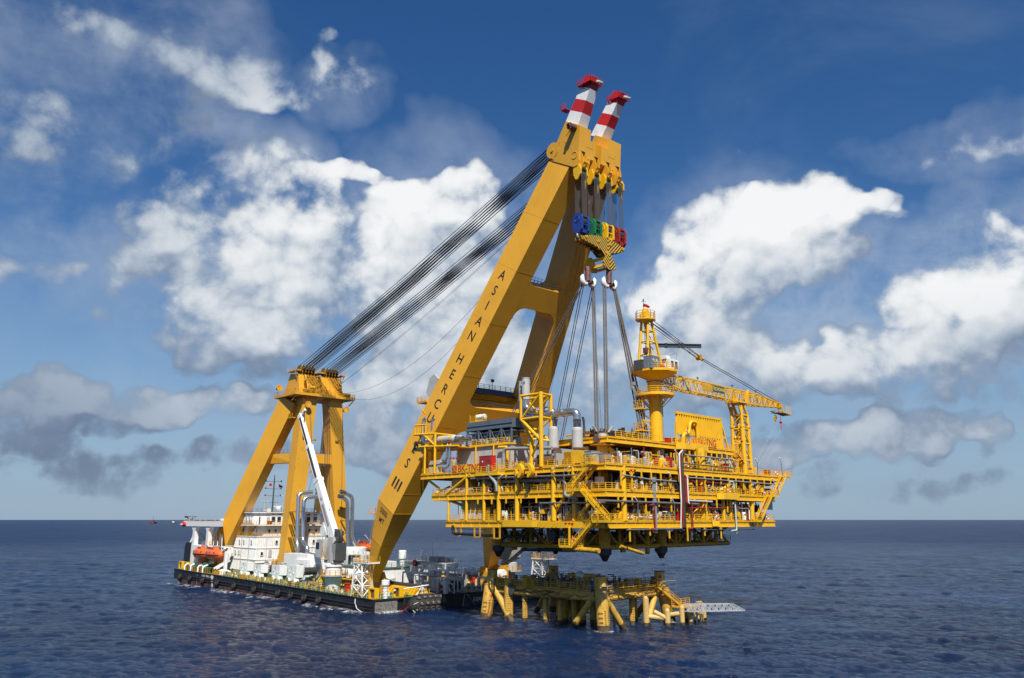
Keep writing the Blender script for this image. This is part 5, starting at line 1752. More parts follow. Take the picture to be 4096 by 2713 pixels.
def build_bow_gear():
    # pneumatic fender hung with tyres
    f = Fr(S((-2.35, 11.75, .95)), S.ey, -S.ex, S.ez)     # x along the bow, y outboard
    root = thing('pneumatic_fender', 'big black sausage fender hung with rows of old tyres against the bow', 'fender', f((0, 0, -2.2)))
    pp('fender_body', RUB, root, f, ('sweep', [(-4.75, 0, 0), (-4.4, 0, 0), (-3.7, 0, 0), (-2.6, 0, 0), (0, 0, 0), (2.6, 0, 0), (3.7, 0, 0), (4.4, 0, 0), (4.75, 0, 0)], [.5, 1.1, 1.75, 2.08, 2.15, 2.08, 1.75, 1.1, .5], 24))
    tm = None
    for ang in (58, 22, -14, -48, 95):
        A_ = R(ang)
        for i in range(5 if ang != 95 else 4):
            x = -2.95 + i * 1.4 + (.15 if ang in (22, -48) else 0)
            r = 2.12 if abs(x) < 2.5 else 1.98
            c = np.array([x, r * math.cos(A_) + .08 * math.cos(A_), r * math.sin(A_) + .08 * math.sin(A_)])
            tan_ = np.array([0, -math.sin(A_), math.cos(A_)])
            if tm is None:
                m = MB(W)
                m.torus((0, 0, 0), .46, .155, ((1, 0, 0), (0, 1, 0)), 18, 8)
                tm = m.mesh('tyre', TYR, (0, 0, 0))
            o = bpy.data.objects.new('tyre', tm)
            col.objects.link(o)
            o.parent = root
            ex, ey = f.ex, tan_[1] * f.ey + tan_[2] * f.ez
            ez = np.cross(ex, ey)
            o.matrix_local = Matrix(((ex[0], ey[0], ez[0], 0), (ex[1], ey[1], ez[1], 0), (ex[2], ey[2], ez[2], 0), (0, 0, 0, 1))) @ Matrix.Identity(4)
            o.location = Vector(f(c)) - root.location
            cr = MB(f)
            nn = np.array([0, math.cos(A_), math.sin(A_)]) * .02
            cr.bar(c - np.array([.33, 0, 0]) - nn, c + np.array([.33, 0, 0]) - nn, .06).bar(c - tan_ * .33 - nn, c + tan_ * .33 - nn, .06)
            part('chain_cross', cr, LGR, o) if False else part('chain_cross', cr, LGR, root)
    m = MB(f)
    for ang in (58, 22, -14):
        A_ = R(ang)
        m.sweep([(-4.5, .3, .3), (-3.6, 1.85 * math.cos(A_), 1.85 * math.sin(A_)), (3.6, 1.85 * math.cos(A_), 1.85 * math.sin(A_)), (4.5, .3, .3)], .05, 5)
    part('chain_net', m, DGR, root)
    m = MB(f)
    for dzz in (-1.4, -.6, .3, .9):
        m.sweep([(-4.7, .4, .2), (-4.2, 1.1, dzz * .6), (-3.6, 1.7, dzz)], .06, 5)
    part('end_ropes', m, WHT, root)
    rp = thing('mooring_rope', 'red and white rope holding the black fender to the bow timber', 'rope', S((-.5, 6.4, .5)))
    pp('rope_strand', RED, rp, S, ('sweep', [(-2.3, 7.0, 1.0), (-1.4, 6.6, .2), (-.5, 5.6, -.3), (-.3, 4.4, -.4)], .09, 6))
    rp = thing('mooring_rope', 'pale rope looping from the near bow corner down into the water', 'rope', S((4.4, -.3, 1)))
    pp('rope_strand', WHT, rp, S, ('sweep', [(7.0, .1, dz(7)), (6.6, -.2, 1.6), (5.6, -.3, .5), (3.4, -.4, -.1), (.6, -.5, -.25)], .08, 6))
    for i, (t0, t1) in enumerate(((23.5, 22.8), (24.0, 26.5))):
        rp = thing('mooring_rope', ('short' if i == 0 else 'longer slack') + ' rope hanging over the bow plating left of the white name', 'rope', S((-.1, t0, 0)))
        pp('rope_strand', LGR, rp, S, ('sweep', [(-.1, t0, 2.4), (-.15, (t0 + t1) / 2 + .2 * i, .9), (-.15, t1, -.7 + .5 * i)] + ([(-.15, 30, -1.4)] if i else []), .06, 5))
    # fairleads
    for k, (a, t, nm) in enumerate(((1.2, .8, 'yellow roller fairlead on the near bow corner above the timber facing'), (.6, 6.4, 'yellow roller fairlead with rusty rollers between vent and black fender'), (107.6, 1.2, 'yellow roller fairlead at the stern corner'), (103.6, 1.2, 'yellow roller fairlead beside the black stern panel'))):
        g = Fr(S((a, t, dz(a))), S.ex, S.ey, S.ez)
        root = thing('fairlead', nm, 'fairlead', g((0, 0, 0)), 'yellow fairleads')
        pp('frame', YEL2, root, g, ('box', -1.2, -.5, 0, -.9, .5, 1.9), ('box', .9, -.5, 0, 1.2, .5, 1.9), ('box', -1.2, -.5, 1.9, 1.2, .5, 2.15), ('box', -1.2, -.5, .0, 1.2, .5, .2))
        for x in (-.35, .35):
            pp('roller', RUST, root, g, ('tube', (x, -.1, .2), (x, -.1, 1.9), .26, None, 10))
        pp('roller', RUST, root, g, ('tube', (-.9, .3, .7), (.9, .3, .7), .22, None, 10))
    # guard rails along the deck edge
    root = thing('bulwark_rail', 'yellow guard rail along the near deck edge of the barge', 'railing', S((45, .3, dz(45))))
    for a0, a1 in ((82, 76), (75, 62), (61.5, 50), (49, 38), (37, 29), (28, 22), (21.4, 10.2), (9.8, 3)):
        m = MB(S)
        m.rail([(a0, .3, dz(a0)), (a1, .3, dz(a1))], h=1.25, rows=(.45, .85, 1.25), r=.04, step=1.9, kick=False)
        part('rail_panel', m, YEL2, root)
    for a in (79, 62.4):
        pp('solid_panel', YELD, root, S, ('box', a - 2, .12, dz(a) + .05, a + 2, .2, dz(a) + 1.1))
    root = thing('bow_rail', 'yellow and white rail pieces along the bow edge above the black fender', 'railing', S((.4, 10, dz(0))))
    for t0, t1, mt in ((2, 5, YEL2), (7.6, 9.6, YEL2), (11.5, 13.6, YEL2), (14.2, 16.4, YEL2), (23, 29, LGR), (29.5, 38, LGR)):
        m = MB(S)
        m.rail([(.5, t0, dz(0)), (.5, t1, dz(0))], h=1.2, rows=(.5, 1.2), kick=False)
        part('rail_panel', m, mt, root)
    # stowed gangway pole
    root = thing('stowed_gangway', 'white pole boom stowed across the near bow above the tyre fender', 'gangway', S((.9, 11, dz(0))))
    pp('pole', WHT, root, S, ('tube', (1.2, 5.6, 4.0), (.6, 14.4, 4.7), .14, None, 8))
    pp('trestle', WHT, root, S, ('bar', (.8, 11.0, dz(0)), (.8, 12.6, 4.7), .2), ('bar', (.8, 12.6, dz(0)), (.8, 12.6, 4.8), .25), ('bar', (.8, 13.4, dz(0)), (.8, 12.8, 4.7), .15))
    # skid beams: yellow ribbed tracks with black racks
    for (t, a0, a1, nm) in ((13.0, .8, 44, 'yellow ribbed skid track with black rack near the port side'), (38.5, .8, 44, 'yellow ribbed skid track across the far side of the bow')):
        root = thing('skid_track', nm, 'track', S((20, t, dz(20))), 'yellow skid tracks')
        pp('track_beam', YELD, root, S, ('hexa', [(a0, t - 1.0, dz(a0)), (a1, t - 1.0, dz(a1)), (a1, t + 1.4, dz(a1)), (a0, t + 1.4, dz(a0)), (a0 + .8, t - .5, dz(a0) + 1.5), (a1, t - .5, dz(a1) + 1.5), (a1, t + 1.2, dz(a1) + 1.5), (a0 + .8, t + 1.2, dz(a0) + 1.5)]))
        for k in range(int((a1 - a0) / 1.05)):
            a = a0 + .7 + k * 1.05
            pp('rib', YEL2, root, S, ('hexa', [(a - .1, t - 1.7, dz(a)), (a + .35, t - 1.7, dz(a)), (a + .35, t - .9, dz(a)), (a - .1, t - .9, dz(a)), (a - .35, t - .9, dz(a) + 1.45), (a + .1, t - .9, dz(a) + 1.45), (a + .1, t - .45, dz(a) + 1.45), (a - .35, t - .45, dz(a) + 1.45)]))
        m = MB(S)
        for o in (-.3, .7):
            m.bar((a0 + .5, t + o, dz(a0) + 1.75), (a1, t + o, dz(a1) + 1.75), .5, .3)
            for k in range(int((a1 - a0) / .5)):
                a = a0 + .7 + k * .5
                m.cbox((a, t + o, dz(a) + 1.95), (.22, .52, .16))
        part('rack', m, DGR, root, kind='stuff')
    # luffing tackle drums at the boom feet
    for (t, a0, n, nm) in ((12.6, 22.5, 5, 'near'), (41.5, 8.0, 5, 'far')):
        root = thing('tackle_row', 'row of white sheave drums on a yellow frame at the foot of the ' + nm + ' leg', 'tackle', S((a0 + 6, t, dz(a0))), 'white sheave rows at the leg feet')
        pp('frame_beam', YELD, root, S, ('box', a0 - 2, t - 1.6, dz(a0) + 1.5, a0 + 16, t + 1.4, dz(a0) + 1.75), ('box', a0 - 2, t + .6, dz(a0), a0 + 16, t + 1.2, dz(a0) + 1.5), ('hexa', [(a0 - 1, t + .9, dz(a0) + 1.8), (a0 + 14, t + .9, dz(a0) + 1.8), (a0 + 14, t + 1.3, dz(a0) + 1.8), (a0 - 1, t + 1.3, dz(a0) + 1.8), (a0 - 1, t + .9, dz(a0) + 4.9), (a0 + 14, t + .9, dz(a0) + 3.4), (a0 + 14, t + 1.3, dz(a0) + 3.4), (a0 - 1, t + 1.3, dz(a0) + 4.9)]))
        for k in range(n):
            a = a0 + k * 2.9
            pp('sheave_drum', WHT, root, S, ('lathe', [(0, -.8), (.95, -.8), (1.05, -.6), (1.05, -.2), (.8, 0), (.8, .4), (1.0, .5), (1.0, .9), (0, .95)], (a, t, dz(a) + 2.8), 16, ((0, 1, 0), (0, 0, 1), (1, 0, 0))))
            pp('end_block', WHT, root, S, ('cbox', (a + 1.35, t - .3, dz(a) + 2.6), (.8, 1.6, 1.5)), ('cbox', (a + 1.35, t - .9, dz(a) + 3.3), (.4, .4, .5)))
    pp_root = thing('wrapped_load', 'pale blue plastic wrapped bundle lying on the yellow track', 'bundle', S((16, 12, dz(16) + 2)))
    pp('wrapping', mat('pale_wrap', (.32, .42, .50), .35, var=.2, scale=3), pp_root, S, ('sweep', [(19.8, 12.6, 4.95), (18, 12.6, 5.1), (15, 12.6, 5.05), (12.6, 12.6, 4.9)], [.3, .55, .5, .25], 8))


build_bow_gear()


def build_mid_deck():
    # white raised walkway with portal legs
    root = thing('pipe_bridge', 'white walkway bridge on portal legs across the middle of the bow deck', 'walkway', S((10, 21, dz(10))))
    pp('walkway_deck', WHT, root, S, ('box', 12.6, 20.6, 6.0, 20.2, 23.2, 6.25), ('box', 2.4, 20.8, 7.1, 12.58, 24, 7.3))
    rail_parts(root, S, [[(20.2, 20.6, 6.25), (12.6, 20.6, 6.25)], [(12.6, 20.8, 7.3), (2.4, 20.8, 7.3)], [(20.2, 23.2, 6.25), (12.6, 23.2, 6.25)], [(12.6, 24, 7.3), (2.4, 24, 7.3)]], WHT, rows=(.4, .8, 1.2))
    for a in (20.0, 17.2, 13.0, 9.4, 6, 2.6):
        pp('leg', WHT, root, S, ('bar', (a, 20.8, dz(a)), (a, 20.8, 6.1 if a > 12.6 else 7.1), .28))
        pp('leg', WHT, root, S, ('bar', (a, 23.6, dz(a)), (a, 23.6, 6.1 if a > 12.6 else 7.1), .28))
    pp('portal_head', WHT, root, S, ('bar', (17.2, 20.7, 4.9), (13.0, 20.7, 4.9), .4))
    m = MB(S)
    random.seed(21)
    for i in range(60):
        a, t = random.uniform(1.5, 13), random.uniform(21, 26)
        z = random.uniform(2.8, 7.2)
        L = random.uniform(.6, 3)
        k = random.choice(((1, 0, 0), (0, 1, 0), (0, 0, 1)))
        m.bar((a, t, z), (a + k[0] * L, t + k[1] * L, min(8.6, z + k[2] * L)), random.choice((.08, .12, .2)))
    for i in range(14):
        a, t = random.uniform(2, 12), random.uniform(21, 25)
        m.cbox((a, t, random.uniform(7.5, 8.3)), (random.uniform(.4, 1.2), random.uniform(.4, 1.0), random.uniform(.4, 1.1)))
    part('pipework', m, WHT, root, kind='stuff')
    t = thing('buoy', 'round orange buoy under the white walkway portal', 'buoy', S((15.4, 20.3, dz(15))))
    pp('float', ORG, t, S, ('sphere', (15.4, 20.3, dz(15) + .85), .85, 14, 8))
    pp('lifting_eye', STL, t, S, ('torus', (15.4, 20.3, dz(15) + 1.8), .16, .05, ((1, 0, 0), (0, 0, 1)), 10, 5))
    # grey gallows behind
    root = thing('boom_gallows', 'grey steel gallows frame behind the white walkway', 'gallows', S((18, 27, dz(18))))
    for a in (23.5, 15.5):
        pp('post', LGR, root, S, ('bar', (a, 27, dz(a)), (a, 27, 8.0), .9, .7), ('bar', (a - .3, 27, 4.2), (a - 4.0, 27, 7.6), .6))
    pp('beam', LGR, root, S, ('box', 10.6, 26.4, 7.6, 26, 27.6, 8.3), ('box', 10, 25.8, 8.32, 27, 29, 8.45))
    rail_parts(root, S, [[(27, 25.9, 8.45), (10, 25.9, 8.45)], [(27, 29, 8.45), (10, 29, 8.45)]], STL)
    for a in (22.4, 12.4):
        pp('hose_reel', DRED, root, S, ('tube', (a, 25.6, 8.0), (a, 26.2, 8.0), .75, None, 12))
    pp('machine', GRY, root, S, ('cbox', (15.5, 27.3, 9.1), (3.6, 1.8, 1.3)), ('cbox', (12, 27.5, 9.0), (1.6, 1.6, 1.0)))
    pp('hand_wheel', WHT, root, S, ('torus', (21, 27.4, 9.9), 1.05, .12, ((1, 0, 0), (0, 0, 1)), 18, 5), *[('bar', (21, 27.4, 9.9), (21 + math.cos(q), 27.4, 9.9 + math.sin(q)), .08) for q in np.linspace(0, 5.5, 7)])
    pp('whip_aerial', DGR, root, S, ('bar', (17.6, 28, 8.4), (18.4, 28, 13.4), .07))
    # green topped white house in the middle
    root = thing('winch_house', 'low white winch house with a green roof between the two legs', 'house', S((36, 22, dz(36))))
    pp('wall', WHT, root, S, ('box', 28, 18, dz(34), 46, 34, 6.6))
    pp('roof', GRN, root, S, ('box', 27.7, 17.7, 6.61, 46.3, 34.3, 6.8))
    rail_parts(root, S, [[(46.2, 17.8, 6.8), (27.8, 17.8, 6.8)], [(27.8, 17.8, 6.8), (27.8, 34.2, 6.8)]], STL)
    for i in range(5):
        pp('vent_pipe', WHT, root, S, ('tube', (30 + i * 2.8, 19 + (i * 5) % 7, 6.8), (30 + i * 2.8, 19 + (i * 5) % 7, 8.3 + (i % 3) * .5), .3, None, 8), ('sphere', (30 + i * 2.8, 19 + (i * 5) % 7, 8.4 + (i % 3) * .5), .45, 8, 5))
    pp('locker', WHT, root, S, ('cbox', (38, 19.5, 7.8), (2.4, 1.6, 2)), ('cbox', (31, 24, 7.5), (3.2, 2.6, 1.4)))
    # loose gear on the dark deck
    t = thing('forklift', 'red forklift parked in shade beside the white vent frame', 'forklift', S((5.6, 21.8, dz(5))))
    pp('body', RED, t, S, ('box', 4.8, 21.2, 2.95, 6.8, 22.5, 4.0))
    pp('cab_frame', DGR, t, S, ('bar', (5, 21.3, 4), (5.2, 21.3, 5.3), .1), ('bar', (6.2, 21.3, 4), (6.2, 21.3, 5.3), .1), ('box', 5, 21.2, 5.3, 6.4, 22.5, 5.4))
    pp('mast', DGR, t, S, ('box', 4.5, 21.4, 2.8, 4.7, 22.3, 5.4))
    for x in (5.1, 6.5):
        pp('wheel', RUB, t, S, ('tube', (x, 21.05, 3.0), (x, 21.4, 3.0), .4, None, 12))
    t = thing('cable_reel', 'dark blue hose reel on the dark deck right of the forklift', 'reel', S((3.5, 23.6, dz(3))))
    pp('reel_drum', mat('dull_blue', (.02, .06, .10), .6), t, S, ('lathe', [(0, -.7), (1.2, -.7), (1.2, -.6), (.7, -.6), (.7, .6), (1.2, .6), (1.2, .7), (0, .7)], (3.5, 23.6, 3.9), 18, ((1, 0, 0), (0, 0, 1), (0, 1, 0))))
    pp('reel_stand', STL, t, S, ('bar', (2.9, 22.8, 2.6), (3.5, 22.8, 3.9), .14), ('bar', (4.1, 22.8, 2.6), (3.5, 22.8, 3.9), .14))
    t = thing('winch_cone', 'yellow cone shaped bollard with green foot on the dark deck', 'bollard', S((14.5, 36, dz(14))))
    pp('cone', YEL2, t, S, ('lathe', [(.85, .35), (.55, 1.5), (.7, 1.6), (.3, 2.0), (0, 2.0)], (14.5, 36, dz(14)), 16))
    pp('foot', GRN, t, S, ('lathe', [(.95, 0), (.85, .35)], (14.5, 36, dz(14)), 16))
    t = thing('red_cabinet', 'red cabinet standing behind the yellow cone bollard', 'cabinet', S((13.4, 37, dz(13))))
    pp('cabinet_body', RED, t, S, ('box', 13, 36.6, dz(13), 14, 37.4, dz(13) + 1.9))
    pp('cabinet_door', DRED, t, S, ('box', 12.95, 36.7, dz(13) + .2, 12.99, 37.3, dz(13) + 1.7))
    t = thing('red_cabinet', 'red cabinet on the near deck between deck crane and lattice tower', 'cabinet', S((17.0, 4.0, dz(17))))
    pp('cabinet_body', RED, t, S, ('box', 16.4, 3.6, dz(17), 17.6, 4.5, dz(17) + 1.75))
    pp('cabinet_door', DRED, t, S, ('box', 16.5, 3.55, dz(17) + .2, 17.5, 3.59, dz(17) + 1.6))
    pp('cabinet_roof', RED, t, S, ('box', 16.3, 3.5, dz(17) + 1.76, 17.7, 4.6, dz(17) + 1.85))
    t = thing('marker_post', 'yellow and black banded post at the edge of the dark deck', 'post', S((.9, 25.4, dz(0))))
    pp('post_shaft', YELD, t, S, ('tube', (.9, 25.4, dz(0)), (.9, 25.4, dz(0) + 1.9), .33, None, 10))
    pp('post_band', BLK, t, S, ('tube', (.9, 25.4, dz(0) + .7), (.9, 25.4, dz(0) + .95), .34, None, 10))
    t = thing('notice_board', 'black board with white number 13 beside the davit', 'sign', S((84.2, 3, dz(84))))
    pp('board', BLK, t, S, ('box', 82.7, 2.9, 3.75, 85.6, 3.0, 4.75))
    m = MB(S)
    lettering(m, '13', (84.2, 2.88, 4.22), (-1, 0, 0), (0, 0, 1), .75, .02)
    part('number', m, LETW, t)
    pp('post', STL, t, S, ('bar', (83, 3.05, dz(83)), (83, 3.05, 4.7), .1), ('bar', (85.3, 3.05, dz(85)), (85.3, 3.05, 4.7), .1))
    # clutter along the port edge: pipe bundles, air pipes, tubes
    t = thing('hose_rack', 'white pipes and rolled hoses on the deck below the black number board', 'pipes', S((79, 2, dz(79))))
    for i in range(5):
        pp('hose', WHT, t, S, ('sweep', [(80.6 - i * .9, 1.4, dz(80)), (80.6 - i * .9, 1.5, dz(80) + .9), (79.9 - i * .9, 2.0, dz(80) + 1.2), (79 - i * .9, 2.6, dz(80) + .7)], .25, 7))
    t = thing('gas_cylinder', 'brown gas cylinder lying on the deck beside the deck crane', 'cylinder', S((31, 3.4, dz(31))))
    pp('cylinder_body', mat('ochre_paint', (.30, .15, .03), .5), t, S, ('lathe', [(0, -2.2), (.35, -2.1), (.5, -1.8), (.5, 1.8), (.35, 2.1), (0, 2.2)], (31, 3.4, dz(31) + .8), 14, ((0, 1, 0), (0, 0, 1), (1, 0, 0))))
    pp('saddle', YELD, t, S, ('box', 29.6, 3.0, dz(31), 30, 3.8, dz(31) + .5), ('box', 32, 3.0, dz(31), 32.4, 3.8, dz(31) + .5))
    t = thing('net_heap', 'heap of tangled cargo net on deck left of the deck crane pedestal', 'net', S((28, 2, dz(28))))
    m = MB(S)
    random.seed(5)
    for i in range(40):
        c = np.array([28 + random.gauss(0, 1.2), 2.2 + random.gauss(0, .4), dz(28) + .1 + abs(random.gauss(0, .45))])
        m.sweep([c, c + (random.uniform(-.6, .6), random.uniform(-.4, .4), random.uniform(-.1, .3)), c + (random.uniform(-.9, .9), random.uniform(-.4, .4), .05)], .06, 5)
    part('netting', m, CONC, t, kind='stuff')
    for i, (a, nm) in enumerate(((38.5, 'left'), (34.6, 'right'))):
        t = thing('bollard', 'small black double bollard at deck edge, the ' + nm + ' one before the deck crane', 'bollard', S((a, 1.2, dz(a))), 'black bollards')
        for x in (-.4, .4):
            pp('bollard_post', BLK, t, S, ('lathe', [(.25, 0), (.25, .8), (.32, .85), (.32, 1.0), (0, 1.0)], (a + x, 1.2, dz(a)), 10))
    # many small deck fittings
    random.seed(9)
    for mt, n in ((WHT, 60), (YELD, 60), (GRY, 60), (GRN, 40), (DGR, 30)):
        m = MB(S)
        for i in range(n):
            a, t = random.uniform(2, 100), random.uniform(.9, 12)
            if 44 < a < 79 and t > 5 or 19 < a < 28 or 80 < a and t < 5:
                t = random.uniform(.8, 4.5)
            s_ = random.uniform(.12, .4)
            h = random.uniform(.2, 1.0)
            m.cbox((a, t, dz(a) + h / 2), (s_, s_, h))
            if random.random() < .4:
                m.tube((a, t, dz(a) + .2), (a + random.uniform(-2.5, 2.5), t, dz(a) + .2), .07, n=5)
        part('small_fittings', m, mt, barge, kind='stuff')
    m = MB(S)
    for i in range(160):
        a, t = random.uniform(26, 76), random.uniform(12.2, 24)
        h = random.uniform(.4, 1.6)
        m.cbox((a, t, dz(a) + h / 2), (random.uniform(.2, 1.4), random.uniform(.2, 1.2), h))
    part('small_machinery', m, [LGR], barge, kind='stuff')
    m = MB(S)
    for i in range(120):
        a, t = random.uniform(8, 46), random.uniform(26, 50)
        h = random.uniform(.4, 2.2)
        m.cbox((a, t, dz(a) + h / 2), (random.uniform(.2, 1.2), random.uniform(.2, 1.0), h))
        m.bar((a, t, dz(a)), (a, t, dz(a) + h + random.uniform(.4, 1.4)), .1)
    part('small_machinery', m, [LGR], barge, kind='stuff')


build_mid_deck()


def build_far():
    # vessels near the horizon
    t = thing('distant_tug', 'small dark red tug seen bow on near the horizon at the left', 'tug', (-1762, 4000, 0))
    f = Fr((-1762, 4000, 0))
    pp('tug_hull', mat('faded_red', (.24, .055, .06), .7), t, f, ('hexa', [(-11, -3, -1), (11, -3, -1), (12, 30, -1), (-12, 30, -1), (-12.5, -6, 6.5), (12.5, -6, 6.5), (13, 30, 6), (-13, 30, 6)]))
    pp('wheelhouse', mat('faded_red_dark', (.12, .035, .045), .7), t, f, ('hexa', [(-6, 4, 6), (6, 4, 6), (6, 16, 6), (-6, 16, 6), (-4, 5, 17), (4, 5, 17), (4, 14, 17), (-4, 14, 17)]))
    pp('mast', DGR, t, f, ('bar', (0, 9, 17), (1, 9, 33), 1.0))
    for s_ in (-1, 1):
        pp('bow_fender', mat('faded_pink', (.36, .12, .12), .7), t, f, ('tube', (s_ * 9, -6.2, 2.6), (s_ * 4, -6.4, 2.6), 1.8, None, 8))
    f = Fr((-1970, 5000, 0))
    t = thing('distant_platform', 'tiny grey offshore platform with a flat top just above the helideck', 'platform', (-1970, 5000, 0))
    for x in (-26, 14):
        pp('leg', GRY, t, f, ('bar', (x, 0, -5), (x, 0, 34), 3))
    pp('deck', GRY, t, f, ('box', -30, -15, 12, 22, 15, 15), ('box', -30, -15, 22, 22, 15, 24))
    pp('top_deck', DGR, t, f, ('box', -30, -20, 36, 34, 20, 38.5))
    pp('module', WHT, t, f, ('box', -29, -12, 24, -16, 12, 36), ('box', -8, -12, 15, 4, 12, 22), ('bar', (24, 0, 24), (32, 0, 36), 1.5))
    pp('crane_housing', DRED, t, f, ('box', -28, -16, 34, -18, -10, 41))
    f = Fr((-1660, 4000, 0))
    t = thing('distant_supply_boat', 'tiny workboat with white wheelhouse on the horizon left of the helideck', 'boat', (-1660, 4000, 0))
    pp('boat_hull', mat('faded_dark_hull', (.06, .04, .05), .7), t, f, ('hexa', [(-10, 0, -1), (20, 0, -1), (20, 8, -1), (-10, 8, -1), (-15, 0, 5.5), (20, 0, 4), (20, 8, 4), (-15, 8, 5.5)]))
    pp('wheelhouse', WHT, t, f, ('box', -4, 1, 4.5, 6, 7, 10))


build_far()


def build_person():
    """one crew member at the bridge rail: a single skin grown over a skeleton, with head, hair line and boots"""
    o = np.array(S((78.4, 25.6, 16.86)))
    root = thing('person', 'person in orange coveralls standing at the rail in front of the wheelhouse', 'person', o)
    J = [(0, 0, .98, .13), (0, 0, 1.2, .15), (0, 0, 1.42, .13), (0, 0, 1.52, .06), (.1, 0, .95, .10), (.12, .02, .5, .075), (.13, 0, .08, .05), (.14, -.14, .04, .05), (-.1, 0, .95, .10), (-.13, .05, .5, .075), (-.14, .03, .08, .05), (-.15, -.11, .04, .05),
         (.2, 0, 1.41, .07), (.27, .02, 1.13, .05), (.24, -.2, 1.0, .04), (.23, -.27, .99, .035), (-.2, 0, 1.41, .07), (-.28, .03, 1.13, .05), (-.25, -.18, 1.0, .04), (-.24, -.25, .99, .035)]
    E_ = [(0, 1), (1, 2), (2, 3), (0, 4), (4, 5), (5, 6), (6, 7), (0, 8), (8, 9), (9, 10), (10, 11), (2, 12), (12, 13), (13, 14), (14, 15), (2, 16), (16, 17), (17, 18), (18, 19)]
    me = bpy.data.meshes.new('body')
    me.from_pydata([j[:3] for j in J], E_, [])
    me.materials.append(ORG)
    b = bpy.data.objects.new('body', me)
    b.parent = root
    col.objects.link(b)
    b.modifiers.new('skin', 'SKIN')
    for v, j in zip(me.skin_vertices[0].data, J):
        v.radius = (j[3], j[3])
    me.skin_vertices[0].data[0].use_root = True
    b.modifiers.new('smooth', 'SUBSURF').levels = 1
    f = Fr(o)
    pp('head', mat('skin_tone', (.34, .18, .11), .6), root, f, ('sphere', (0, -.01, 1.66), .1, 12, 8, (.85, 1, 1.2)), ('sphere', (0, -.11, 1.65), .025, 6, 4), ('tube', (0, 0, 1.48), (0, 0, 1.6), .055, None, 8))
    pp('safety_helmet', WHT, root, f, ('lathe', [(.12, 1.70), (.125, 1.74), (.1, 1.81), (0, 1.84)], (0, 0, 0), 12), ('lathe', [(.15, 1.70), (.12, 1.71)], (0, -.02, 0), 12))


build_person()

# ------------------------------------------------------------------ the hanging platform topside
D1, D2, D3, D4 = 18.15, 23.45, 27.95, 32.65
Z0 = 13.6
DECKS = ((D1, [(-2, 40), (-2, -2.2), (57, -2.2), (57, 18), (21, 18), (21, 40)], 1.05), (D2, [(-2, 44.8), (-2, -2.2), (57.6, -2.2), (57.6, 18), (21, 18), (21, 44.8)], 1.0), (D3, [(-2, 48.7), (-2, -2.2), (62.6, -2.2), (62.6, 16), (21, 16), (21, 48.7)], .95), (D4, [(-1.2, 12), (-1.2, -2.2), (41, -2.2), (41, 12)], .9))


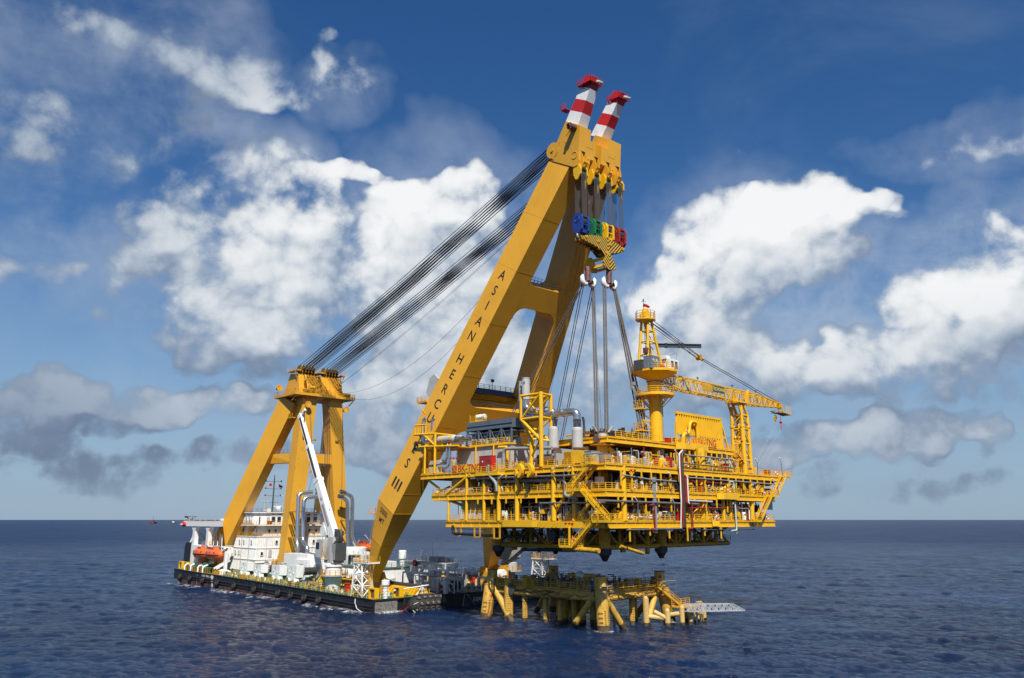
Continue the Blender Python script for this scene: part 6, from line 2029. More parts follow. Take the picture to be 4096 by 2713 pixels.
def build_topside():
    root = thing('platform_topside', 'huge yellow multi deck platform hanging from slings above the jacket', 'platform', T((8, 13, 11.3)))
    # decks and their edge girders
    for z, out, dep in DECKS:
        F = T if z == D4 else T2
        d = pp('deck', YELD, root, F, ('prism', out, (0, 0, z - .22), (1, 0, 0), (0, 1, 0), (0, 0, .2)))
        n = len(out)
        for i in range(n):
            p, q = np.array(out[i], float), np.array(out[(i + 1) % n], float)
            m = MB(F)
            v = unit(q - p)
            o = np.array([v[1], -v[0]]) * -.0
            P, Q = (*(p + o), z - .24 - dep / 2), (*(q + o), z - .24 - dep / 2)
            m.ibeam(P, Q, .42, dep, .09)
            L = np.linalg.norm(q - p)
            for k in range(1, int(L / 2.6)):
                c = p + v * k * 2.6
                m.bar((*c, z - .3), (*c, z - .2 - dep), .34, .05, (v[0], v[1], 0))
            part('edge_girder', m, YEL2, d)
        xs0, xs1 = min(a for a, b in out), max(a for a, b in out)
        for y in np.arange(1.5, 40, 3.4):
            x1 = 21 if y > 17 else xs1
            if z == D4 and y > 11.5 or y > max(b for a, b in out):
                continue
            pp('floor_beam', YELD, d, F, ('ibeam', (xs0 + .3, y, z - .7), (x1 - .3, y, z - .7), .3, .8, .07))
    # legs with stabbing cones
    for i, (x, y) in enumerate(((0, 0), (16.7, 0), (0, 26.4), (16.7, 26.6))):
        top = (33.4, D3, 32.2, 32.2)[i]
        g = pp('leg', YELD, root, T, ('tube', (x, y, 13.3), (x, y, D1), 1.0, None, 20))
        pp('leg_upper', YEL2, g, T, ('tube', (x, y, D1), (x, y, 31.2 if i != 1 else D3), 1.0, None, 20))
        pp('cone_skirt', RUST if False else DGR, g, T, ('lathe', [(1.0, 13.5), (1.08, 13.4), (1.08, 12.45), (.95, 12.35)], (x, y, 0), 22), *[('cbox', (x + 1.09 * math.cos(q), y + 1.09 * math.sin(q), 12.9), (.14, .14, .8)) for q in np.linspace(0, 6.0, 15)])
        pp('stabbing_cone', mat('rust_black_cone', (.035, .024, .020), .7, var=.4, scale=1.2, dirt=(.10, .045, .025), dirt_amt=.4), g, T, ('lathe', [(.96, 12.4), (.36, 11.3), (0, 11.3)], (x, y, 0), 20))
        if i != 1:
            pp('lifting_trunnion', LGR, root, T, ('tube', (x, y, 31.25), (x, y, top), .95, None, 20), ('lathe', [(1.0, top - .1), (1.08, top), (0, top)], (x, y, 0), 20))
            for s_ in (-1, 1):
                pp('padear', RUST, root, T, ('prism', [(-.75, 31.3), (.75, 31.3), (.95, 32.0), (.6, 32.7), (-.6, 32.7), (-.95, 32.0)], (x + s_ * 1.05 - .1, y, 0), (0, 1, 0), (0, 0, 1), (.2, 0, 0)), ('tube', (x + s_ * .9, y, 32.2), (x + s_ * 1.75, y, 32.2), .36, None, 10), ('lathe', [(.36, 0), (.62, 0), (.62, .14), (0, .14)], (x + s_ * 1.7, y, 32.2), 12, ((0, 1, 0), (0, 0, 1), (s_, 0, 0))))
            pp('leg_collar', YELD, root, T, ('lathe', [(1.0, 31.0), (2.3, 31.15), (2.3, 31.25), (.9, 31.25)], (x, y, 0), 16))
    # columns
    for x, y, z0, z1, r in [(-1.9, 39.4, D1, D2, .28), (-1.9, 33.8, D1, D3, .30), (-1.9, 28.6, D1, D3, .32), (-1.9, 24.4, D1, D3, .42), (-1.9, 19.4, D1, D3, .46), (-1.9, 10.0, D1, D3, .46), (-1.9, 5.2, D1, D3, .36), (-1.9, 44.2, D2, D2, .2),
                            (3.2, -2.0, D1, D3, .5), (29.8, -1.2, D1, D4, .95), (36.2, -2.0, D1, D2, .35), (39.6, -1.5, D1, D3, .4), (48.4, -1.6, D1, D3, .5), (55, 8, D1, D3, .5), (40, 12, D1, D3, .5), (24, -1.4, D3, D4, .45), (38, -1.2, D3, D4, .5), (9, 12, D3, D4, .5), (25, 10, D1, D4, .5)]:
        if z1 > z0:
            pp('column', YEL2, root, T if z1 == D4 and z0 == D3 else T2, ('tube', (x, y, z0 - .45 * (z0 == D3)), (x, y, z1 - .3), r, None, 14))
    # diagonal braces
    for p, q, r in [((4.5, -.6, D3 - 1), (12.6, -.6, D1), .5), ((.6, -.6, 30.8), (6.6, -.8, D3), .5), ((22, -1.2, D3 - .8), (26.6, -1.2, D2), .45), ((41.5, -1.2, D3 - .8), (37, -1.2, D2), .45), ((44.2, -1.2, D3 - .8), (47.8, -1.2, D2), .4), ((54, -1.2, D3 - .8), (49.4, -1.2, D2), .4), ((27, -1, D4 - 1), (30.4, -1, D3), .32), ((33.4, -1, D4 - 1), (30.6, -1, D3), .32), ((29.6, -1, D2 - 1), (26.0, -1, D1), .4), ((29.6, -1, D2 - 1), (33.0, -1, D1), .4), ((40.8, -1, D2 - 1), (36.5, -1, D1), .35),
                    ((-1.6, 7.5, D2 - 1), (-1.6, 11.4, D1), .36), ((-1.4, 1.2, D2 - 1.4), (-1.4, 5.0, D1), .33), ((-1.4, 1.0, D3 - 1), (-1.4, 4.4, D2), .33), ((-1.95, 32.6, D3 - .6), (-1.95, 40.3, D2), .28), ((-1.8, 47.4, D3 - .8), (-1.0, 43.6, D3 - 3.2), .26), ((-1.8, 40, D2 - 1), (2.5, 36.6, D1 + 2.2), .3), ((-1.8, 44.4, D2 + .2), (1.2, 42.6, D2 + 1.8), .22), ((12.0, 0, D2), (15.8, 0, D3 - 1), .4), ((21.8, -.6, D3 - 1.2), (17.6, -.4, D2), .4)]:
        pp('diagonal_brace', YEL2, root, T if max(p[2], q[2]) > 28 else T2, ('tube', p, q, r, None, 12))
    # lower truss between the legs
    lo = [((0, 0), (0, 26.4)), ((0, 0), (16.7, 0)), ((16.7, 0), (40.8, 0)), ((16.7, 0), (16.7, 26.6)), ((0, 26.4), (16.7, 26.6)), ((16.7, 9), (40.8, 9)), ((40.8, 0), (40.8, 9))]
    for (p, q) in lo:
        p, q = np.array(p, float), np.array(q, float)
        L = np.linalg.norm(q - p)
        pp('bottom_chord', YELD, root, T, ('tube', (*p, Z0), (*q, Z0), .42, None, 12))
        pp('mid_chord', YELD, root, T, ('tube', (*p, D1 - 1.3), (*q, D1 - 1.3), .3, None, 10)) if L < 20 else None
        n = max(2, round(L / 4.6))
        for i in range(n):
            a, b = p + (q - p) * i / n, p + (q - p) * (i + 1) / n
            if i:
                pp('truss_post', YELD, root, T, ('tube', (*a, Z0), (*a, D1 - 1), .33, None, 10))
            lo_, hi_ = (a, b) if i % 2 else (b, a)
            pp('truss_diagonal', YELD, root, T, ('tube', (*lo_, Z0), (*hi_, D1 - 1.1), .24, None, 8))
        pp('walkway', DGR, root, T, ('box', min(p[0], q[0]) + (.5 if L else 0), min(p[1], q[1]) + .5, Z0 + .35, max(p[0], q[0]) + .9 * (p[0] == q[0]), max(p[1], q[1]) + .9 * (p[1] == q[1]), Z0 + .42)) if p[0] == q[0] or p[1] == q[1] else None
        m = MB(T)
        o = np.array([.9, .9])
        m.rail([(*(p + o * (p[0] == q[0], p[1] == q[1])), Z0 + .42), (*(q + o * (p[0] == q[0], p[1] == q[1])), Z0 + .42)], kick=False)
        part('guard_rail', m, YELD, root)
    for (x, y, z0, z1, r) in ((12.4, 0, 12.2, D1 - 1, .45), (5.1, 0, 12.7, 14, .5), (2, 24, 12.6, 15, .55), (4.8, 20, 12.1, 15, .3), (8, 14, 12.4, 15, .4)):
        pp('pump_caisson', YELD, root, T, ('tube', (x, y, z0), (x, y, z1), r, None, 14))
    pp('bumper_tube', YELD, root, T2, ('tube', (-3.3, 6.6, 13.45), (-3.0, -1.2, 13.2), .42, None, 12))
    pp('bumper_tube', YELD, root, T2, ('tube', (3.6, -.6, 13.8), (9.8, -.9, 12.4), .3, None, 10))
    # inner walls added in dark brown, and rooms, to keep the decks dark inside
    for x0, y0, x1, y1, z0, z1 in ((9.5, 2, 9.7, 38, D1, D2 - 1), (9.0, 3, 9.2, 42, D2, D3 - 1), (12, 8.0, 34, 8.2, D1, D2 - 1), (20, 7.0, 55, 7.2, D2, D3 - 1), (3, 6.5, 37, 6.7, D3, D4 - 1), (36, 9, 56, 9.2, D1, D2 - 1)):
        pp('dark_backing', mat('dark_backing_brown', (.10, .065, .02), .7, var=.3), root, T2, ('box', x0, y0, z0, x1, y1, z1))
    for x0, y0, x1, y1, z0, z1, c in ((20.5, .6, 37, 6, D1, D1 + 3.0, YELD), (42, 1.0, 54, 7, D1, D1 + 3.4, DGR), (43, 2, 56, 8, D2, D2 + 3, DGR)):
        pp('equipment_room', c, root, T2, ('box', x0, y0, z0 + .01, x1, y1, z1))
    m = MB(T2)
    for i in range(24):
        m.bar((20.9 + i * .4, .52, D1), (20.9 + i * .4, .52, D1 + 2.9), .2, .1)
    part('wall_rib', m, YELD, root, kind='stuff')
    for x in (44.0, 47.2, 50.4):
        pp('room_door', GRY, root, T2, ('box', x, .92, D1 + .1, x + 1.6, .99, D1 + 2.4))
    # pipes, valves and cable runs inside each deck
    def clutter(n, x0, x1, y0, y1, z0, z1, cols, seed, F=T2):
        rnd = random.Random(seed)
        for mt in cols:
            m = MB(F)
            for i in range(n):
                p = np.array([rnd.uniform(x0, x1), rnd.uniform(y0, y1), rnd.uniform(z0 + .3, z1 - .3)])
                k = rnd.random()
                r = rnd.choice((.05, .07, .1, .16))
                if k < .38:
                    m.bar((p[0], p[1], z0), (p[0], p[1], rnd.uniform(z0 + 1, z1)), r * 2)
                elif k < .72:
                    ax = np.array((1.0, 0, 0) if rnd.random() < .6 else (0, 1.0, 0))
                    q = p + ax * rnd.uniform(1, 5)
                    q = np.minimum(q, (x1, y1, z1))
                    m.pipe([p, q, (q[0], q[1], z0 + .2)], r, n=6, seg=3)
                elif k < .9:
                    s_ = rnd.uniform(.25, 1.1)
                    m.cbox((p[0], p[1], z0 + s_ * .6 + rnd.uniform(0, 1.2)), (s_, s_ * rnd.uniform(.6, 1.4), s_ * rnd.uniform(.6, 1.5)))
                else:
                    m.lathe([(0, 0), (.4, .08), (.45, .2), (.45, 1.5), (.3, 1.7), (0, 1.75)], (p[0], p[1], z0), 12)
            part('process_piping', m, mt, root, kind='stuff')
    C1 = (YELD, DGR, GRY, WHT, BLK)
    clutter(46, -1.2, 9, 0, 38, D1, D2 - 1.2, (YELD, DGR, GRY, BLK, LGR), 1)
    clutter(46, -1.2, 9, 2, 32, D2, D3 - 1.2, (YELD, DGR, GRY, BLK), 2)
    clutter(46, 1, 36, -1.2, 6, D1, D2 - 1.2, (YELD, DGR, GRY, DRED), 3)
    clutter(50, 3, 56, -1.2, 6, D2, D3 - 1.2, (YELD, DGR, GRY, WHT), 4)
    clutter(50, 5, 36, -1.2, 6, D3, D4 - 1.2, (YELD, DGR, GRY, BLK, DRED), 5)
    clutter(26, 43, 55, -1.2, 2, D1, D2 - 1.2, (DGR, GRY, DRED, WHT), 6)
    clutter(34, 2, 39, 0, 9, Z0 + .6, D1 - 1.4, (DGR, BLK, YELD), 7, T)
    clutter(34, .5, 10, 2, 26, Z0 + .6, D1 - 1.4, (DGR, BLK, YELD), 8, T)
    clutter(30, 1.5, 20, 5, 34, D3, D3 + 3.0, (YEL2, GRY, WHT, STL), 9)
    clutter(34, 2.5, 14, 2, 11, D4, D4 + 2.6, (RUST, DGR, BLK, YELD), 10, T)
    clutter(30, 20, 40, 0, 8, D4, D4 + 1.8, (YEL2, GRY, WHT, DRED), 11, T)
    clutter(18, 43, 61, 0, 10, D3, D3 + 1.4, (YEL2, DRED, DGR), 12)
    for (x0, x1, y0, y1, z0, z1, sd) in ((-1.4, .6, 1, 31, D2, D3 - 1.3, 20), (-1.4, .6, 1, 27, D1, D2 - 1.3, 21), (3, 55, -1.5, .2, D2, D3 - 1.3, 22), (1, 44, -1.5, .2, D1, D2 - 1.3, 23), (2, 44, -1.4, .6, D3, D4 - 1.6, 24)):
        n = int(max(x1 - x0, y1 - y0) * .8)
        clutter(n, x0, x1, y0, y1, z0, z1, (YEL2, YEL2, STL, WHT, LGR), sd)
    # visible service lines along the faces
    for pts, r, mt in (([(-5, -2.6, 21.5), (26, -2.6, 21.3)], .17, STL), ([(3, -2.2, 20.8), (7, -2.2, 20.9), (31, -2.2, 20.5)], .17, DRED), ([(9.6, -2.8, 20.9), (11.2, -2.8, 20.9), (11.2, -2.8, 16.6), (9.8, -2.8, 16.6)], .12, DRED), ([(2, -2.7, 26.0), (4, -2.7, 25.9), (10, -2.7, 25.5), (18.6, -2.7, 25.4)], .12, GRY), ([(21.5, -2.6, 26.3), (60, -2.6, 26.0)], .12, GRY), ([(24, -2.3, 25.7), (37, -2.3, 25.6)], .14, DRED), ([(20.6, -2.6, 30.6), (40, -2.6, 30.6)], .12, GRY), ([(21.5, -2.6, 28.9), (40, -2.6, 28.8)], .12, DGR), ([(22, -2.6, 21.9), (31, -2.6, 21.8)], .2, LGR), ([(42, -2.4, 20.9), (33, -2.4, 20.6), (22, -2.4, 20.5)], .1, DRED), ([(27, -2.6, 16.4), (47, -2.6, 16.3)], .1, DGR), ([(3, -2.6, 16.6), (20, -2.6, 16.7)], .12, STL),
                       ([(-2.5, 32, 26.4), (-2.5, 2, 26.0)], .16, STL), ([(-1.2, 24, 25.6), (-1.2, 8, 25.4), (-1.2, 7.4, 23.6), (-2.6, 6.8, 22.6), (-2.4, 4.0, 21.8)], .30, GRY), ([(-2.4, 13, 21.3), (-2.4, -2.4, 21.2)], .15, STL), ([(-2.4, 37.4, 17.2), (-2.4, 37.4, 15.6), (-1.4, 28, 15.3), (.4, 20, 15.2)], .28, BLK), ([(-2.2, 37.6, 16.6), (-2.0, 28, 16.5)], .12, DGR), ([(-2.6, 26.6, 28.9), (-2.6, 26.6, 27), (-2.6, 24.4, 25.2), (-2.6, 24.2, 23.7)], .32, GRY), ([(-.6, 24.4, 29), (-.6, 24.4, 31.4), (-.6, 23.8, 32), (-.6, 11.5, 31.4)], .34, GRY), ([(2, 22, Z0 - .9), (4, 10, Z0 - .8)], .3, BLK)):
        m = MB(T2)
        m.pipe(pts, r, n=8)
        part('service_pipe', m, mt, root)
    for x, mt, r in ((19.7, WHT, .13), (20.05, DRED, .13), (20.6, mat('olive_pipe', (.06, .05, .025), .5), .27)):
        pp('riser_pipe', mt, root, T2, ('pipe', [(x + 1.2, -2.9, 31.4), (x, -2.9, 30.6), (x, -2.9, 21.9 if mt is WHT else 16.9), (x + .2, -2.4, 16.7)], r))
    for x, mt in ((21.3, DRED), (21.7, DRED), (22.1, WHT)):
        pp('riser_pipe', mt, root, T2, ('pipe', [(x - .3, -2.9, 26.6), (x, -2.9, 26.2), (x, -2.9, 21.5), (x + .3, -2.9, 21.3)], .15))
    pp('riser_pipe', DRED, root, T2, ('pipe', [(22.4, -2.8, 21.5), (23.4, -2.8, 21.3), (23.4, -2.8, 16.7), (22.0, -2.8, 16.6)], .15))
    pp('riser_pipe', mat('pale_green_pipe', (.42, .55, .50), .45), root, T2, ('pipe', [(37.8, -2.7, 26.0), (39.6, -2.7, 25.9), (39.7, -2.7, 16.2), (37.6, -2.7, 16.1)], .17))
    pp('cable_duct', GRY, root, T2, ('box', 11.6, -2.35, 16.0, 12.5, -2.0, D3 - 2.0))
    for z, xs in ((D3 - 1.2, range(2, 60, 3)), (D2 - 1.1, range(1, 40, 4)), (D4 - 1.2, range(22, 41, 2)), (D1 - 1.2, range(4, 45, 6))):
        m = MB(T2)
        for x in xs:
            h = 1.4 + (x * 7 % 5) * .3
            m.bar((x, -2.45, z), (x, -2.45, z - h), .16, .3)
        part('pipe_hanger', m, YEL2, root, kind='stuff')
    m = MB(T2)
    for y, z in [(y, z) for z in (D3 - 1.2, D2 - 1.2) for y in range(2, 33, 4)]:
        m.bar((-2.3, y, z), (-2.3, y, z - .9), .25, .18)
    part('pipe_hanger', m, YEL2, root, kind='stuff')
    for (y0, z) in ((36.6, 15.2), (31, 15.0), (25.4, 14.8)):
        pp('pipe_bracket', YELD, root, T2, ('bar', (-2.2, y0, 17), (-2.2, y0, z), .25), ('bar', (-2.2, y0 - 1.6, 17), (-2.2, y0 - 1.6, z), .25), ('bar', (-2.2, y0, z), (-2.2, y0 - 1.6, z), .25))
    for y in (25.0, 11.6):
        pp('hose_reel', BLK, root, T2, ('tube', (-.8, y, 15.6), (.2, y, 15.6), 1.0, None, 16))
    # main vessels
    pp('separator_vessel', mat('dark_grey_cladding', (.13, .14, .14), .45, metal=.4), root, T2, ('lathe', [(0, 0), (.9, .25), (1.45, .9), (1.45, 7.4), (.9, 8.1), (0, 8.3)], (2.6, 18.6, D1 + 2.3), 22, ((1, 0, 0), (0, 0, 1), (0, -1, 0))))
    for y in (16.6, 12.2):
        pp('vessel_saddle', GRY, root, T2, ('box', 1.6, y - .2, D1, 3.6, y + .2, D1 + 1.4))
    pp('filter_vessel', LGR, root, T2, ('lathe', [(.5, 0), (.5, 2.4), (.3, 2.8), (0, 2.9)], (24.6, .4, D2), 16), ('lathe', [(.5, 0), (.5, 2.4), (.3, 2.8), (0, 2.9)], (26.2, .4, D2), 16))
    # guard rails on every face
    RR = {D1: [[(-1.9, 39.8), (-1.9, 25.4)], [(-1.9, 24.6), (-1.9, 13.6)], [(-1.9, 8.8), (-1.9, -2)], [(.6, -2.1), (18.6, -2.1)], [(22, -2.1), (33.2, -2.1)], [(33.6, -2.1), (44, -2.1)], [(49, -2.1), (56.9, -2.1)], [(56.9, -2.1), (56.9, 17)], [(-1.9, 39.8), (6, 39.8)]],
          D2: [[(-1.9, 44.6), (-1.9, 27.4)], [(-1.9, 24.2), (-1.9, 5.6)], [(-1.9, 1), (-1.9, -2)], [(-1.9, -2.1), (18.6, -2.1)], [(21.5, -2.1), (52, -2.1)], [(55, -2.1), (57.5, -2.1)], [(57.5, -2.1), (57.5, 17)], [(-1.9, 44.6), (6, 44.6)]],
          D3: [[(-1.9, 48.5), (-1.9, 42)], [(-1.9, 29.8), (-1.9, 17.6)], [(-1.9, 13), (-1.9, 5)], [(-1.9, 3.4), (-1.9, .5)], [(-1.9, -2.1), (14, -2.1)], [(15.5, -2.1), (20, -2.1)], [(22, -2.1), (45, -2.1)], [(50, -2.1), (59, -2.1)], [(60.6, -2.1), (62.5, -2.1)], [(62.5, -2.1), (62.5, 14)], [(-1.9, 48.5), (6, 48.5)]],
          D4: [[(1.2, -2.1), (14.6, -2.1)], [(18.6, -2.1), (40.9, -2.1)], [(40.9, 1), (40.9, 11)]]}
    for z, rr in RR.items():
        for r_ in rr:
            m = MB(T if z == D4 else T2)
            m.rail([(*p, z) for p in r_], step=1.7, r=.05)
            part('guard_rail', m, YEL2, root)
    # projecting balconies
    for (x0, x1, z, y1) in ((33.2, 41.0, D2, -3.4), (19.4, 29.4, D4, -3.9), (31.0, 33.4, D1, -3.2)):
        F = T if z == D4 else T2
        b = pp('balcony', YEL2, root, F, ('prism', [(x0, -2.45), (x0 + 1.2, y1), (x1 - .8, y1), (x1, -2.45)], (0, 0, z - 1.1), (1, 0, 0), (0, 1, 0), (0, 0, 1.08)))
        m = MB(F)
        m.rail([(x0, -2.4, z), (x0 + 1.2, y1 + .1, z), (x1 - .8, y1 + .1, z), (x1, -2.4, z)], step=1.5, r=.05)
        part('guard_rail', m, YEL2, b)
    for (y0, y1, z, x1) in ((31.0, 22.4, D3, -2.9), (23.4, 13.4, D1, -2.6)):
        b = pp('balcony', YEL2, root, T2, ('prism', [(y0, -2.25), (y0 - .8, x1), (y1 + 1.4, x1), (y1, -2.25)], (0, 0, z - 1.15), (0, 1, 0), (1, 0, 0), (0, 0, .55 if z == D3 else 1.1)))
        if z == D3:
            z -= .5
            m = MB(T2)
            m.rail([(-2.2, y0, z), (x1 + .1, y0 - .8, z), (x1 + .1, y1 + 1.4, z), (-2.2, y1, z)], step=1.5, r=.05)
            part('guard_rail', m, YEL2, b)
    # plate girder brackets seen on the left face
    pp('plate_girder', YEL2, root, T2, ('box', -2.55, -2.0, 16.9, -2.25, 13.4, 18.0))
    for y in (12.9, 11.9, 9.9, 8.9):
        pp('girder_stiffener', YEL2, root, T2, ('bar', (-2.6, y, 17.0), (-2.6, y - .5, 17.9), .08, .3))
    # stairs
    for lo_, hi_, wv in (((-3.1, 4.6, D2), (-3.1, -.7, D3), (-1.0, 0, 0)), ((-3.4, -4.0, D1), (-3.4, 1.7, D2), (-1.0, 0, 0)), ((-3.1, 3.9, Z0 + .3), (-3.1, -.9, D1), (-1.0, 0, 0)), ((49.4, -.5, D3 - .45), (42.5, -.5, D4), (0, -1.6, 0)), ((55.4, -3.0, D2), (60.2, -3.0, D3), (0, -1.2, 0)), ((47.4, -3.0, D1), (53.0, -3.0, D2), (0, -1.2, 0)), ((2, 9.4, D3), (2, 5.4, D4 + 1), (1.0, 0, 0))):
        m = MB(T if hi_[2] > D3 + 1 else T2)
        m.stair(lo_, hi_, wv)
        part('staircase', m, YEL2, root)
    for x0, y0, x1, y1, z in ((-4.4, -.8, -2.2, 0.3, D3), (-4.5, 1.7, -2.2, 4.6, D2), (-4.5, -5.2, -2.0, -2.3, D1), (-4.4, -2.2, -2.2, -.9, D1), (-4.4, 3.9, -1, 6.6, Z0 + .3), (52.8, -4.3, 55.6, -2.4, D2), (60.0, -4.3, 62.6, -2.4, D3), (45.4, -4.3, 47.5, -2.4, D1), (41, -2.3, 42.7, 1.6, D4)):
        F = T if z == D4 else T2
        l = pp('stair_landing', YEL2, root, F, ('box', x0, y0, z - .3, x1, y1, z - .02))
        m = MB(F)
        if x0 < 0:
            m.rail([(x0, y0, z), (x0, y1, z)], r=.05)
            m.rail([(x0, y0, z), (x1, y0, z)], r=.05)
        else:
            m.rail([(x0, y0, z), (x1, y0, z)], r=.05)
            m.rail([(x1, y0, z), (x1, y1, z)], r=.05)
        part('guard_rail', m, YEL2, l)
    # curved guide horns on the left face
    for y in (17.4, 14.9):
        arc = [(math.cos(q), math.sin(q)) for q in np.linspace(R(60), R(265), 14)]
        poly = [(1.25 * c, 1.35 * s_) for c, s_ in arc] + [(.55 * c, .75 * s_) for c, s_ in arc[::-1]]
        pp('guide_horn', YEL2, root, T2, ('prism', poly, (-3.0, y, 27.3), (0, 1, 0), (0, 0, 1), (-.9, 0, 0)))
    # air intake hoods at the far right end
    for z in (D2 + 2.2, D2 - .1):
        pp('intake_hood', GRY, root, T2, ('prism', [(57.8, z), (60.4, z + .7), (59.8, z + 1.6), (57.8, z + 1.8)], (0, -1, 0), (1, 0, 0), (0, 0, 1), (0, 2.4, 0)))
    pp('intake_hood', DGR, root, T2, ('prism', [(41.2, D4 - 2.6), (43.4, D4 - 1.8), (42.6, D4 - 1.0), (41.2, D4 - .6)], (0, 0, 0), (1, 0, 0), (0, 0, 1), (0, 3, 0)))
    pp('wind_screen', LGR, root, T2, ('box', 52.6, -2.0, D2 - 3.0, 56.9, -1.9, D2 - 1.3))
    for p in ((-2.6, 24.0, D2, 2.4, 0), (-2.6, 6.8, D2, 3.2, 0), (6.4, -2.6, D1, 3.2, 1), (17.8, -2.6, D1, 3.2, 1), (17.2, -2.6, D2, 2.6, 1), (19.6, -2.7, D3, 2.4, 1), (23.8, -2.7, D4, 1.8, 1), (50.6, -2.4, D3, 2.4, 1), (61.6, -2.4, D3, 3.2, 1), (57.2, -2.6, D3 - 3.6, 2, 1), (45.8, -2.6, D1, 2.6, 1), (-2.6, 9.8, D3 - 1, 0, 0)):
        x, y, z, h, k = p
        d_ = np.array([-1.5, -.4, .9]) if k else np.array([-.3, -1.6, .9])
        lp = pp('lamp_post', STL, root, T2, ('bar', (x, y, z), (x, y, z + h), .12), ('bar', (x, y, z + h), np.array((x, y, z + h)) + d_ * .3, .1))
        pp('lamp_tube', WHT, lp, T2, ('bar', np.array((x, y, z + h)) + d_ * .25, np.array((x, y, z + h)) + d_, .22, .14))
    return root


TOP = build_topside()


def lifebuoys():
    k = 0
    for x, y, z, where in ((-1.6, 27.0, D2, 'middle deck rail at the left, below the red cabinet'), (-1.6, 20.4, D3, 'upper deck rail beside the guide horns'), (-1.6, 5.8, D1, 'lowest deck rail left of the crossing stairs'), (6.0, -1.9, D2, 'middle deck rail below the red horn post'), (3.9, -1.9, D1, 'lowest deck rail under the rusty box'), (23.6, -1.9, D3, 'upper deck rail right of the pipe bundle'), (36.6, -3.1, D2, 'middle deck balcony at the right'), (32.0, -2.95, D1, 'lowest deck balcony at the right'), (54.0, -2.0, D1, 'lowest deck rail near the right end'), (59.6, -2.0, D3, 'upper deck rail at the far right stair head'), (-2.6, 4.6, Z0 + .5, 'lower truss walkway behind the bottom stair')):
        left = x < 0
        ax = ((0, 1, 0), (0, 0, 1)) if left else ((1, 0, 0), (0, 0, 1))
        o = (-.12, 0, 0) if left else (0, -.12, 0)
        c = np.array((x, y, z + .65)) + o
        r = thing('lifebuoy', 'red and white lifebuoy on the ' + where, 'lifebuoy', T2(c - (0, 0, .5)), 'lifebuoys on the platform rails')
        for i in range(8):
            m = MB(T2)
            q0, q1 = 2 * math.pi * i / 8, 2 * math.pi * (i + 1) / 8
            m.sweep([c + np.array(ax[0]) * .42 * math.cos(q) + np.array(ax[1]) * .42 * math.sin(q) for q in np.linspace(q0, q1, 4)], .13, 7)
            part('ring_segment', m, (ORG, WHT)[i % 2], r)
        pp('beacon', ORG, r, T2, ('tube', c + np.array(ax[0]) * .35 + (0, 0, .3), c + np.array(ax[0]) * .35 + (0, 0, .85), .12, None, 8))


lifebuoys()


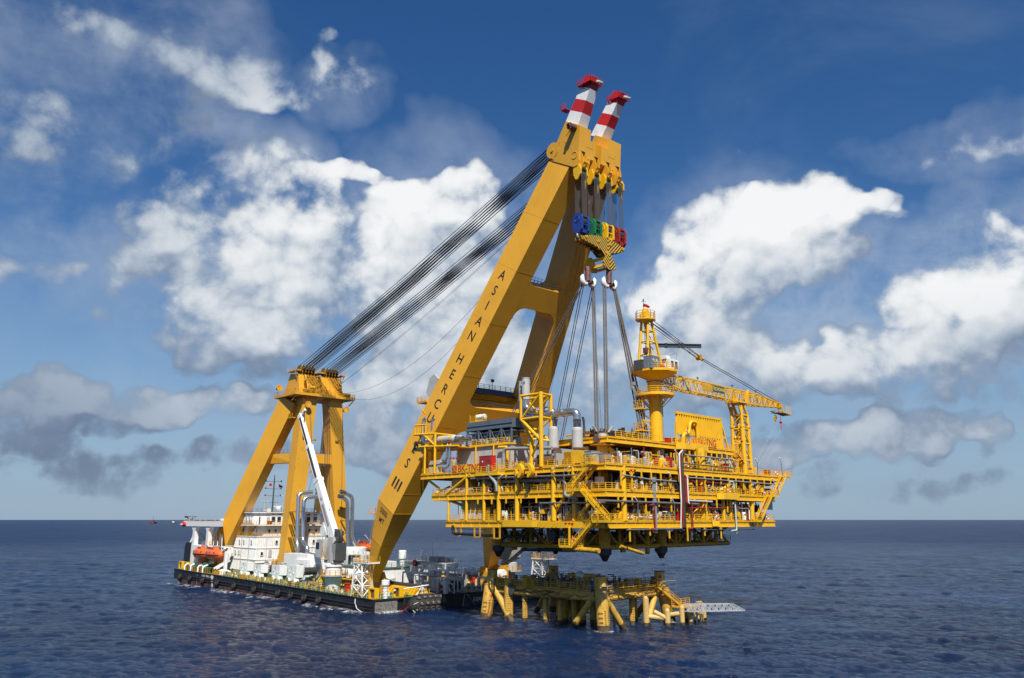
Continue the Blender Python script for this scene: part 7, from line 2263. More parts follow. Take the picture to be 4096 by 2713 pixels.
def red_boxes():
    for x, y, z, w, d, h, lab, mt in ((-2.0, 27.6, D3, 1.2, 3.6, 2.7, 'large red cabinet on the left face beside the name board', RED), (18.0, -1.7, D3, .9, .9, 1.9, 'red cabinet beside the upper deck pipe bundle', RED), (20.8, -1.7, D1, 1.2, .8, 1.6, 'red cabinet on the lowest deck behind the long red pipe', RED), (38.6, -1.6, D3, 1.5, .9, 1.7, 'rounded red cabinet on the upper deck rail below the wind wall', RED), (56.4, -1.4, D3, 1.6, .9, 1.2, 'low red cabinet near the right end of the upper deck', RED), (28.6, -1.6, D2, 1.0, .9, 1.5, 'red cabinet on the middle deck behind a column', RED), (21.0, 0.4, D4, 1.6, .9, 1.2, 'red cabinet on the top deck left of the wind wall', RED)):
        F = T if z == D4 else T2
        r = thing('red_cabinet', lab, 'cabinet', F((x, y, z)), 'red equipment cabinets')
        pp('cabinet_body', mt, r, F, ('box', x - w / 2, y - d / 2, z, x + w / 2, y + d / 2, z + h))
        pp('cabinet_roof', mt, r, F, ('box', x - w / 2 - .06, y - d / 2 - .06, z + h, x + w / 2 + .06, y + d / 2 + .06, z + h + .08))
        if d > w:
            pp('door', DRED, r, F, ('box', x - w / 2 - .04, y - d / 2 + .2, z + .2, x - w / 2 - .01, y - .1, z + h - .2))
            pp('door', DRED, r, F, ('box', x - w / 2 - .04, y + .1, z + .2, x - w / 2 - .01, y + d / 2 - .2, z + h - .2))
            for k in range(3):
                pp('vent', DGR, r, F, ('cbox', (x - w / 2 - .05, y - 1.2 + k * .35, z + h - .9), (.06, .2, .25)))
            pp('notice', WHT, r, F, ('box', x - w / 2 - .06, y + .6, z + 1.5, x - w / 2 - .045, y + .9, z + 1.8))
        else:
            pp('door', DRED, r, F, ('box', x - w / 2 + .1, y - d / 2 - .04, z + .15, x + w / 2 - .1, y - d / 2 - .01, z + h - .15))
    for x, y, z, lab in ((14.2, -1.4, D3, 'red barrel at the foot of the crane pedestal'),):
        r = thing('oil_drum', lab, 'barrel', T2((x, y, z)))
        pp('drum_body', RED, r, T2, ('lathe', [(.45, 0), (.45, .45), (.48, .48), (.45, .52), (.45, .95), (.48, 1.0), (.45, 1.04), (.45, 1.45), (0, 1.45)], (x, y, z), 16))
        pp('drum_lid', DRED, r, T2, ('lathe', [(.4, 1.452), (0, 1.47)], (x, y, z), 16))
    # alarm posts: three red horns on a yellow post
    for x, y, z, h, lab in ((5.0, -2.5, D2, 3.2, 'yellow post with three red horns below the middle of the upper deck'), (-3.0, 5.4, 14.0, 3.4, 'yellow post with three red horns above the basket of the lowest stair'), (-2.0, 37.9, D3, 2.6, 'yellow post with three red horns beside the left name board'), (43.4, -2.0, D4 - .3, 2.6, 'yellow post with three red horns at the top stair head'), (42.6, -2.2, D3, 2.9, 'yellow post with three red horns left of the long stair')):
        r = thing('alarm_post', lab, 'alarm post', T2((x, y, z)), 'alarm posts with red horns')
        pp('post', YEL2, r, T2, ('bar', (x, y, z), (x, y, z + h), .26), ('bar', (x, y, z + h - .6), (x - .5, y + .3, z + h), .1), ('bar', (x, y, z + h - .6), (x + .5, y - .3, z + h), .1))
        for i in range(3):
            pp('horn', RED, r, T2, ('lathe', [(.1, 0), (.12, .12), (.24, .3), (.24, .42), (0, .42)], (x + (i - 1) * .42, y - (i - 1) * .42, z + h), 10))
        pp('siren', DGR, r, T2, ('lathe', [(.1, 0), (.35, .3), (0, .25)], (x + .8, y - .6, z + h - .5), 10))


red_boxes()


def name_boards():
    for left in (True, False):
        F = T2 if left else T
        lab = 'yellow name board with red letters ' + ('next to the large red cabinet' if left else 'below the corrugated wind wall')
        r = thing('name_board', lab, 'sign', F((-2.1, 34, D3) if left else (31, -2.2, D4)), 'yellow name boards')
        if left:
            y0, y1, z0, z1 = 38.2, 29.0, 27.75, 29.35
            C = lambda u, v, o=0: (-2.15 - o, y0 + (y1 - y0) * u, z0 + (z1 - z0) * v)
            ud = (0, -1, 0)
        else:
            x0, x1, z0, z1 = 25.4, 34.4, D4 + .05, D4 + 1.6
            C = lambda u, v, o=0: (x0 + (x1 - x0) * u, -2.3 - o, z0 + (z1 - z0) * v)
            ud = (1, 0, 0)
        m = MB(F)
        m.hexa([C(0, 0), C(1, 0), C(1, 1), C(0, 1), C(0, 0, .08), C(1, 0, .08), C(1, 1, .08), C(0, 1, .08)])
        part('board', m, YEL2, r)
        letters(r, F, 'BK-TNG', C(.59, .47, .1), ud, (0, 0, 1), 2.05, LETR, .035, .93)
        m = MB(F)
        m.hexa([C(.01, .04, .09), C(.17, .04, .09), C(.17, .96, .09), C(.01, .96, .09), C(.01, .04, .1), C(.17, .04, .1), C(.17, .96, .1), C(.01, .96, .1)])
        part('emblem', m, LETR, r)
        m = MB(F)
        for a, b in (((.012, .95), (.165, .08)), ((.165, .9), (.08, .5)), ((.06, .1), (.16, .62)), ((.02, .2), (.09, .32)), ((.05, .62), (.12, .95))):
            m.bar(C(*a, .115), C(*b, .115), .09, .02, (1, 0, 0) if left else (0, 1, 0))
        part('emblem_stroke', m, YEL2, r)


name_boards()


def deck_equipment():
    # grey enclosure and cooler bank on the left part of the upper deck
    r = thing('generator_enclosure', 'large light grey generator enclosure behind the left name board', 'enclosure', T2((5, 32, D3)))
    pp('wall', LGR, r, T2, ('box', 1.6, 24.6, D3, 9, 41.0, 33.1))
    for y in (28.4, 32.2, 36.4):
        pp('wall_seam', GRY, r, T2, ('box', 1.55, y - .04, D3 + .1, 1.6, y + .04, 33.0))
    for y, z, w, h in ((38, 29.0, .9, 1.9), (30, 29.0, 1.0, 2.0), (25.6, 30.6, 1.4, 1.6)):
        pp('door', GRY, r, T2, ('box', 1.53, y - w / 2, z - h / 2, 1.59, y + w / 2, z + h / 2))
    pp('roof_edge', YEL2, r, T2, ('box', 1.2, 24.4, 33.12, 9.2, 38.2, 33.4))
    m = MB(T2)
    m.rail([(1.3, 37.9, 33.4), (1.3, 24.6, 33.4)], r=.05)
    part('guard_rail', m, YEL2, r)
    m = MB(T2)
    m.ladder((1.3, 40.0, D3), (1.3, 40.0, 35.0), (0, .6, 0), (-.7, 0, 0))
    part('caged_ladder', m, YEL2, r)
    for y in (34.6, 29.2):
        pp('wall_pipe', YEL2, r, T2, ('tube', (1.2, y, D3), (1.2, y, 33.2), .17, None, 8))
    pp('elbow_pipe', YEL2, r, T2, ('pipe', [(.9, 27.4, 32.6), (.9, 25.2, 32.5), (.9, 24.9, 32.2), (.9, 24.9, 29.0)], .3))
    r = thing('cooler_bank', 'dark blue grey cooler bank on legs above the grey enclosure', 'cooler', T2((4, 31, 33.4)))
    pp('cooler_box', BGR, r, T2, ('box', 1.8, 24.5, 36.9, 7, 38.2, 38.5))
    pp('lower_rim', BGR, r, T2, ('box', 1.6, 24.3, 36.6, 7.2, 38.4, 36.9), ('box', 1.65, 24.4, 37.5, 1.8, 38.3, 37.6))
    pp('fan_deck', BGR, r, T2, ('box', 1.9, 24.5, 35.9, 7, 38.1, 36.1))
    for i in range(4):
        y = 26.2 + i * 3.4
        pp('fan_ring', BGR, r, T2, ('lathe', [(1.25, 0), (1.25, -.7), (1.0, -.7)], (3.4, y, 35.9), 18))
        pp('fan_motor', DGR, r, T2, ('tube', (3.4, y, 34.7), (3.4, y, 35.9), .3, None, 8), ('box', 2.2, y - .6, 35.0, 2.5, y + .6, 35.1))
    for y in (38, 34.4, 30.9, 27.5, 24.6):
        for x in (1.8, 6.8):
            pp('leg', BGR, r, T2, ('bar', (x, y, 33.4), (x, y, 37), .3))
        if y > 25:
            pp('brace', BGR, r, T2, ('bar', (1.8, y - .2, 36.6), (1.8, y - 1.7, 33.6), .14), ('bar', (1.8, y - 3.2, 36.6), (1.8, y - 1.7, 33.6), .14))
    m = MB(T2)
    rnd = random.Random(3)
    for i in range(24):
        y = rnd.uniform(25, 37.6)
        m.cbox((rnd.uniform(2.2, 5), y, 33.4 + rnd.uniform(.3, .9)), (.7, rnd.uniform(.4, 1.3), rnd.uniform(.6, 1.6)))
    part('engine_parts', m, LGR, r, kind='stuff')
    r = thing('header_tank', 'small white header tank with yellow rail on top of the cooler bank', 'tank', T2((3, 34.6, 38.5)))
    pp('tank_shell', WHT, r, T2, ('lathe', [(0, 0), (.5, .1), (.6, .3), (.6, 2.5), (.5, 2.7), (0, 2.8)], (2.6, 36.0, 39.5), 14, ((1, 0, 0), (0, 0, 1), (0, -1, 0))))
    pp('tank_stand', YEL2, r, T2, ('box', 2.1, 33.6, 38.5, 3.1, 36.2, 38.9))
    m = MB(T2)
    m.rail([(2.0, 37.4, 38.5), (2.0, 35.6, 38.5)], h=1.6, r=.05)
    m.rail([(2.0, 33.4, 38.5), (2.0, 32.4, 38.5)], h=1.4, r=.05)
    part('guard_rail', m, YEL2, r)
    # silencer frame at the far left
    r = thing('silencer_frame', 'yellow tubular frame with silver exhausts at the far left end of the platform', 'exhaust frame', T2((-1, 45, D3)))
    for a, b, rr in (((-1.9, 44.2, D3), (-1.9, 44.2, 36.6), .28), ((-1.9, 47.6, D3), (-1.9, 47.6, 34.2), .25), ((3, 40.6, D3), (3, 40.6, 33.4), .25), ((-1.9, 49.5, 33.9), (-1.9, 36.4, 33.3), .22), ((-1.9, 51.6, 36.7), (-1.9, 44.0, 36.4), .25), ((-1.9, 48.2, 36.5), (-1.9, 44.3, 33.9), .22), ((3, 47.8, 36.5), (3, 44.2, 33.9), .2), ((-1.9, 51.4, 36.7), (3, 51.4, 36.7), .2), ((3, 51.4, 36.7), (3, 40, 33.5), .2), ((-1.9, 44.2, 36.4), (3, 44.2, 36.4), .22), ((-1.9, 44.2, 33.7), (3, 44.2, 33.7), .2)):
        pp('frame_tube', YEL2, r, T2, ('tube', a, b, rr, None, 10))
    for y in (51.3, 50.2, 48.6, 47.6):
        pp('rail_post', YEL2, r, T2, ('tube', (-1.9, y, 36.7), (-1.9, y, 38.7), .16, None, 8))
    pp('rail_bar', YEL2, r, T2, ('tube', (-1.9, 51.4, 38.7), (-1.9, 47.4, 38.6), .18, None, 8))
    pp('walkway', YELD, r, T2, ('box', -1.7, 36, 33.0, 3.2, 48.5, 33.2))
    for x, y in ((-1.2, 49.0), (.8, 48.2)):
        pp('silver_exhaust', SIL, r, T2, ('pipe', [(x, 43.6, 35.0), (x, y, 35.0), (x, y + .2, 36.2), (x, y + .2, 39.4)], .48, 1.3, 14, 5), ('sweep', [(x, y + .2, 39.35), (x, y + .1, 39.9), (x, y - .5, 40.3)], [.48, .42, .3], 12))
        pp('silencer', LGR, r, T2, ('lathe', [(.5, 0), (.85, .4), (.85, 5.2), (.5, 5.7)], (x, 43.9, 35.0), 18, ((1, 0, 0), (0, 0, 1), (0, -1, 0))))
        for k in (1.6, 4.4):
            pp('silencer_band', YEL2, r, T2, ('lathe', [(.87, 0), (.9, 0), (.9, .5), (.87, .5)], (x, 43.9 - k, 35.0), 18, ((1, 0, 0), (0, 0, 1), (0, -1, 0))), ('box', x - .5, 43.6 - k, 33.3, x + .5, 43.9 - k, 34.3))
        pp('bellows', SIL, r, T2, ('sweep', [(x, 38.2 - k * .2, 34.9) for k in range(12)], [.4, .48] * 6, 12))
    for y in (40.6, 39.7):
        pp('silver_downpipe', SIL, r, T2, ('pipe', [(-1.2, 36, 33.9), (-1.2, y - .2, 34.0), (-1.6, y, 33.8), (-1.6, y, 30.4 if y > 40 else 29.2), (-1.6, y + 2.0, 29.9 if y > 40 else 28.8)], .27, .9, 10, 5))
    r = thing('grey_skid', 'small grey equipment skid on the left end of the upper deck', 'equipment', T2((-.6, 45.4, D3)))
    pp('upper_casing', LGR, r, T2, ('prism', [(43.2, 29.9), (46.8, 29.9), (46.4, 30.7), (43.2, 30.8)], (-1.4, 0, 0), (0, 1, 0), (0, 0, 1), (2, 0, 0)))
    pp('lower_casing', LGR, r, T2, ('box', -1.4, 44.2, D3, .6, 46.8, 29.4))
    # exhaust tower with silencers
    r = thing('exhaust_tower', 'tall yellow braced frame holding two grey exhaust stacks with silver elbows', 'exhaust tower', T2((1, 18, D3)))
    top, mid = 42.0, 37.2
    cr = [(-2, 12.9), (-2, 18.2), (1.6, 20.4), (1.6, 13.6)]
    tubes = [((-2, 12.9, D3), (-2, 12.9, top), .42), ((1.6, 13.6, D3), (1.6, 13.6, top), .34), ((-2, 18.2, mid), (-2, 18.2, top), .24), ((1.6, 20.4, mid), (1.6, 20.4, top), .24)]
    for z in (mid, top - .3):
        for i in range(4):
            tubes.append(((*cr[i], z), (*cr[(i + 1) % 4], z), .24))
    tubes += [((-2, 18.2, mid), (-2, 13.1, top - .4), .22), ((-2, 18.2, mid), (-2, 13.2, 33.0), .3), ((1.6, 20.4, mid), (1.6, 14, 33.0), .28), ((-1, 16.4, D3), (-1, 16.4, 33.6), .42), ((.6, 18.0, D3), (.6, 18.0, 34), .38), ((-1, 16.4, 33.4), (-2, 18.2, mid), .26), ((.6, 18, 33.8), (1.6, 20.4, mid), .26), ((.6, 18, 33.8), (1.6, 13.8, mid), .2), ((-2, 12.9, mid), (1.6, 20.2, top - .3), .18), ((-1, 16.4, D3 + 2), (-2, 13.2, 33), .22), ((1.6, 13.6, 33), (-1, 16.4, 33.4), .2), ((1.6, 20.4, mid), (1.6, 13.8, top - .4), .18)]
    for a, b, rr in tubes:
        pp('frame_tube', YEL2, r, T2, ('tube', a, b, rr, None, 10))
    for (x, y, yc, zc, zt) in ((-.1, 18.7, 13.6, 38.9, 45.6), (1.2, 20.9, 7.6, 38.1, 45.3)):
        s_ = pp('exhaust_stack', LGR, r, T2, ('lathe', [(.8, 41.3), (.8, zt), (.86, zt), (.86, zt - .12), (.7, zt - .1)], (x, y, 0), 20))
        for q in range(4):
            pp('lifting_lug', STL, s_, T2, ('cbox', (x + .86 * math.cos(q * 1.57 + .4), y + .86 * math.sin(q * 1.57 + .4), zt - 1.0), (.22, .22, .3)))
        pp('silver_duct', SIL, r, T2, ('pipe', [(x, y, 41.35), (x, y, zc + .6), (x + .3, y - 1.6, zc), (2.0, yc + .9, zc), (2.2, yc, zc - .3), (2.2, yc, zc - 1.7 if yc > 10 else zc - 1.5)], .72, 1.7, 18, 7))
        for k in (.35, .6, .8):
            c = np.array((x + .3, y - 1.6, zc)) * (1 - k) + np.array((2.0, yc + .9, zc)) * k
            pp('duct_flange', STL, r, T2, ('lathe', [(.72, 0), (.82, 0), (.82, .1), (.72, .1)], c, 18, ((1, 0, 0), (0, 0, 1), (0, -1, 0))))
        zz0 = zc - (1.9 if yc > 10 else 1.7)
        t_ = zz0 - 1.3
        pp('bellows', mat('heat_tinted_steel', (.22, .20, .20), .25, metal=.9, var=.3, scale=1.5), r, T2, ('lathe', [(.72, t_ + .1), (.72, zz0), (.78, zz0), (.78, zz0 + .1)], (2.2, yc, 0), 20))
        sl = pp('silencer', LGR, r, T2, ('lathe', [(.7, t_ + .05), (.98, t_ - .15), (1.04, t_ - .5), (1.04, D3 + 2.6), (1.12, D3 + 2.5), (1.12, D3 + 1.2), (0, D3 + 1.2)], (2.2, yc, 0), 26))
        if yc > 10:
            pp('inspection_port', RUST, sl, T2, ('tube', (1.6, yc - .8, 31.0), (1.0, yc - 2.3, 30.8), .72, None, 16))
    # machinery below the silencers
    r = thing('engine_skid', 'grey engine skid with a rusty louvre and yellow panel under the silencers', 'machine', T2((.6, 13.6, D3)))
    pp('casing', LGR, r, T2, ('box', 0, 10.9, D3, 3.6, 16.0, 30.4))
    pp('rusty_hood', RUST, r, T2, ('prism', [(-1.2, 29.4), (0, 30.1), (0, 29.5), (-1.2, 28.9)], (0, 11.0, 0), (1, 0, 0), (0, 0, 1), (0, 4.8, 0)))
    pp('yellow_panel', YEL2, r, T2, ('box', -.5, 10.8, 28.3, -.02, 15.6, 28.5), ('box', -.5, 10.8, 28.3, -.02, 11, 29.5), ('box', -.5, 15.4, 28.3, -.02, 15.6, 29.5))
    for i in range(9):
        pp('injector', (DGR, YEL2)[i % 2], r, T2, ('bar', (-.3, 11.4 + i * .46, 28.5), (-.3, 11.4 + i * .46, 29.3), .26))
    pp('grey_box', LGR, r, T2, ('box', -.4, 8.1, D3, 3, 10.2, 30.2), ('box', -.42, 9.2, D3 + .1, -.4, 9.25, 30.1))
    pp('valve_tree', SIL, r, T2, ('tube', (-.8, 10.5, D3), (-.8, 10.5, 30.6), .16, None, 8), *[('cbox', (-.8, 10.5, D3 + .4 + i * .55), (.45, .45, .25)) for i in range(5)])
    r = thing('diesel_generator', 'yellow box shaped diesel generator with louvres at the corner of the upper deck', 'generator', T2((-.5, 5, D3)))
    pp('housing', YEL2, r, T2, ('prism', [(8.0, 28.2), (8.0, 30.6), (2.8, 30.4), (2.8, 28.2)], (-1.3, 0, 0), (0, 1, 0), (0, 0, 1), (2.6, 0, 0)))
    for i in range(10):
        pp('louvre', YELD, r, T2, ('bar', (-1.34, 7.8, 28.5 + i * .2), (-1.34, 6.1, 28.5 + i * .2), .1, .1))
    pp('base_frame', BLK, r, T2, ('box', -1.3, 2.8, D3 + .01, 1.3, 8.0, 28.2))
    pp('exhaust', RUST, r, T2, ('tube', (0, 6.6, 31.0), (0, 3.8, 30.8), .28, None, 10), ('bar', (0, 7.2, 31.2), (0, 6.2, 31.0), .2))
    pp('end_panel', YEL2, r, T2, ('box', -1.35, 2.9, 28.3, -1.31, 3.7, 29.6))
    for i, (y0, y1, h, c, lab) in enumerate(((2.7, 1.1, 2.2, GRY, 'grey steel cabinet right of the yellow diesel generator'), (1.0, -.5, 1.75, mat('pale_flaking_green', (.42, .47, .42), .7, var=.2, scale=3, dirt=(.22, .10, .05), dirt_amt=.5), 'pale green flaking container beside the grey cabinet'), (-.6, -1.7, 1.6, mat('rust_flaked', (.33, .30, .26), .8, var=.3, scale=2.5, dirt=(.26, .09, .04), dirt_amt=.95), 'rusty white container at the platform corner'))):
        r = thing('steel_container', lab, 'container', T2((-1, (y0 + y1) / 2, D3)), 'small containers at the platform corner')
        pp('box_body', c, r, T2, ('box', -1.7, y1, D3, .6, y0, D3 + h))
        pp('box_roof', c, r, T2, ('box', -1.76, y1 - .05, D3 + h, .66, y0 + .05, D3 + h + .08))
        pp('box_door', c, r, T2, ('box', -1.75, y1 + .2, D3 + .2, -1.71, y0 - .2, D3 + h - .2))
        if not i:
            pp('window', DGR, r, T2, ('box', -1.78, y1 + .5, D3 + 1.0, -1.755, y0 - .5, D3 + 1.6))
    # lashed bundles of yellow beams on pale crates
    for y0, y1, z, n, lab in ((39.4, 33.4, D2, 7, 'lashed stack of yellow planks on pale crates, middle deck cantilever'), (36.2, 29.8, D1, 8, 'lashed stack of yellow planks on pale crates, lowest deck cantilever'), (29.4, 27.6, D1, 9, 'narrow stack of yellow planks right of the larger lashed stack'), (26.6, 24.8, D1, 8, 'shaded stack of yellow planks behind a column')):
        r = thing('plank_stack', lab, 'stack', T2((0, (y0 + y1) / 2, z)), 'lashed stacks of yellow planks')
        b = z
        if y0 - y1 > 3:
            b = z + 1.6
            for k in range(3):
                w = (y0 - y1 + 1.0) / 3
                pp('crate', CONC, r, T2, ('hexa', [(-1.5, y1 - .8 + k * w, z), (1.0, y1 - .8 + k * w, z), (1.0, y1 - .8 + (k + 1) * w - .1, z), (-1.5, y1 - .8 + (k + 1) * w - .1, z), (-1.1, y1 - .5 + k * w, b - .05), (1.0, y1 - .5 + k * w, b - .05), (1.0, y1 - .6 + (k + 1) * w - .1, b - .05), (-1.1, y1 - .6 + (k + 1) * w - .1, b - .05)]))
        for k in range(n):
            zz = b + k * .29
            pp('plank', YEL2, r, T2, ('box', -1.2, y1, zz, .9, y0, zz + .2))
            pp('spacer', GRN, r, T2, ('box', -1.24, y1 - .1, zz + .2, .9, y0 + .1, zz + .27))
        for y in np.linspace(y1 + .5, y0 - .5, 5 if y0 - y1 > 3 else 2):
            pp('lashing', WHT if int(y * 7) % 2 else ORG, r, T2, ('sweep', [(-1.45, y + .35, z + .1), (-1.26, y, b + n * .29), (.9, y, b + n * .29 + .04)], .045, 5))
    r = thing('equipment_cover', 'dark angular cover behind the middle deck plank stack', 'cover', T2((0, 30, D2)))
    pp('cover_sheet', GRY, r, T2, ('prism', [(33, D2), (27.2, D2), (29.6, D2 + 2.6), (32.2, D2 + 2.8)], (.6, 0, 0), (0, 1, 0), (0, 0, 1), (2, 0, 0)))
    pp('cover_top', YELD, r, T2, ('box', .5, 29.4, D2 + 2.81, 2.6, 32.2, D2 + 3.2))
    # wind wall on the top deck
    r = thing('wind_wall', 'tall corrugated yellow wind wall standing on the top deck at the right', 'wind wall', T((31, -.6, D4)))
    m = MB(T)
    corrugated(m, (22.8, -.4), (39.3, -.4), D4 + 2.6, 39.0, (0, -1), .85, .3)
    part('upper_sheet', m, YEL2, r)
    m = MB(T)
    corrugated(m, (30, -.4), (39.3, -.4), D4 + .1, D4 + 2.3, (0, -1), .85, .3)
    part('lower_sheet', m, YEL2, r)
    for a, b, w in (((22.6, -.5, D4), (22.6, -.5, 37.2), .35), ((39.5, -.5, D4), (39.5, -.5, 39.4), .5), ((39.5, -.5, 39.1), (22.6, -.5, 39.1), .5), ((39.5, -.5, D4 + 2.4), (22.6, -.5, D4 + 2.4), .35), ((31, .2, D4), (31, .2, 39), .35)):
        pp('frame_post', YEL2, r, T, ('bar', a, b, w))
    for z in (39.0, 35.4):
        pp('back_stay', YEL2, r, T, ('bar', (39.7, -.4, z), (42.2 if z > 38 else 41, -.4, D4 + (0 if z > 38 else 2.6)), .3))
    # pipe goose neck, white tanks in front of the wall
    r = thing('gooseneck_pipe', 'large yellow gooseneck pipe in front of the wind wall', 'pipe', T((27, -1.0, D4)))
    pp('pipe_run', YEL2, r, T, ('pipe', [(24.0, -1.2, D4), (24.0, -1.2, 35.0), (26.2, -1.2, 35.0), (26.6, -1.2, 37.6), (29.2, -1.2, 37.6), (29.2, -1.2, D4)], .34, 1.1, 12, 5))
    pp('pipe_flange', YEL2, r, T, ('lathe', [(.35, 0), (.5, 0), (.5, .15), (.35, .15)], (29.2, -1.2, D4 + .6), 14))
    for i, (x, h) in enumerate(((26.4, 2.6), (27.6, 3.4))):
        r = thing('white_vessel', 'white vertical vessel in front of the wind wall, the ' + ('shorter' if i == 0 else 'taller') + ' of two', 'vessel', T((x, .3, D4)), 'white vessels by the wind wall')
        pp('shell', WHT, r, T, ('lathe', [(.7, 0), (.7, h - .4), (.45, h), (0, h + .1)], (x, .3, D4), 14))
        pp('nozzle', STL, r, T, ('tube', (x, .3, D4 + h), (x, .3, D4 + h + .6), .14, None, 8))
    # manifold above A1: rusty lines, goose heads
    r = thing('rusty_manifold', 'dark rusty manifold block behind the lifting trunnion on the top deck', 'manifold', T((6, 6, D4)))
    pp('frame', RUST, r, T, ('box', 3.0, 4.6, 34.0, 9.6, 5.0, 34.4), ('box', 3.0, 4.6, D4, 3.3, 5, 34.2), ('box', 6.3, 4.6, D4, 6.6, 5, 34.2), ('box', 9.3, 4.6, D4, 9.6, 5, 34.2), ('box', -1.1, 4.2, 33.6, 3.0, 4.6, 34.0))
    pp('dark_block', BLK, r, T, ('box', 9.8, 4, D4, 12.4, 7, 34.4), ('tube', (11.0, 4.4, 34), (11.0, 4.4, 35.3), .34, None, 10), ('tube', (12.0, 4.4, 34), (12.0, 4.4, 35.6), .34, None, 10))
    for x in (13.0, 14.4):
        pp('spare_tip', DGR, r, T, ('lathe', [(.28, D4 + 1.6), (.28, 34.9), (.08, 35.6), (0, 35.6)], (x, 3, 0), 10))
    pp('yellow_header', YELD, r, T, ('tube', (13, 4, 34.3), (17, 4, 34.2), .5, None, 12), ('tube', (17, 4, 34.2), (17.6, 3.6, 33), .5, None, 12))
    for x in (-1.0, .4):
        pp('vent_standpipe', DGR, r, T, ('tube', (x, 4.4, D4 - 1.2), (x, 4.4, 34.8), .24, None, 10), ('sweep', [(x, 4.4, 34.8), (x - .1, 4.4, 36.0), (x - .35, 4.4, 36.6)], .22, 8))
    pp('drum_pair', WHT, r, T, ('tube', (-.8, 5.4, 33.1), (.2, 5.4, 33.1), .5, None, 10), ('tube', (.9, 5.4, 33.1), (1.8, 5.4, 33.1), .5, None, 10))
    pp('rope_wrap', CONC, r, T, ('tube', (-1.2, .2, 33.6), (-2.0, .4, 34.6), .2, None, 8), ('tube', (1.6, -.2, 33.6), (2.3, -.6, 34.6), .2, None, 8))


deck_equipment()

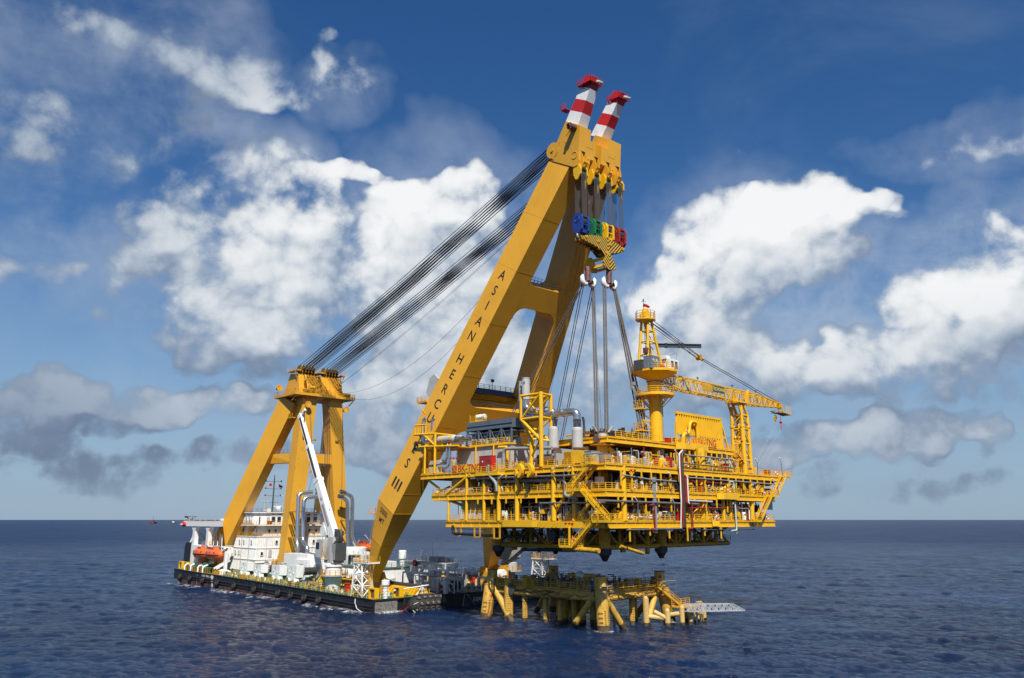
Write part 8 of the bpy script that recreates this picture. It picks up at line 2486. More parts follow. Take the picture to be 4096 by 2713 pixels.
# ------------------------------------------------------------------ pedestal crane and boom rest
def build_crane():
    C = T.sub((16.7, 0, 0))
    root = thing('pedestal_crane', 'yellow pedestal crane with lattice boom lowered onto its rest on the platform', 'crane', C((0, 0, D3)))
    pp('pedestal', YEL2, root, C, ('lathe', [(1.35, D3 - 1.5), (1.35, 31.6), (1.5, 31.62), (1.5, 31.75), (1.25, 31.8), (1.25, 32.9), (1.5, 32.95), (1.5, 33.05), (1.22, 33.1), (1.22, 40.6), (1.32, 41.4), (1.4, 41.6), (1.4, 44.6)], (0, 0, 0), 32))
    pp('slew_ring', DGR, root, C, ('lathe', [(1.3, 44.5), (1.55, 44.5), (1.55, 44.8), (1.3, 44.8)], (0, 0, 0), 28))
    oc = lambda r, z: [(r * math.cos(q), r * math.sin(q), z) for q in np.linspace(R(22.5), R(382.5), 9)]
    for r_, z, h in ((3.9, 42.0, .35), (4.6, 46.5, .3)):
        p_ = pp('service_platform', YEL2, root, C, ('lathe', [(1.4, z - h), (r_, z - h), (r_, z), (1.4, z)], (0, 0, 0), 8, ((math.cos(R(22.5)), math.sin(R(22.5)), 0), (-math.sin(R(22.5)), math.cos(R(22.5)), 0), (0, 0, 1))))
        m = MB(C)
        m.rail(oc(r_ - .1, z), step=1.7, r=.05, h=1.25, rows=(.45, .85, 1.25))
        part('guard_rail', m, YEL2, p_)
        if r_ < 4:
            for q in np.linspace(0, 5.5, 8):
                pp('knee_brace', YEL2, p_, C, ('bar', (3.4 * math.cos(q), 3.4 * math.sin(q), z - .4), (1.2 * math.cos(q), 1.2 * math.sin(q), z - 2.6), .16))
        else:
            pp('slew_bowl', YEL2, p_, C, ('lathe', [(4.4, z - .31), (3.2, z - .75), (2.0, z - 1.3), (1.6, z - 1.5), (1.6, z - 1.9), (0, z - 1.9)], (0, 0, 0), 16))
    # mast
    ft = [(-3.6, 1.1), (-3.6, -1.1), (1.4, 1.1), (1.4, -1.1)]
    tp = [(-2.5, .75), (-2.5, -.75), (-1.3, .75), (-1.3, -.75)]
    for a, b in zip(ft, tp):
        pp('mast_leg', YEL2, root, C, ('tube', (*a, 46.5), (*b, 56.3), .27, None, 10))
    for z in (49.5, 52.2, 54.4):
        k = (z - 46.5) / 9.8
        L = [(a[0] + (b[0] - a[0]) * k, a[1] + (b[1] - a[1]) * k, z) for a, b in zip(ft, tp)]
        for i, j in ((0, 1), (2, 3), (0, 2), (1, 3)):
            pp('mast_brace', YEL2, root, C, ('tube', L[i], L[j], .13, None, 8))
        pp('mast_brace', YEL2, root, C, ('tube', L[2], (L[3][0], L[3][1], z - 2.2), .1, None, 6))
    mp = pp('mast_platform', YEL2, root, C, ('lathe', [(0, 56.1), (.8, 56.2), (2.0, 56.5), (2.0, 56.8), (0, 56.8)], (-2.2, 0, 0), 8))
    m = MB(C)
    m.rail([(-2.2 + 1.9 * math.cos(q), 1.9 * math.sin(q), 56.8) for q in np.linspace(R(22.5), R(382.5), 9)], h=1.5, rows=(.5, 1.0, 1.5), r=.05, kick=False)
    part('guard_rail', m, YEL2, mp)
    pp('mast_head', YEL2, root, C, ('prism', [(-3.0, 56.8), (-1.2, 56.8), (-1.0, 57.6), (-1.8, 58.8), (-2.4, 58.9), (-2.9, 58.2)], (0, -.5, 0), (1, 0, 0), (0, 0, 1), (0, 1.0, 0)))
    m = MB(C)
    m.ladder((.4, 1.5, 46.6), (-.9, 1.2, 58.3), (0, .6, 0), (.9, 0, 0))
    part('caged_ladder', m, YEL2, root)
    pp('wind_vane', DGR, root, C, ('bar', (-2.7, 0, 58.8), (-2.7, 0, 60.9), .07), ('bar', (-3.1, .3, 60.3), (-2.3, -.3, 60.3), .07), ('cbox', (-2.7, 0, 60.6), (.2, .2, .3)))
    pp('wind_sock', RED, root, C, ('sweep', [(-2.7, 0, 59.6), (-2.2, -.3, 59.5), (-1.7, -.7, 59.2)], [.32, .3, .22], 10))
    cb = pp('cab', WHT, root, C, ('prism', [(2.0, 46.6), (4.6, 46.6), (5.1, 48.9), (4.9, 49.2), (2.0, 49.2)], (0, -2.4, 0), (1, 0, 0), (0, 0, 1), (0, 1.9, 0)))
    pp('cab_window', GLS, cb, C, ('box', 2.4, -2.45, 47.6, 3.2, -2.41, 48.8))
    pp('cab_window', GLS, cb, C, ('box', 3.7, -2.45, 47.4, 4.6, -2.41, 48.8))
    pp('cab_window', GLS, cb, C, ('hexa', [(4.74, -2.2, 47.2), (4.74, -.7, 47.2), (5.1, -.7, 48.8), (5.1, -2.2, 48.8), (4.78, -2.2, 47.2), (4.78, -.7, 47.2), (5.14, -.7, 48.8), (5.14, -2.2, 48.8)]))
    pp('air_conditioner', WHT, root, C, ('box', 1.6, -1.8, 49.22, 3.0, -.8, 49.9))
    pp('engine_housing', STL, root, C, ('box', -4.2, -2.4, 46.52, -1.4, -.6, 49.0))
    for x in (-3.5, -2.5):
        pp('gauge_cover', LGR, root, C, ('lathe', [(.3, 0), (.3, .1), (0, .14)], (x, -2.4, 48.1), 12, ((1, 0, 0), (0, 0, 1), (0, -1, 0))))
    pp('exhaust_box', BRN, root, C, ('box', -4.0, -1.2, 49.6, -2.8, -.4, 50.7))
    pp('radiator', DGR, root, C, ('box', -4.4, -.4, 46.52, -3.8, 1.6, 48.4))
    pp('red_bottle', RED, root, C, ('tube', (-.9, -2.6, 46.6), (-.9, -2.6, 47.5), .35, None, 10), ('tube', (-.3, -2.5, 46.6), (-.3, -2.5, 47.4), .3, None, 10))
    pp('hoist_drum', DGR, root, C, ('tube', (-.4, -.9, 47.4), (-.4, .9, 47.4), .7, None, 14))
    # boom
    pp('boom_foot', YEL2, root, C, ('truss', (1.6, 0, 45.4), (7.0, 0, 45.2), ((0, 0, .5), (0, 0, 1.25)), ((0, .8, 0), (0, 1.0, 0)), 3, .07))
    pp('boom_lattice', YEL2, root, C, ('truss', (7.0, 0, 45.2), (39.0, 0, 45.0), (0, 0, 1.25), (0, 1.0, 0), 20, .055))
    pp('boom_tip', YEL2, root, C, ('truss', (39.0, 0, 45.0), (50.0, 0, 44.9), ((0, 0, 1.25), (0, 0, .5)), ((0, 1.0, 0), (0, .5, 0)), 8, .06))
    pp('tip_sheave', YELD, root, C, ('box', 50, -.4, 44.4, 51.6, .4, 45.5), ('lathe', [(0, -.3), (.6, -.3), (.6, .3), (0, .3)], (50.8, 0, 44.6), 14, ((1, 0, 0), (0, 0, 1), (0, 1, 0))))
    bk = pp('tip_basket', YELD, root, C, ('bar', (48.4, -1, 43.4), (54.4, -1, 42.9), .2), ('bar', (48.4, 1, 43.4), (54.4, 1, 42.9), .2), ('bar', (48.4, -1, 43.4), (48.4, 1, 43.4), .15), ('bar', (51.4, -1, 43.1), (51.4, 1, 43.1), .15), ('bar', (54.4, -1, 42.9), (54.4, 1, 42.9), .15), ('box', 48.4, -1, 43.0, 54.4, 1, 43.06), ('bar', (48.4, -1, 43.4), (48.0, -1, 44.6), .12), ('bar', (51.2, -1, 43.1), (50.6, -.5, 44.6), .12))
    for x in (52.4, 53.4, 54.4):
        pp('basket_post', YEL2, bk, C, ('bar', (x, -1, 43.0), (x, -1, 45.0), .12))
        pp('basket_post', YEL2, bk, C, ('bar', (x, 1, 43.0), (x, 1, 45.0), .12))
    for i in range(16):
        x = 8 + i * 2.6
        pp('boom_stanchion', YEL2, root, C, ('bar', (x, .9, 46.2), (x, .9, 47.2 if x < 40 else 46.7), .07))
    pp('life_line', WIRE, root, C, ('bar', (7, .9, 47.0), (49, .9, 46.4), .025))
    for x in (17, 31, 41.5):
        pp('lamp_bracket', STL, root, C, ('bar', (x, .9, 46.2), (x, .9, 47.6), .12), ('cbox', (x, .9, 47.6), (.4, .3, .3)))
    pp('flood_light', STL, root, C, ('cbox', (18.6, -.9, 43.6), (1.0, .6, .5)))
    pp('boom_panel', YELD, root, C, ('box', 15.4, -1.08, 44.6, 19.4, -1.02, 46.0))
    r = pp('name_plate', DGR, root, C, ('box', 19.5, -1.14, 44.75, 24.2, -1.06, 46.1))
    letters(r, C, 'TECHCRANE', (21.85, -1.16, 45.4), (1, 0, 0), (0, 0, 1), 1.0, mat('lettering_lime', (.6, .62, .10), .5), .02, .8)
    # pendants
    for y in (-.45, .45):
        pp('luffing_rope', WIRE, root, C, ('tube', (-.9, y, 57.0), (16.2, y, 51.9), .07, None, 5))
        pp('luffing_rope', WIRE, root, C, ('tube', (-1.2, y, 56.4), (16.2, y, 51.7), .07, None, 5))
        pp('pendant_rope', WIRE, root, C, ('tube', (17.4, y * .6, 51.6), (49.6, y, 45.6), .07, None, 5))
    pp('floating_block', YELD, root, C, ('lathe', [(0, -.5), (.6, -.5), (.6, .5), (0, .5)], (16.5, 0, 51.8), 14, ((1, 0, 0), (0, 0, 1), (0, 1, 0))), ('bar', (16.5, 0, 51.8), (18.0, 0, 51.4), .4))
    pp('stay_rope', WIRE, root, C, ('tube', (-.6, 0, 55.6), (6, .2, 53.6), .03, None, 4), ('tube', (6, .2, 53.6), (15.4, .4, 52.2), .03, None, 4), ('tube', (8.6, .2, 52.0), (7.3, .2, 46.4), .04, None, 4), ('tube', (8.0, .2, 51.6), (3.2, -.6, 49.6), .03, None, 4))
    pp('spreader_bar', mat('dark_blue_beam', (.035, .045, .06), .5), root, C, ('ibeam', (.7, -.5, 51.9), (6.9, -6.6, 51.75), .5, .75, .12))
    for k in (.2, .5, .58):
        pp('bar_clamp', DGR, root, C, ('cbox', (.7 + 6.2 * k, -.5 - 6.1 * k, 51.87), (.5, .5, .95)))
    # hooks
    pp('hoist_rope', WIRE, root, C, ('tube', (49.0, .3, 43.2), (49.0, .3, 42.3), .04, None, 4), ('tube', (51.0, 0, 43.2), (51.0, 0, 41.3), .04, None, 4))
    pp('hook_block', YELD, root, C, ('prism', [(-.3, 41.2), (.3, 41.2), (.4, 42.0), (.2, 42.4), (-.2, 42.4), (-.4, 42.0)], (49, .1, 0), (1, 0, 0), (0, 0, 1), (0, .4, 0)), ('tube', (49, .3, 41.2), (49, .3, 40.2), .09, None, 6))
    pp('headache_ball', RED, root, C, ('sphere', (51.0, 0, 41.0), .34, 12, 8), ('tube', (51, 0, 40.7), (51, 0, 39.2), .08, None, 6))
    pp('tag_line', CONC, root, C, ('tube', (51.0, 0, 39.3), (36.0, 0, 28.4), .02, None, 4), ('tube', (49, .3, 40.2), (35.2, .3, 28.4), .02, None, 4))
    # ladder and landings on the pedestal's left side
    lad = np.array([-1.0, .95, 0])
    m = MB(C)
    m.ladder((-1.5, 1.5, 33), (-1.5, 1.5, 42), (.3, .3, 0), (-.7, .6, 0))
    part('caged_ladder', m, YEL2, root)
    for z in (39.2, 35.0):
        b = pp('ladder_landing', YEL2, root, C, ('box', -3.4, .6, z - .15, -.8, 2.9, z), ('bar', (-3.2, 2.6, z - .1), (-.9, 1.0, z - 1.7), .18), ('bar', (-3.2, .8, z + 1.9), (-.8, .6, z + 1.9), .18), ('bar', (-3.2, .8, z + 1.9), (-.9, .5, z + .4), .18))
        m = MB(C)
        m.rail([(-.8, 2.8, z), (-3.3, 2.8, z), (-3.3, .7, z)], rows=(.3, .6, .9, 1.2, 1.5), h=1.5, step=1.0, r=.04)
        part('guard_rail', m, YEL2, b)
    pp('pedestal_conduit', GRY, root, C, ('tube', (.9, -1.0, D3 + 4), (.9, -1.0, 41.6), .09, None, 6))
    pp('pedestal_conduit', WHT, root, C, ('tube', (-.2, -1.42, D3), (-.2, -1.42, 31.4), .09, None, 6))
    for a in (-4.0, -3.6):
        pp('flood_light', GRY, root, C, ('bar', (a, 1.6, 41.6), (a - .4, 2.0, 43.4), .09), ('cbox', (a - .5, 2.1, 43.2 if a < -3.8 else 44), (.6, .6, .6)))
    # boom rest
    B_ = T.sub((47.2, -.8, 0))
    r = thing('boom_rest', 'yellow braced tower carrying the lowered crane boom near the right end', 'boom rest', B_((0, 0, D3)))
    ft = [(-1.1, -1.1), (1.6, -1.1), (1.6, 1.5), (-1.1, 1.5)]
    for i, (x, y) in enumerate(ft):
        pp('leg', YEL2, r, B_, ('tube', (x, y, D3 - .5), (x * .92, y * .92, 38.1), (.5, .42, .36, .42)[i], None, 12))
        pp('leg', YEL2, r, B_, ('tube', (x * .92, y * .92, 38.1), (x * .9, y * .9, 42.6 if i in (0, 3) else 40.6), .36, None, 12))
        pp('leg_collar', YEL2, r, B_, ('lathe', [(.5, 37.9), (.58, 37.95), (.58, 38.4), (.5, 38.45)], (x * .92, y * .92, 0), 12))
    for z0, z1 in ((D3, 30.8), (30.8, 34.4), (34.4, 37.6), (38.3, 40.6)):
        for i in range(4):
            a, b = ft[i], ft[(i + 1) % 4]
            p, q = ((*a, z0), (*b, z1)) if i % 2 else ((*b, z0), (*a, z1))
            pp('brace', YEL2, r, B_, ('tube', p, q, .17, None, 8))
            pp('brace', YEL2, r, B_, ('tube', (*a, z1), (*b, z1), .19, None, 8))
    for y in (-1.0, 1.4):
        pp('raking_arm', YEL2, r, B_, ('tube', (1.5, y, 40.6), (-.2, y, 43.2), .3, None, 10))
        pp('raking_arm', YEL2, r, B_, ('tube', (-1.0, y, 40.4), (-2.2, y, 43.2), .22, None, 10))
    pp('cradle', YEL2, r, B_, ('box', -2.6, -1.6, 43.2, 1.8, 1.8, 43.55), ('bar', (1.0, -1.3, 43.4), (1.0, -1.3, 45.6), .45), ('bar', (1.0, 1.5, 43.4), (1.0, 1.5, 45.6), .45))
    pp('cradle_arm', YEL2, r, B_, ('prism', [(.7, 43.5), (1.5, 43.5), (1.7, 45.4), (2.2, 46.0), (1.7, 46.4), (.9, 45.2)], (0, -1.6, 0), (1, 0, 0), (0, 0, 1), (0, .35, 0)))
    m = MB(B_)
    m.ladder((.2, 1.6, D3), (.2, 1.5, 42.5), (.6, 0, 0), (0, .7, 0))
    part('caged_ladder', m, YEL2, r)
    pp('raker', YEL2, r, B_, ('tube', (-1.0, 0, D4 - 1.6), (-6.2, .4, D4 - 1.0), .22, None, 8), ('tube', (-1.2, .6, 28), (-5.5, .6, D4 - 1.2), .3, None, 8))


build_crane()


# ------------------------------------------------------------------ lifting slings
def build_slings():
    fr = TK
    near = {0: (0, 0, 32.2), 1: (16.7 - 2.2, 0.9, 32.4), 2: (0, 26.4, 32.2), 3: (16.7, 26.6, 32.2)}
    pick = {0: (SHACK[1], SHACK[2]), 1: (SHACK[3], SHACK[3]), 2: (SHACK[0], SHACK[0]), 3: (SHACK[0], SHACK[1])}
    where = ('the near corner trunnion', 'the crane pedestal corner', 'the left corner behind the exhaust tower', 'the hidden far corner')
    for i in range(4):
        for j, s_ in enumerate((-1, 1)):
            a = fr(pick[i][j])
            x, y, z = near[i]
            b = T((x + s_ * (1.35 if i != 1 else .9), y, z))
            root = thing('sling', 'heavy wire sling running down to ' + where[i] + (', left pair' if s_ < 0 else ', right pair'), 'sling', b, 'heavy lifting slings')
            for k in (-1, 1):
                m = MB(W)
                off = np.array([.22 * k, .1 * k, 0])
                o2 = np.array([.2 * k, -.12 * k, 0])
                m.tube(a + off, b + o2, .16 if i in (0, 1) else .085, n=8, caps=False)
                part('rope_strand', m, SLNG, root)
            if i != 1:
                m = MB(T)
                m.torus((x + s_ * 1.35, y, 32.0), .55, .12, ((0, 1, 0), (0, 0, 1)), 16, 6)
                part('sling_eye', m, SLNG, root)
    # thin guy wires beside the slings
    t = thing('tag_wires', 'thin vertical tugger wires hanging beside the slings', 'wires', T((4, 12, 33)))
    for (a, b) in ((BO((96, 27.6, 3.6)), T((3, 18, 33))), (BO((88, 28.2, 3.5)), T((2, 20, 33))), (TK((23, 0, 67)), T((10, 8, 34)))):
        m = MB(W)
        m.tube(a, b, .03, n=4, caps=False)
        part('tugger_wire', m, WIRE, t)


build_slings()


# ------------------------------------------------------------------ jacket in the water
def build_jacket():
    J = Fr((15.0, 141.6, 0), (.697, .717, 0), (-.717, .697, 0))
    H = 9.0
    root = thing('jacket', 'weathered yellow steel jacket standing in the sea under the hanging platform', 'jacket', J((9, 13, -2)))
    # legs lean outwards a little, each with a straight pile top
    legs = {'A1': ((0, 0), (-.0, -.6)), 'A2': ((17.9, 0), (1.2, -1.0)), 'B1': ((0, 26.2), (-1.1, .6)), 'B2': ((17.9, 26.2), (1.2, .8))}
    rust = mat('jacket_splash_zone', (.10, .065, .03), .7, var=.4, scale=1.5, dirt=(.03, .025, .02), dirt_amt=.6)
    orange = mat('rust_streak_orange', (.48, .13, .03), .7, var=.3, scale=1.2, dirt=(.52, .30, .08), dirt_amt=.7)
    for nm, ((x, y), (bx, by)) in legs.items():
        k = lambda z: np.array([x + bx * (H - z) / 9, y + by * (H - z) / 9, z])
        g = pp('leg', YELJ, root, J, ('sweep', [k(1.0), k(3), k(6), k(H - 2.7)], [1.12, 1.12, 1.1, 1.02], 24))
        pp('pile_top', YELJ, g, J, ('tube', (x, y, H - 2.8), (x, y, H), .98, None, 24))
        pp('pile_rim', DGR, g, J, ('lathe', [(1.0, H - .12), (1.03, H - .12), (1.03, H), (.85, H + .01), (.85, H - .4)], (x, y, 0), 24))
        pp('weld_ring', YELJ, g, J, ('lathe', [(1.0, 5.2), (1.18, 5.3), (1.18, 5.5), (1.0, 5.6)], (x, y, 0), 24))
        pp('splash_zone', rust, g, J, ('sweep', [k(-2.5), k(.3), k(1.02)], [1.13, 1.13, 1.125], 24))
        if nm == 'B1':
            m = MB(J)
            vs = []
            for i in range(9):
                z = .5 + i * .5
                w = .75 * math.sin(math.pi * (i + 1) / 10.5) + .12
                for q in (-1, -.33, .33, 1):
                    an = R(262) + q * w + .12 * math.sin(i * 2.1)
                    c = k(z)
                    vs.append((c[0] + 1.135 * math.cos(an), c[1] + 1.135 * math.sin(an), z))
            m.add(vs, [(i * 4 + j, i * 4 + j + 1, i * 4 + j + 5, i * 4 + j + 4) for i in range(8) for j in range(3)], True)
            pp_ = part('rust_patch', m, orange, g)
        m = MB(J)
        vd = J.ex * -.7 * 0
        face = np.array([-.03, -1.0, 0])
        # leg marks face the viewer: outward direction halfway between the two faces
        n_ = unit((-1, -1, 0))
        u_ = unit((1, -1, 0))
        if nm in ('A2', 'B2'):
            lettering(m, nm, np.array([x, y, H - 1.05]) + n_ * 1.005 + u_ * .1, u_, (0, 0, 1), .85, .015)
        else:
            lettering(m, '1', np.array([x, y, H - .9]) + n_ * .93 - u_ * .62, unit(u_ + n_ * -.75), (0, 0, 1), .8, .015)
        if nm in ('A1', 'B1'):
            for i in range(8):
                z = 1.25 + i * .3
                c = k(z) + n_ * 1.11
                m.bar(c + u_ * .1, c + u_ * .45, .05, .07)
                m.bar(c * (1, 1, 1) + u_ * .75 - n_ * .3, c + u_ * .98 - n_ * .52, .05, .09)
            for i, s_ in enumerate(('1500', '2000', '2500')):
                c = k(1.45 + i * .75) + n_ * 1.0 - u_ * .5
                lettering(m, s_, c + n_ * .02, unit(u_ + n_ * .45), (0, 0, 1), .42, .01)
        part('leg_marking', m, LETT, g, kind='stuff')
    # braces between legs down into the water
    for p, q, r in (((.3, 1.4, 5.6), (-.3, 7.2, -1.2), .58), ((1.3, .2, 5.6), (6.6, -.6, -1.2), .58), ((-.3, 25.4, 5.8), (-.6, 19.2, -1.6), .62), ((17.0, .2, 5.6), (11.5, -.6, -1.6), .55), ((17.9, 1.5, 5.2), (18.6, 8, -1.6), .55), ((.8, 26.3, 5.6), (6, 27, -1.6), .5), ((17.9, 25, 5.6), (18.4, 19, -1.6), .55), ((17.0, 26.3, 5.6), (12, 27, -1.6), .5), ((8, 14, 5), (2.5, 8, -2), .4)):
        b = pp('diagonal_brace', YELJ, root, J, ('tube', p, q, r, None, 14))
        d = unit(np.array(q) - np.array(p))
        c = np.array(p) + d * ((p[2] - .9) / -d[2])
        pp('splash_zone', rust, b, J, ('tube', c, np.array(q), r + .01, None, 14))
    pp('horizontal_brace', YELJ, root, J, ('tube', (0, 0, 5.1), (0, 26.2, 5.1), .5, None, 12))
    pp('horizontal_brace', YELJ, root, J, ('tube', (0, 0, 5.1), (17.9, 0, 5.1), .5, None, 12))
    pp('horizontal_brace', YELJ, root, J, ('tube', (17.9, 0, 5.1), (17.9, 26.2, 5.1), .5, None, 12))
    pp('horizontal_brace', YELJ, root, J, ('tube', (0, 26.2, 5.1), (17.9, 26.2, 5.1), .5, None, 12))
    # conductors and risers
    for x, y, r, z in ((-.2, 21.6, .85, 7.6), (.4, 18.0, .5, 7.0), (1.5, 13.8, .5, 5.6), (2.3, 11.0, .54, 5.6), (4.0, 9.2, .54, 5.4), (5.6, 8.4, .54, 5.4), (5.2, 12.2, .54, 5.6), (6.8, 7.2, .5, 5.4), (8.8, 12.0, .54, 5.6), (9.6, 8.2, .5, 5.4), (7.2, 15.6, .54, 5.6), (11.4, 13.6, .54, 5.6), (12.6, 10.2, .54, 5.6), (10.6, 1.2, .5, 5.3), (14.4, 3.4, .5, 5.2)):
        g = pp('conductor', YELJ, root, J, ('tube', (x, y, -2), (x, y, z), r, None, 14))
        pp('splash_zone', rust, g, J, ('tube', (x, y, -2), (x, y, .75), r + .01, None, 14))
        m = MB(J)
        n_, u_ = unit((-1, -1, 0)), unit((1, -1, 0))
        for i in range(10):
            c = np.array((x, y, 1.0 + i * .42)) + n_ * (r + .005)
            m.bar(c - u_ * r * .3, c + u_ * r * .5, .03, .05)
        part('depth_marks', m, LETT, g, kind='stuff')
        if z < 7:
            pp('well_head', YELJ, g, J, ('lathe', [(.4, 5.8), (.4, 7.0), (.5, 7.0), (.5, 7.2), (0, 7.2)], (x, y, 0), 12))
    for x, y, z0, z1, r, mt in ((4.6, 4.2, -2, 6, .42, DGR), (8.0, 3.0, -2, 3, .32, GRY), (7.4, 5.4, 2.5, 6.2, .5, DGR)):
        pp('riser', mt, root, J, ('tube', (x, y, z0), (x - .4, y, z1), r, None, 12))
    # working deck
    pp('deck_beam', YELJ, root, J, ('ibeam', (-.2, 1.2, 5.9), (-.2, 25, 5.9), .4, .8, .08))
    pp('deck_beam', YELJ, root, J, ('ibeam', (1.2, -.2, 5.9), (16.6, -.2, 5.9), .4, .8, .08))
    for y in (4, 8, 12, 16, 20, 24):
        pp('deck_beam', YELJ, root, J, ('ibeam', (-.3, y, 5.85), (17.6, y, 5.85), .35, .7, .08))
    pp('deck_plate', mat('dull_deck_plate', (.17, .10, .035), .8, var=.3, scale=1.5, dirt=(.06, .045, .03), dirt_amt=.6), root, J, ('box', -.4, 1.6, 6.3, 17.6, 25.4, 6.36))
    for r_ in ([(-.4, 24.6), (-.4, 1.8)], [(1.4, -.5), (16.4, -.5)], [(17.6, 1.6), (17.6, 25)], [(-.4, 25.4), (17.6, 25.4)]):
        m = MB(J)
        m.rail([(*p, 6.38) for p in r_], r=.05, step=1.5)
        part('guard_rail', m, YELD, root)
    pp('deck_plate', YELD, root, J, ('box', 1.2, -.6, 6.3, 16.4, 1.58, 6.37))
    rnd = random.Random(31)
    for mt, n in ((YELD, 70), (GRY, 50), (BLU, 14), (DGR, 50), (DRED, 8)):
        m = MB(J)
        for i in range(n):
            x, y = rnd.uniform(0, 17), rnd.uniform(.2, 25)
            h = rnd.uniform(.4, 1.7)
            if rnd.random() < .45:
                m.bar((x, y, 6.37), (x, y, 6.37 + h), rnd.choice((.08, .12, .3)))
            elif rnd.random() < .6:
                m.cbox((x, y, 6.37 + h / 2), (rnd.uniform(.2, .9), rnd.uniform(.2, .9), h))
            else:
                m.pipe([(x, y, 6.4), (x, y, 6.4 + h), (x + rnd.uniform(-2, 2), y + rnd.uniform(-2, 2), 6.4 + h)], .1, n=6, seg=3)
        part('deck_gear', m, mt, root, kind='stuff')
    m = MB(J)
    for i in range(26):
        a = np.array((rnd.uniform(-.6, 0), rnd.uniform(1, 25), rnd.uniform(4.9, 6.2)))
        b = a + (rnd.uniform(-.3, .1), rnd.uniform(2, 6), rnd.uniform(-.3, .3))
        mid = (a + b) / 2 + (-.15, 0, -rnd.uniform(.2, .9))
        m.sweep([a, (a + mid) / 2 + (0, 0, -.1), mid, (b + mid) / 2 + (0, 0, -.1), b], .05, 4, False)
    for i in range(18):
        a = np.array((rnd.uniform(0, 14), rnd.uniform(-.8, -.4), rnd.uniform(4.9, 6.2)))
        b = a + (rnd.uniform(1.5, 4), 0, rnd.uniform(-.3, .3))
        mid = (a + b) / 2 + (0, -.1, -rnd.uniform(.2, .8))
        m.sweep([a, (a + mid) / 2 + (0, 0, -.1), mid, (b + mid) / 2 + (0, 0, -.1), b], .045, 4, False)
    part('hanging_cables', m, BLK, root, kind='stuff')
    pp('hatch_cover', DGR, root, J, ('lathe', [(0, 0), (1.1, 0), (1.1, .1), (0, .12)], (-.75, 20.6, 5.7), 18, ((0, 1, 0), (0, 0, 1), (-1, 0, 0))))
    mf = pp('manifold_pipe', YELJ, root, J, ('pipe', [(7.8, 13.6, 8.2), (7.8, 10.6, 8.2), (8.2, 9.0, 8.2), (8.4, 7.0, 8.1), (8.4, 5.6, 8.0), (8.4, 5.2, 6.4)], .38, 1.0, 12, 5), ('tube', (8.2, 9.4, 8.2), (8.2, 9.4, 6.3), .36, None, 12))
    pp('wrapped_valve', WHT, mf, J, ('sweep', [(7.85, 11.6, 8.2), (7.9, 10.9, 8.3), (8.0, 10.2, 8.1), (8.05, 9.8, 8.2)], [.5, .72, .6, .5], 10))
    pp('white_vessel', LGR, root, J, ('lathe', [(.6, 6.4), (.6, 8), (.4, 8.3), (0, 8.35)], (6.2, 4.6, 0), 14), ('lathe', [(.5, 3.8), (.5, 6.2)], (5.8, 3.4, 0), 12))
    pp('grey_tank', GRY, root, J, ('lathe', [(.7, 6.4), (.7, 7.7), (0, 7.8)], (10.6, 1.4, 0), 14))
    pp('yellow_skid', YELJ, root, J, ('prism', [(0, 0), (4, 0), (3.4, 1.1), (.6, 1.3)], (.6, 19.4, 6.4), (0, -1, 0), (0, 0, 1), (1.6, 0, 0)))
    # scaffolding round the leg tops
    for nm, ((x, y), b_) in legs.items():
        sc_ = thing('scaffold', 'thin tube scaffolding around the ' + {'A1': 'nearest jacket leg top', 'A2': 'right hand jacket leg top', 'B1': 'left jacket leg top', 'B2': 'far jacket leg top'}[nm], 'scaffold', J((x, y, 6.4)), 'tube scaffolds on the jacket legs')
        w = 2.1 if nm == 'A2' else 1.45
        zt = 8.7 if nm == 'A2' else 7.8
        for sx in (-w, 0, w):
            for sy in (-w, w):
                pp('scaffold_tube', STL, sc_, J, ('bar', (x + sx, y + sy, 5.0), (x + sx, y + sy, zt), .06))
        for z in np.arange(6.3, zt, .75):
            for s_ in (-w, w):
                pp('scaffold_tube', STL, sc_, J, ('bar', (x - w - .5, y + s_, z), (x + w + .5, y + s_, z), .05))
                pp('scaffold_tube', STL, sc_, J, ('bar', (x + s_, y - w - .5, z), (x + s_, y + w + .5, z), .05))
        for s_ in (-1, 1):
            pp('scaffold_board', CONC, sc_, J, ('box', x - w, y + s_ * w - (.5 if s_ > 0 else 0), 7.3, x + w, y + s_ * w + (.5 if s_ < 0 else 0), 7.35))
    # stair from deck to boat landing
    m = MB(J)
    m.stair((19.6, -3.4, 2.9), (15.2, -1.4, 6.4), (.3, .9, 0))
    part('staircase', m, YELD, root)
    # boat landing at the right foot
    bl = thing('boat_landing', 'pale yellow tubular boat landing with piles at the right foot of the jacket', 'boat landing', J((19, -4, -1)))
    yb = mat('pale_landing_yellow', (.62, .42, .15), .55, var=.1, dirt=(.2, .1, .04), dirt_amt=.25)
    for x, y, z, r in ((13.4, -4.4, 2.6, .5), (16.2, -5.6, 3.0, .45), (18.2, -6.0, 3.2, .42), (20.6, -3.0, 2.4, .4), (22.4, -2.6, 2.4, .35), (24.6, -5.0, 2.8, .42), (11.2, -1.4, 4.6, .55), (22.0, -5.4, 2.4, .2), (20.4, -5.6, 2.4, .2)):
        g = pp('fender_pile', yb, bl, J, ('tube', (x, y, .55), (x, y, z), r, None, 14), ('sphere', (x, y, z), r * .9, 10, 5))
        pp('splash_zone', rust, g, J, ('tube', (x, y, -2), (x, y, .56), r + .01, None, 14))
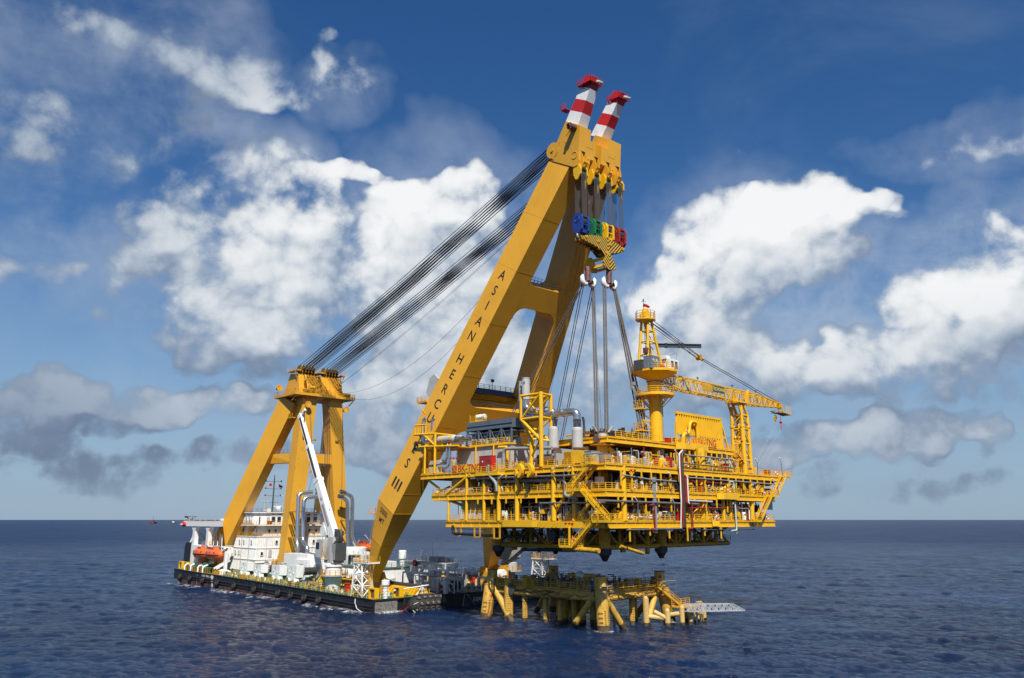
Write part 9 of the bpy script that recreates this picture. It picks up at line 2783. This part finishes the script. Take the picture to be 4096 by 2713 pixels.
    for p, q, r in (((11.4, -1.6, 1.6), (13.6, -4.2, 1.2), .45), ((13.4, -4.4, 1.9), (16.6, -5.0, 1.9), .42), ((13.4, -4.4, 1.2), (12.2, -2.4, 2.4), .4), ((16.2, -5.6, 1.7), (20.6, -3.2, 1.3), .3), ((20.4, -3, 1.3), (24.6, -4.8, 1.3), .25), ((18.2, -2, 1.2), (24, -2.4, 1.2), .25)):
        pp('landing_tube', yb, bl, J, ('tube', p, q, r, None, 12))
    pp('landing_deck', YELD, bl, J, ('box', 17.6, -5.4, 2.7, 23.6, -2.6, 2.9))
    m = MB(J)
    m.rail([(17.6, -2.6, 2.9), (23.6, -2.6, 2.9)], r=.05)
    part('guard_rail', m, YELD, bl)
    for x in (22.2, 22.7, 23.2):
        pp('hoop', yb, bl, J, ('torus', (x, -5.2, 3.2), .4, .07, ((0, 1, 0), (0, 0, 1)), 12, 5))
    m = MB(J)
    m.ladder((23.0, -5.6, -.6), (23.0, -5.6, 3.0), (.6, 0, 0))
    part('boat_ladder', m, yb, bl)
    # gangway
    a, b = J((16.4, -6.4, 3.0)), J((31.0, -9.4, 2.3))
    gw = thing('gangway', 'grey aluminium lattice gangway sticking out to the right of the boat landing', 'gangway', (a + b) / 2 - (0, 0, .8))
    d = unit(b - a)
    sd = unit(np.cross(d, (0, 0, 1))) * .55
    alu = mat('aluminium', (.50, .52, .54), .45, metal=.2, var=.08)
    n = 16
    tops, bots = [], []
    for s_ in (-1, 1):
        P = lambda i, z: a + (b - a) * i / n + sd * s_ + np.array([0, 0, z])
        hi = lambda i: .62 if i < 13 else .62 - (i - 12) * .3
        pp('bottom_chord', alu, gw, W, ('bar', P(0, -.6), P(n, -.6), .14))
        pp('top_chord', alu, gw, W, ('bar', P(0, .62), P(12.6, .62), .14), ('bar', P(12.6, .62), P(n, -.55), .14))
        for i in range(n):
            z0, z1 = max(-.55, hi(i)), max(-.55, hi(i + 1))
            pp('lattice_bar', alu, gw, W, ('bar', P(i, -.6), P(i, z0), .09), ('bar', P(i, -.6 if i % 2 else z0), P(i + 1, z1 if i % 2 else -.6), .09))
    pp('walkway', alu, gw, W, ('hexa', [a + sd + (0, 0, -.66), a - sd + (0, 0, -.66), b - sd + (0, 0, -.66), b + sd + (0, 0, -.66), a + sd + (0, 0, -.58), a - sd + (0, 0, -.58), b - sd + (0, 0, -.58), b + sd + (0, 0, -.58)]))
    # broken water round the legs
    fm = MB(J)
    for nm, ((x, y), (bx, by)) in legs.items():
        fm.lathe([(1.12, .12), (1.7, .06)], (x + bx, y + by, 0), 18)
    solo('foam', fm, FOAM, kind='structure')


build_jacket()
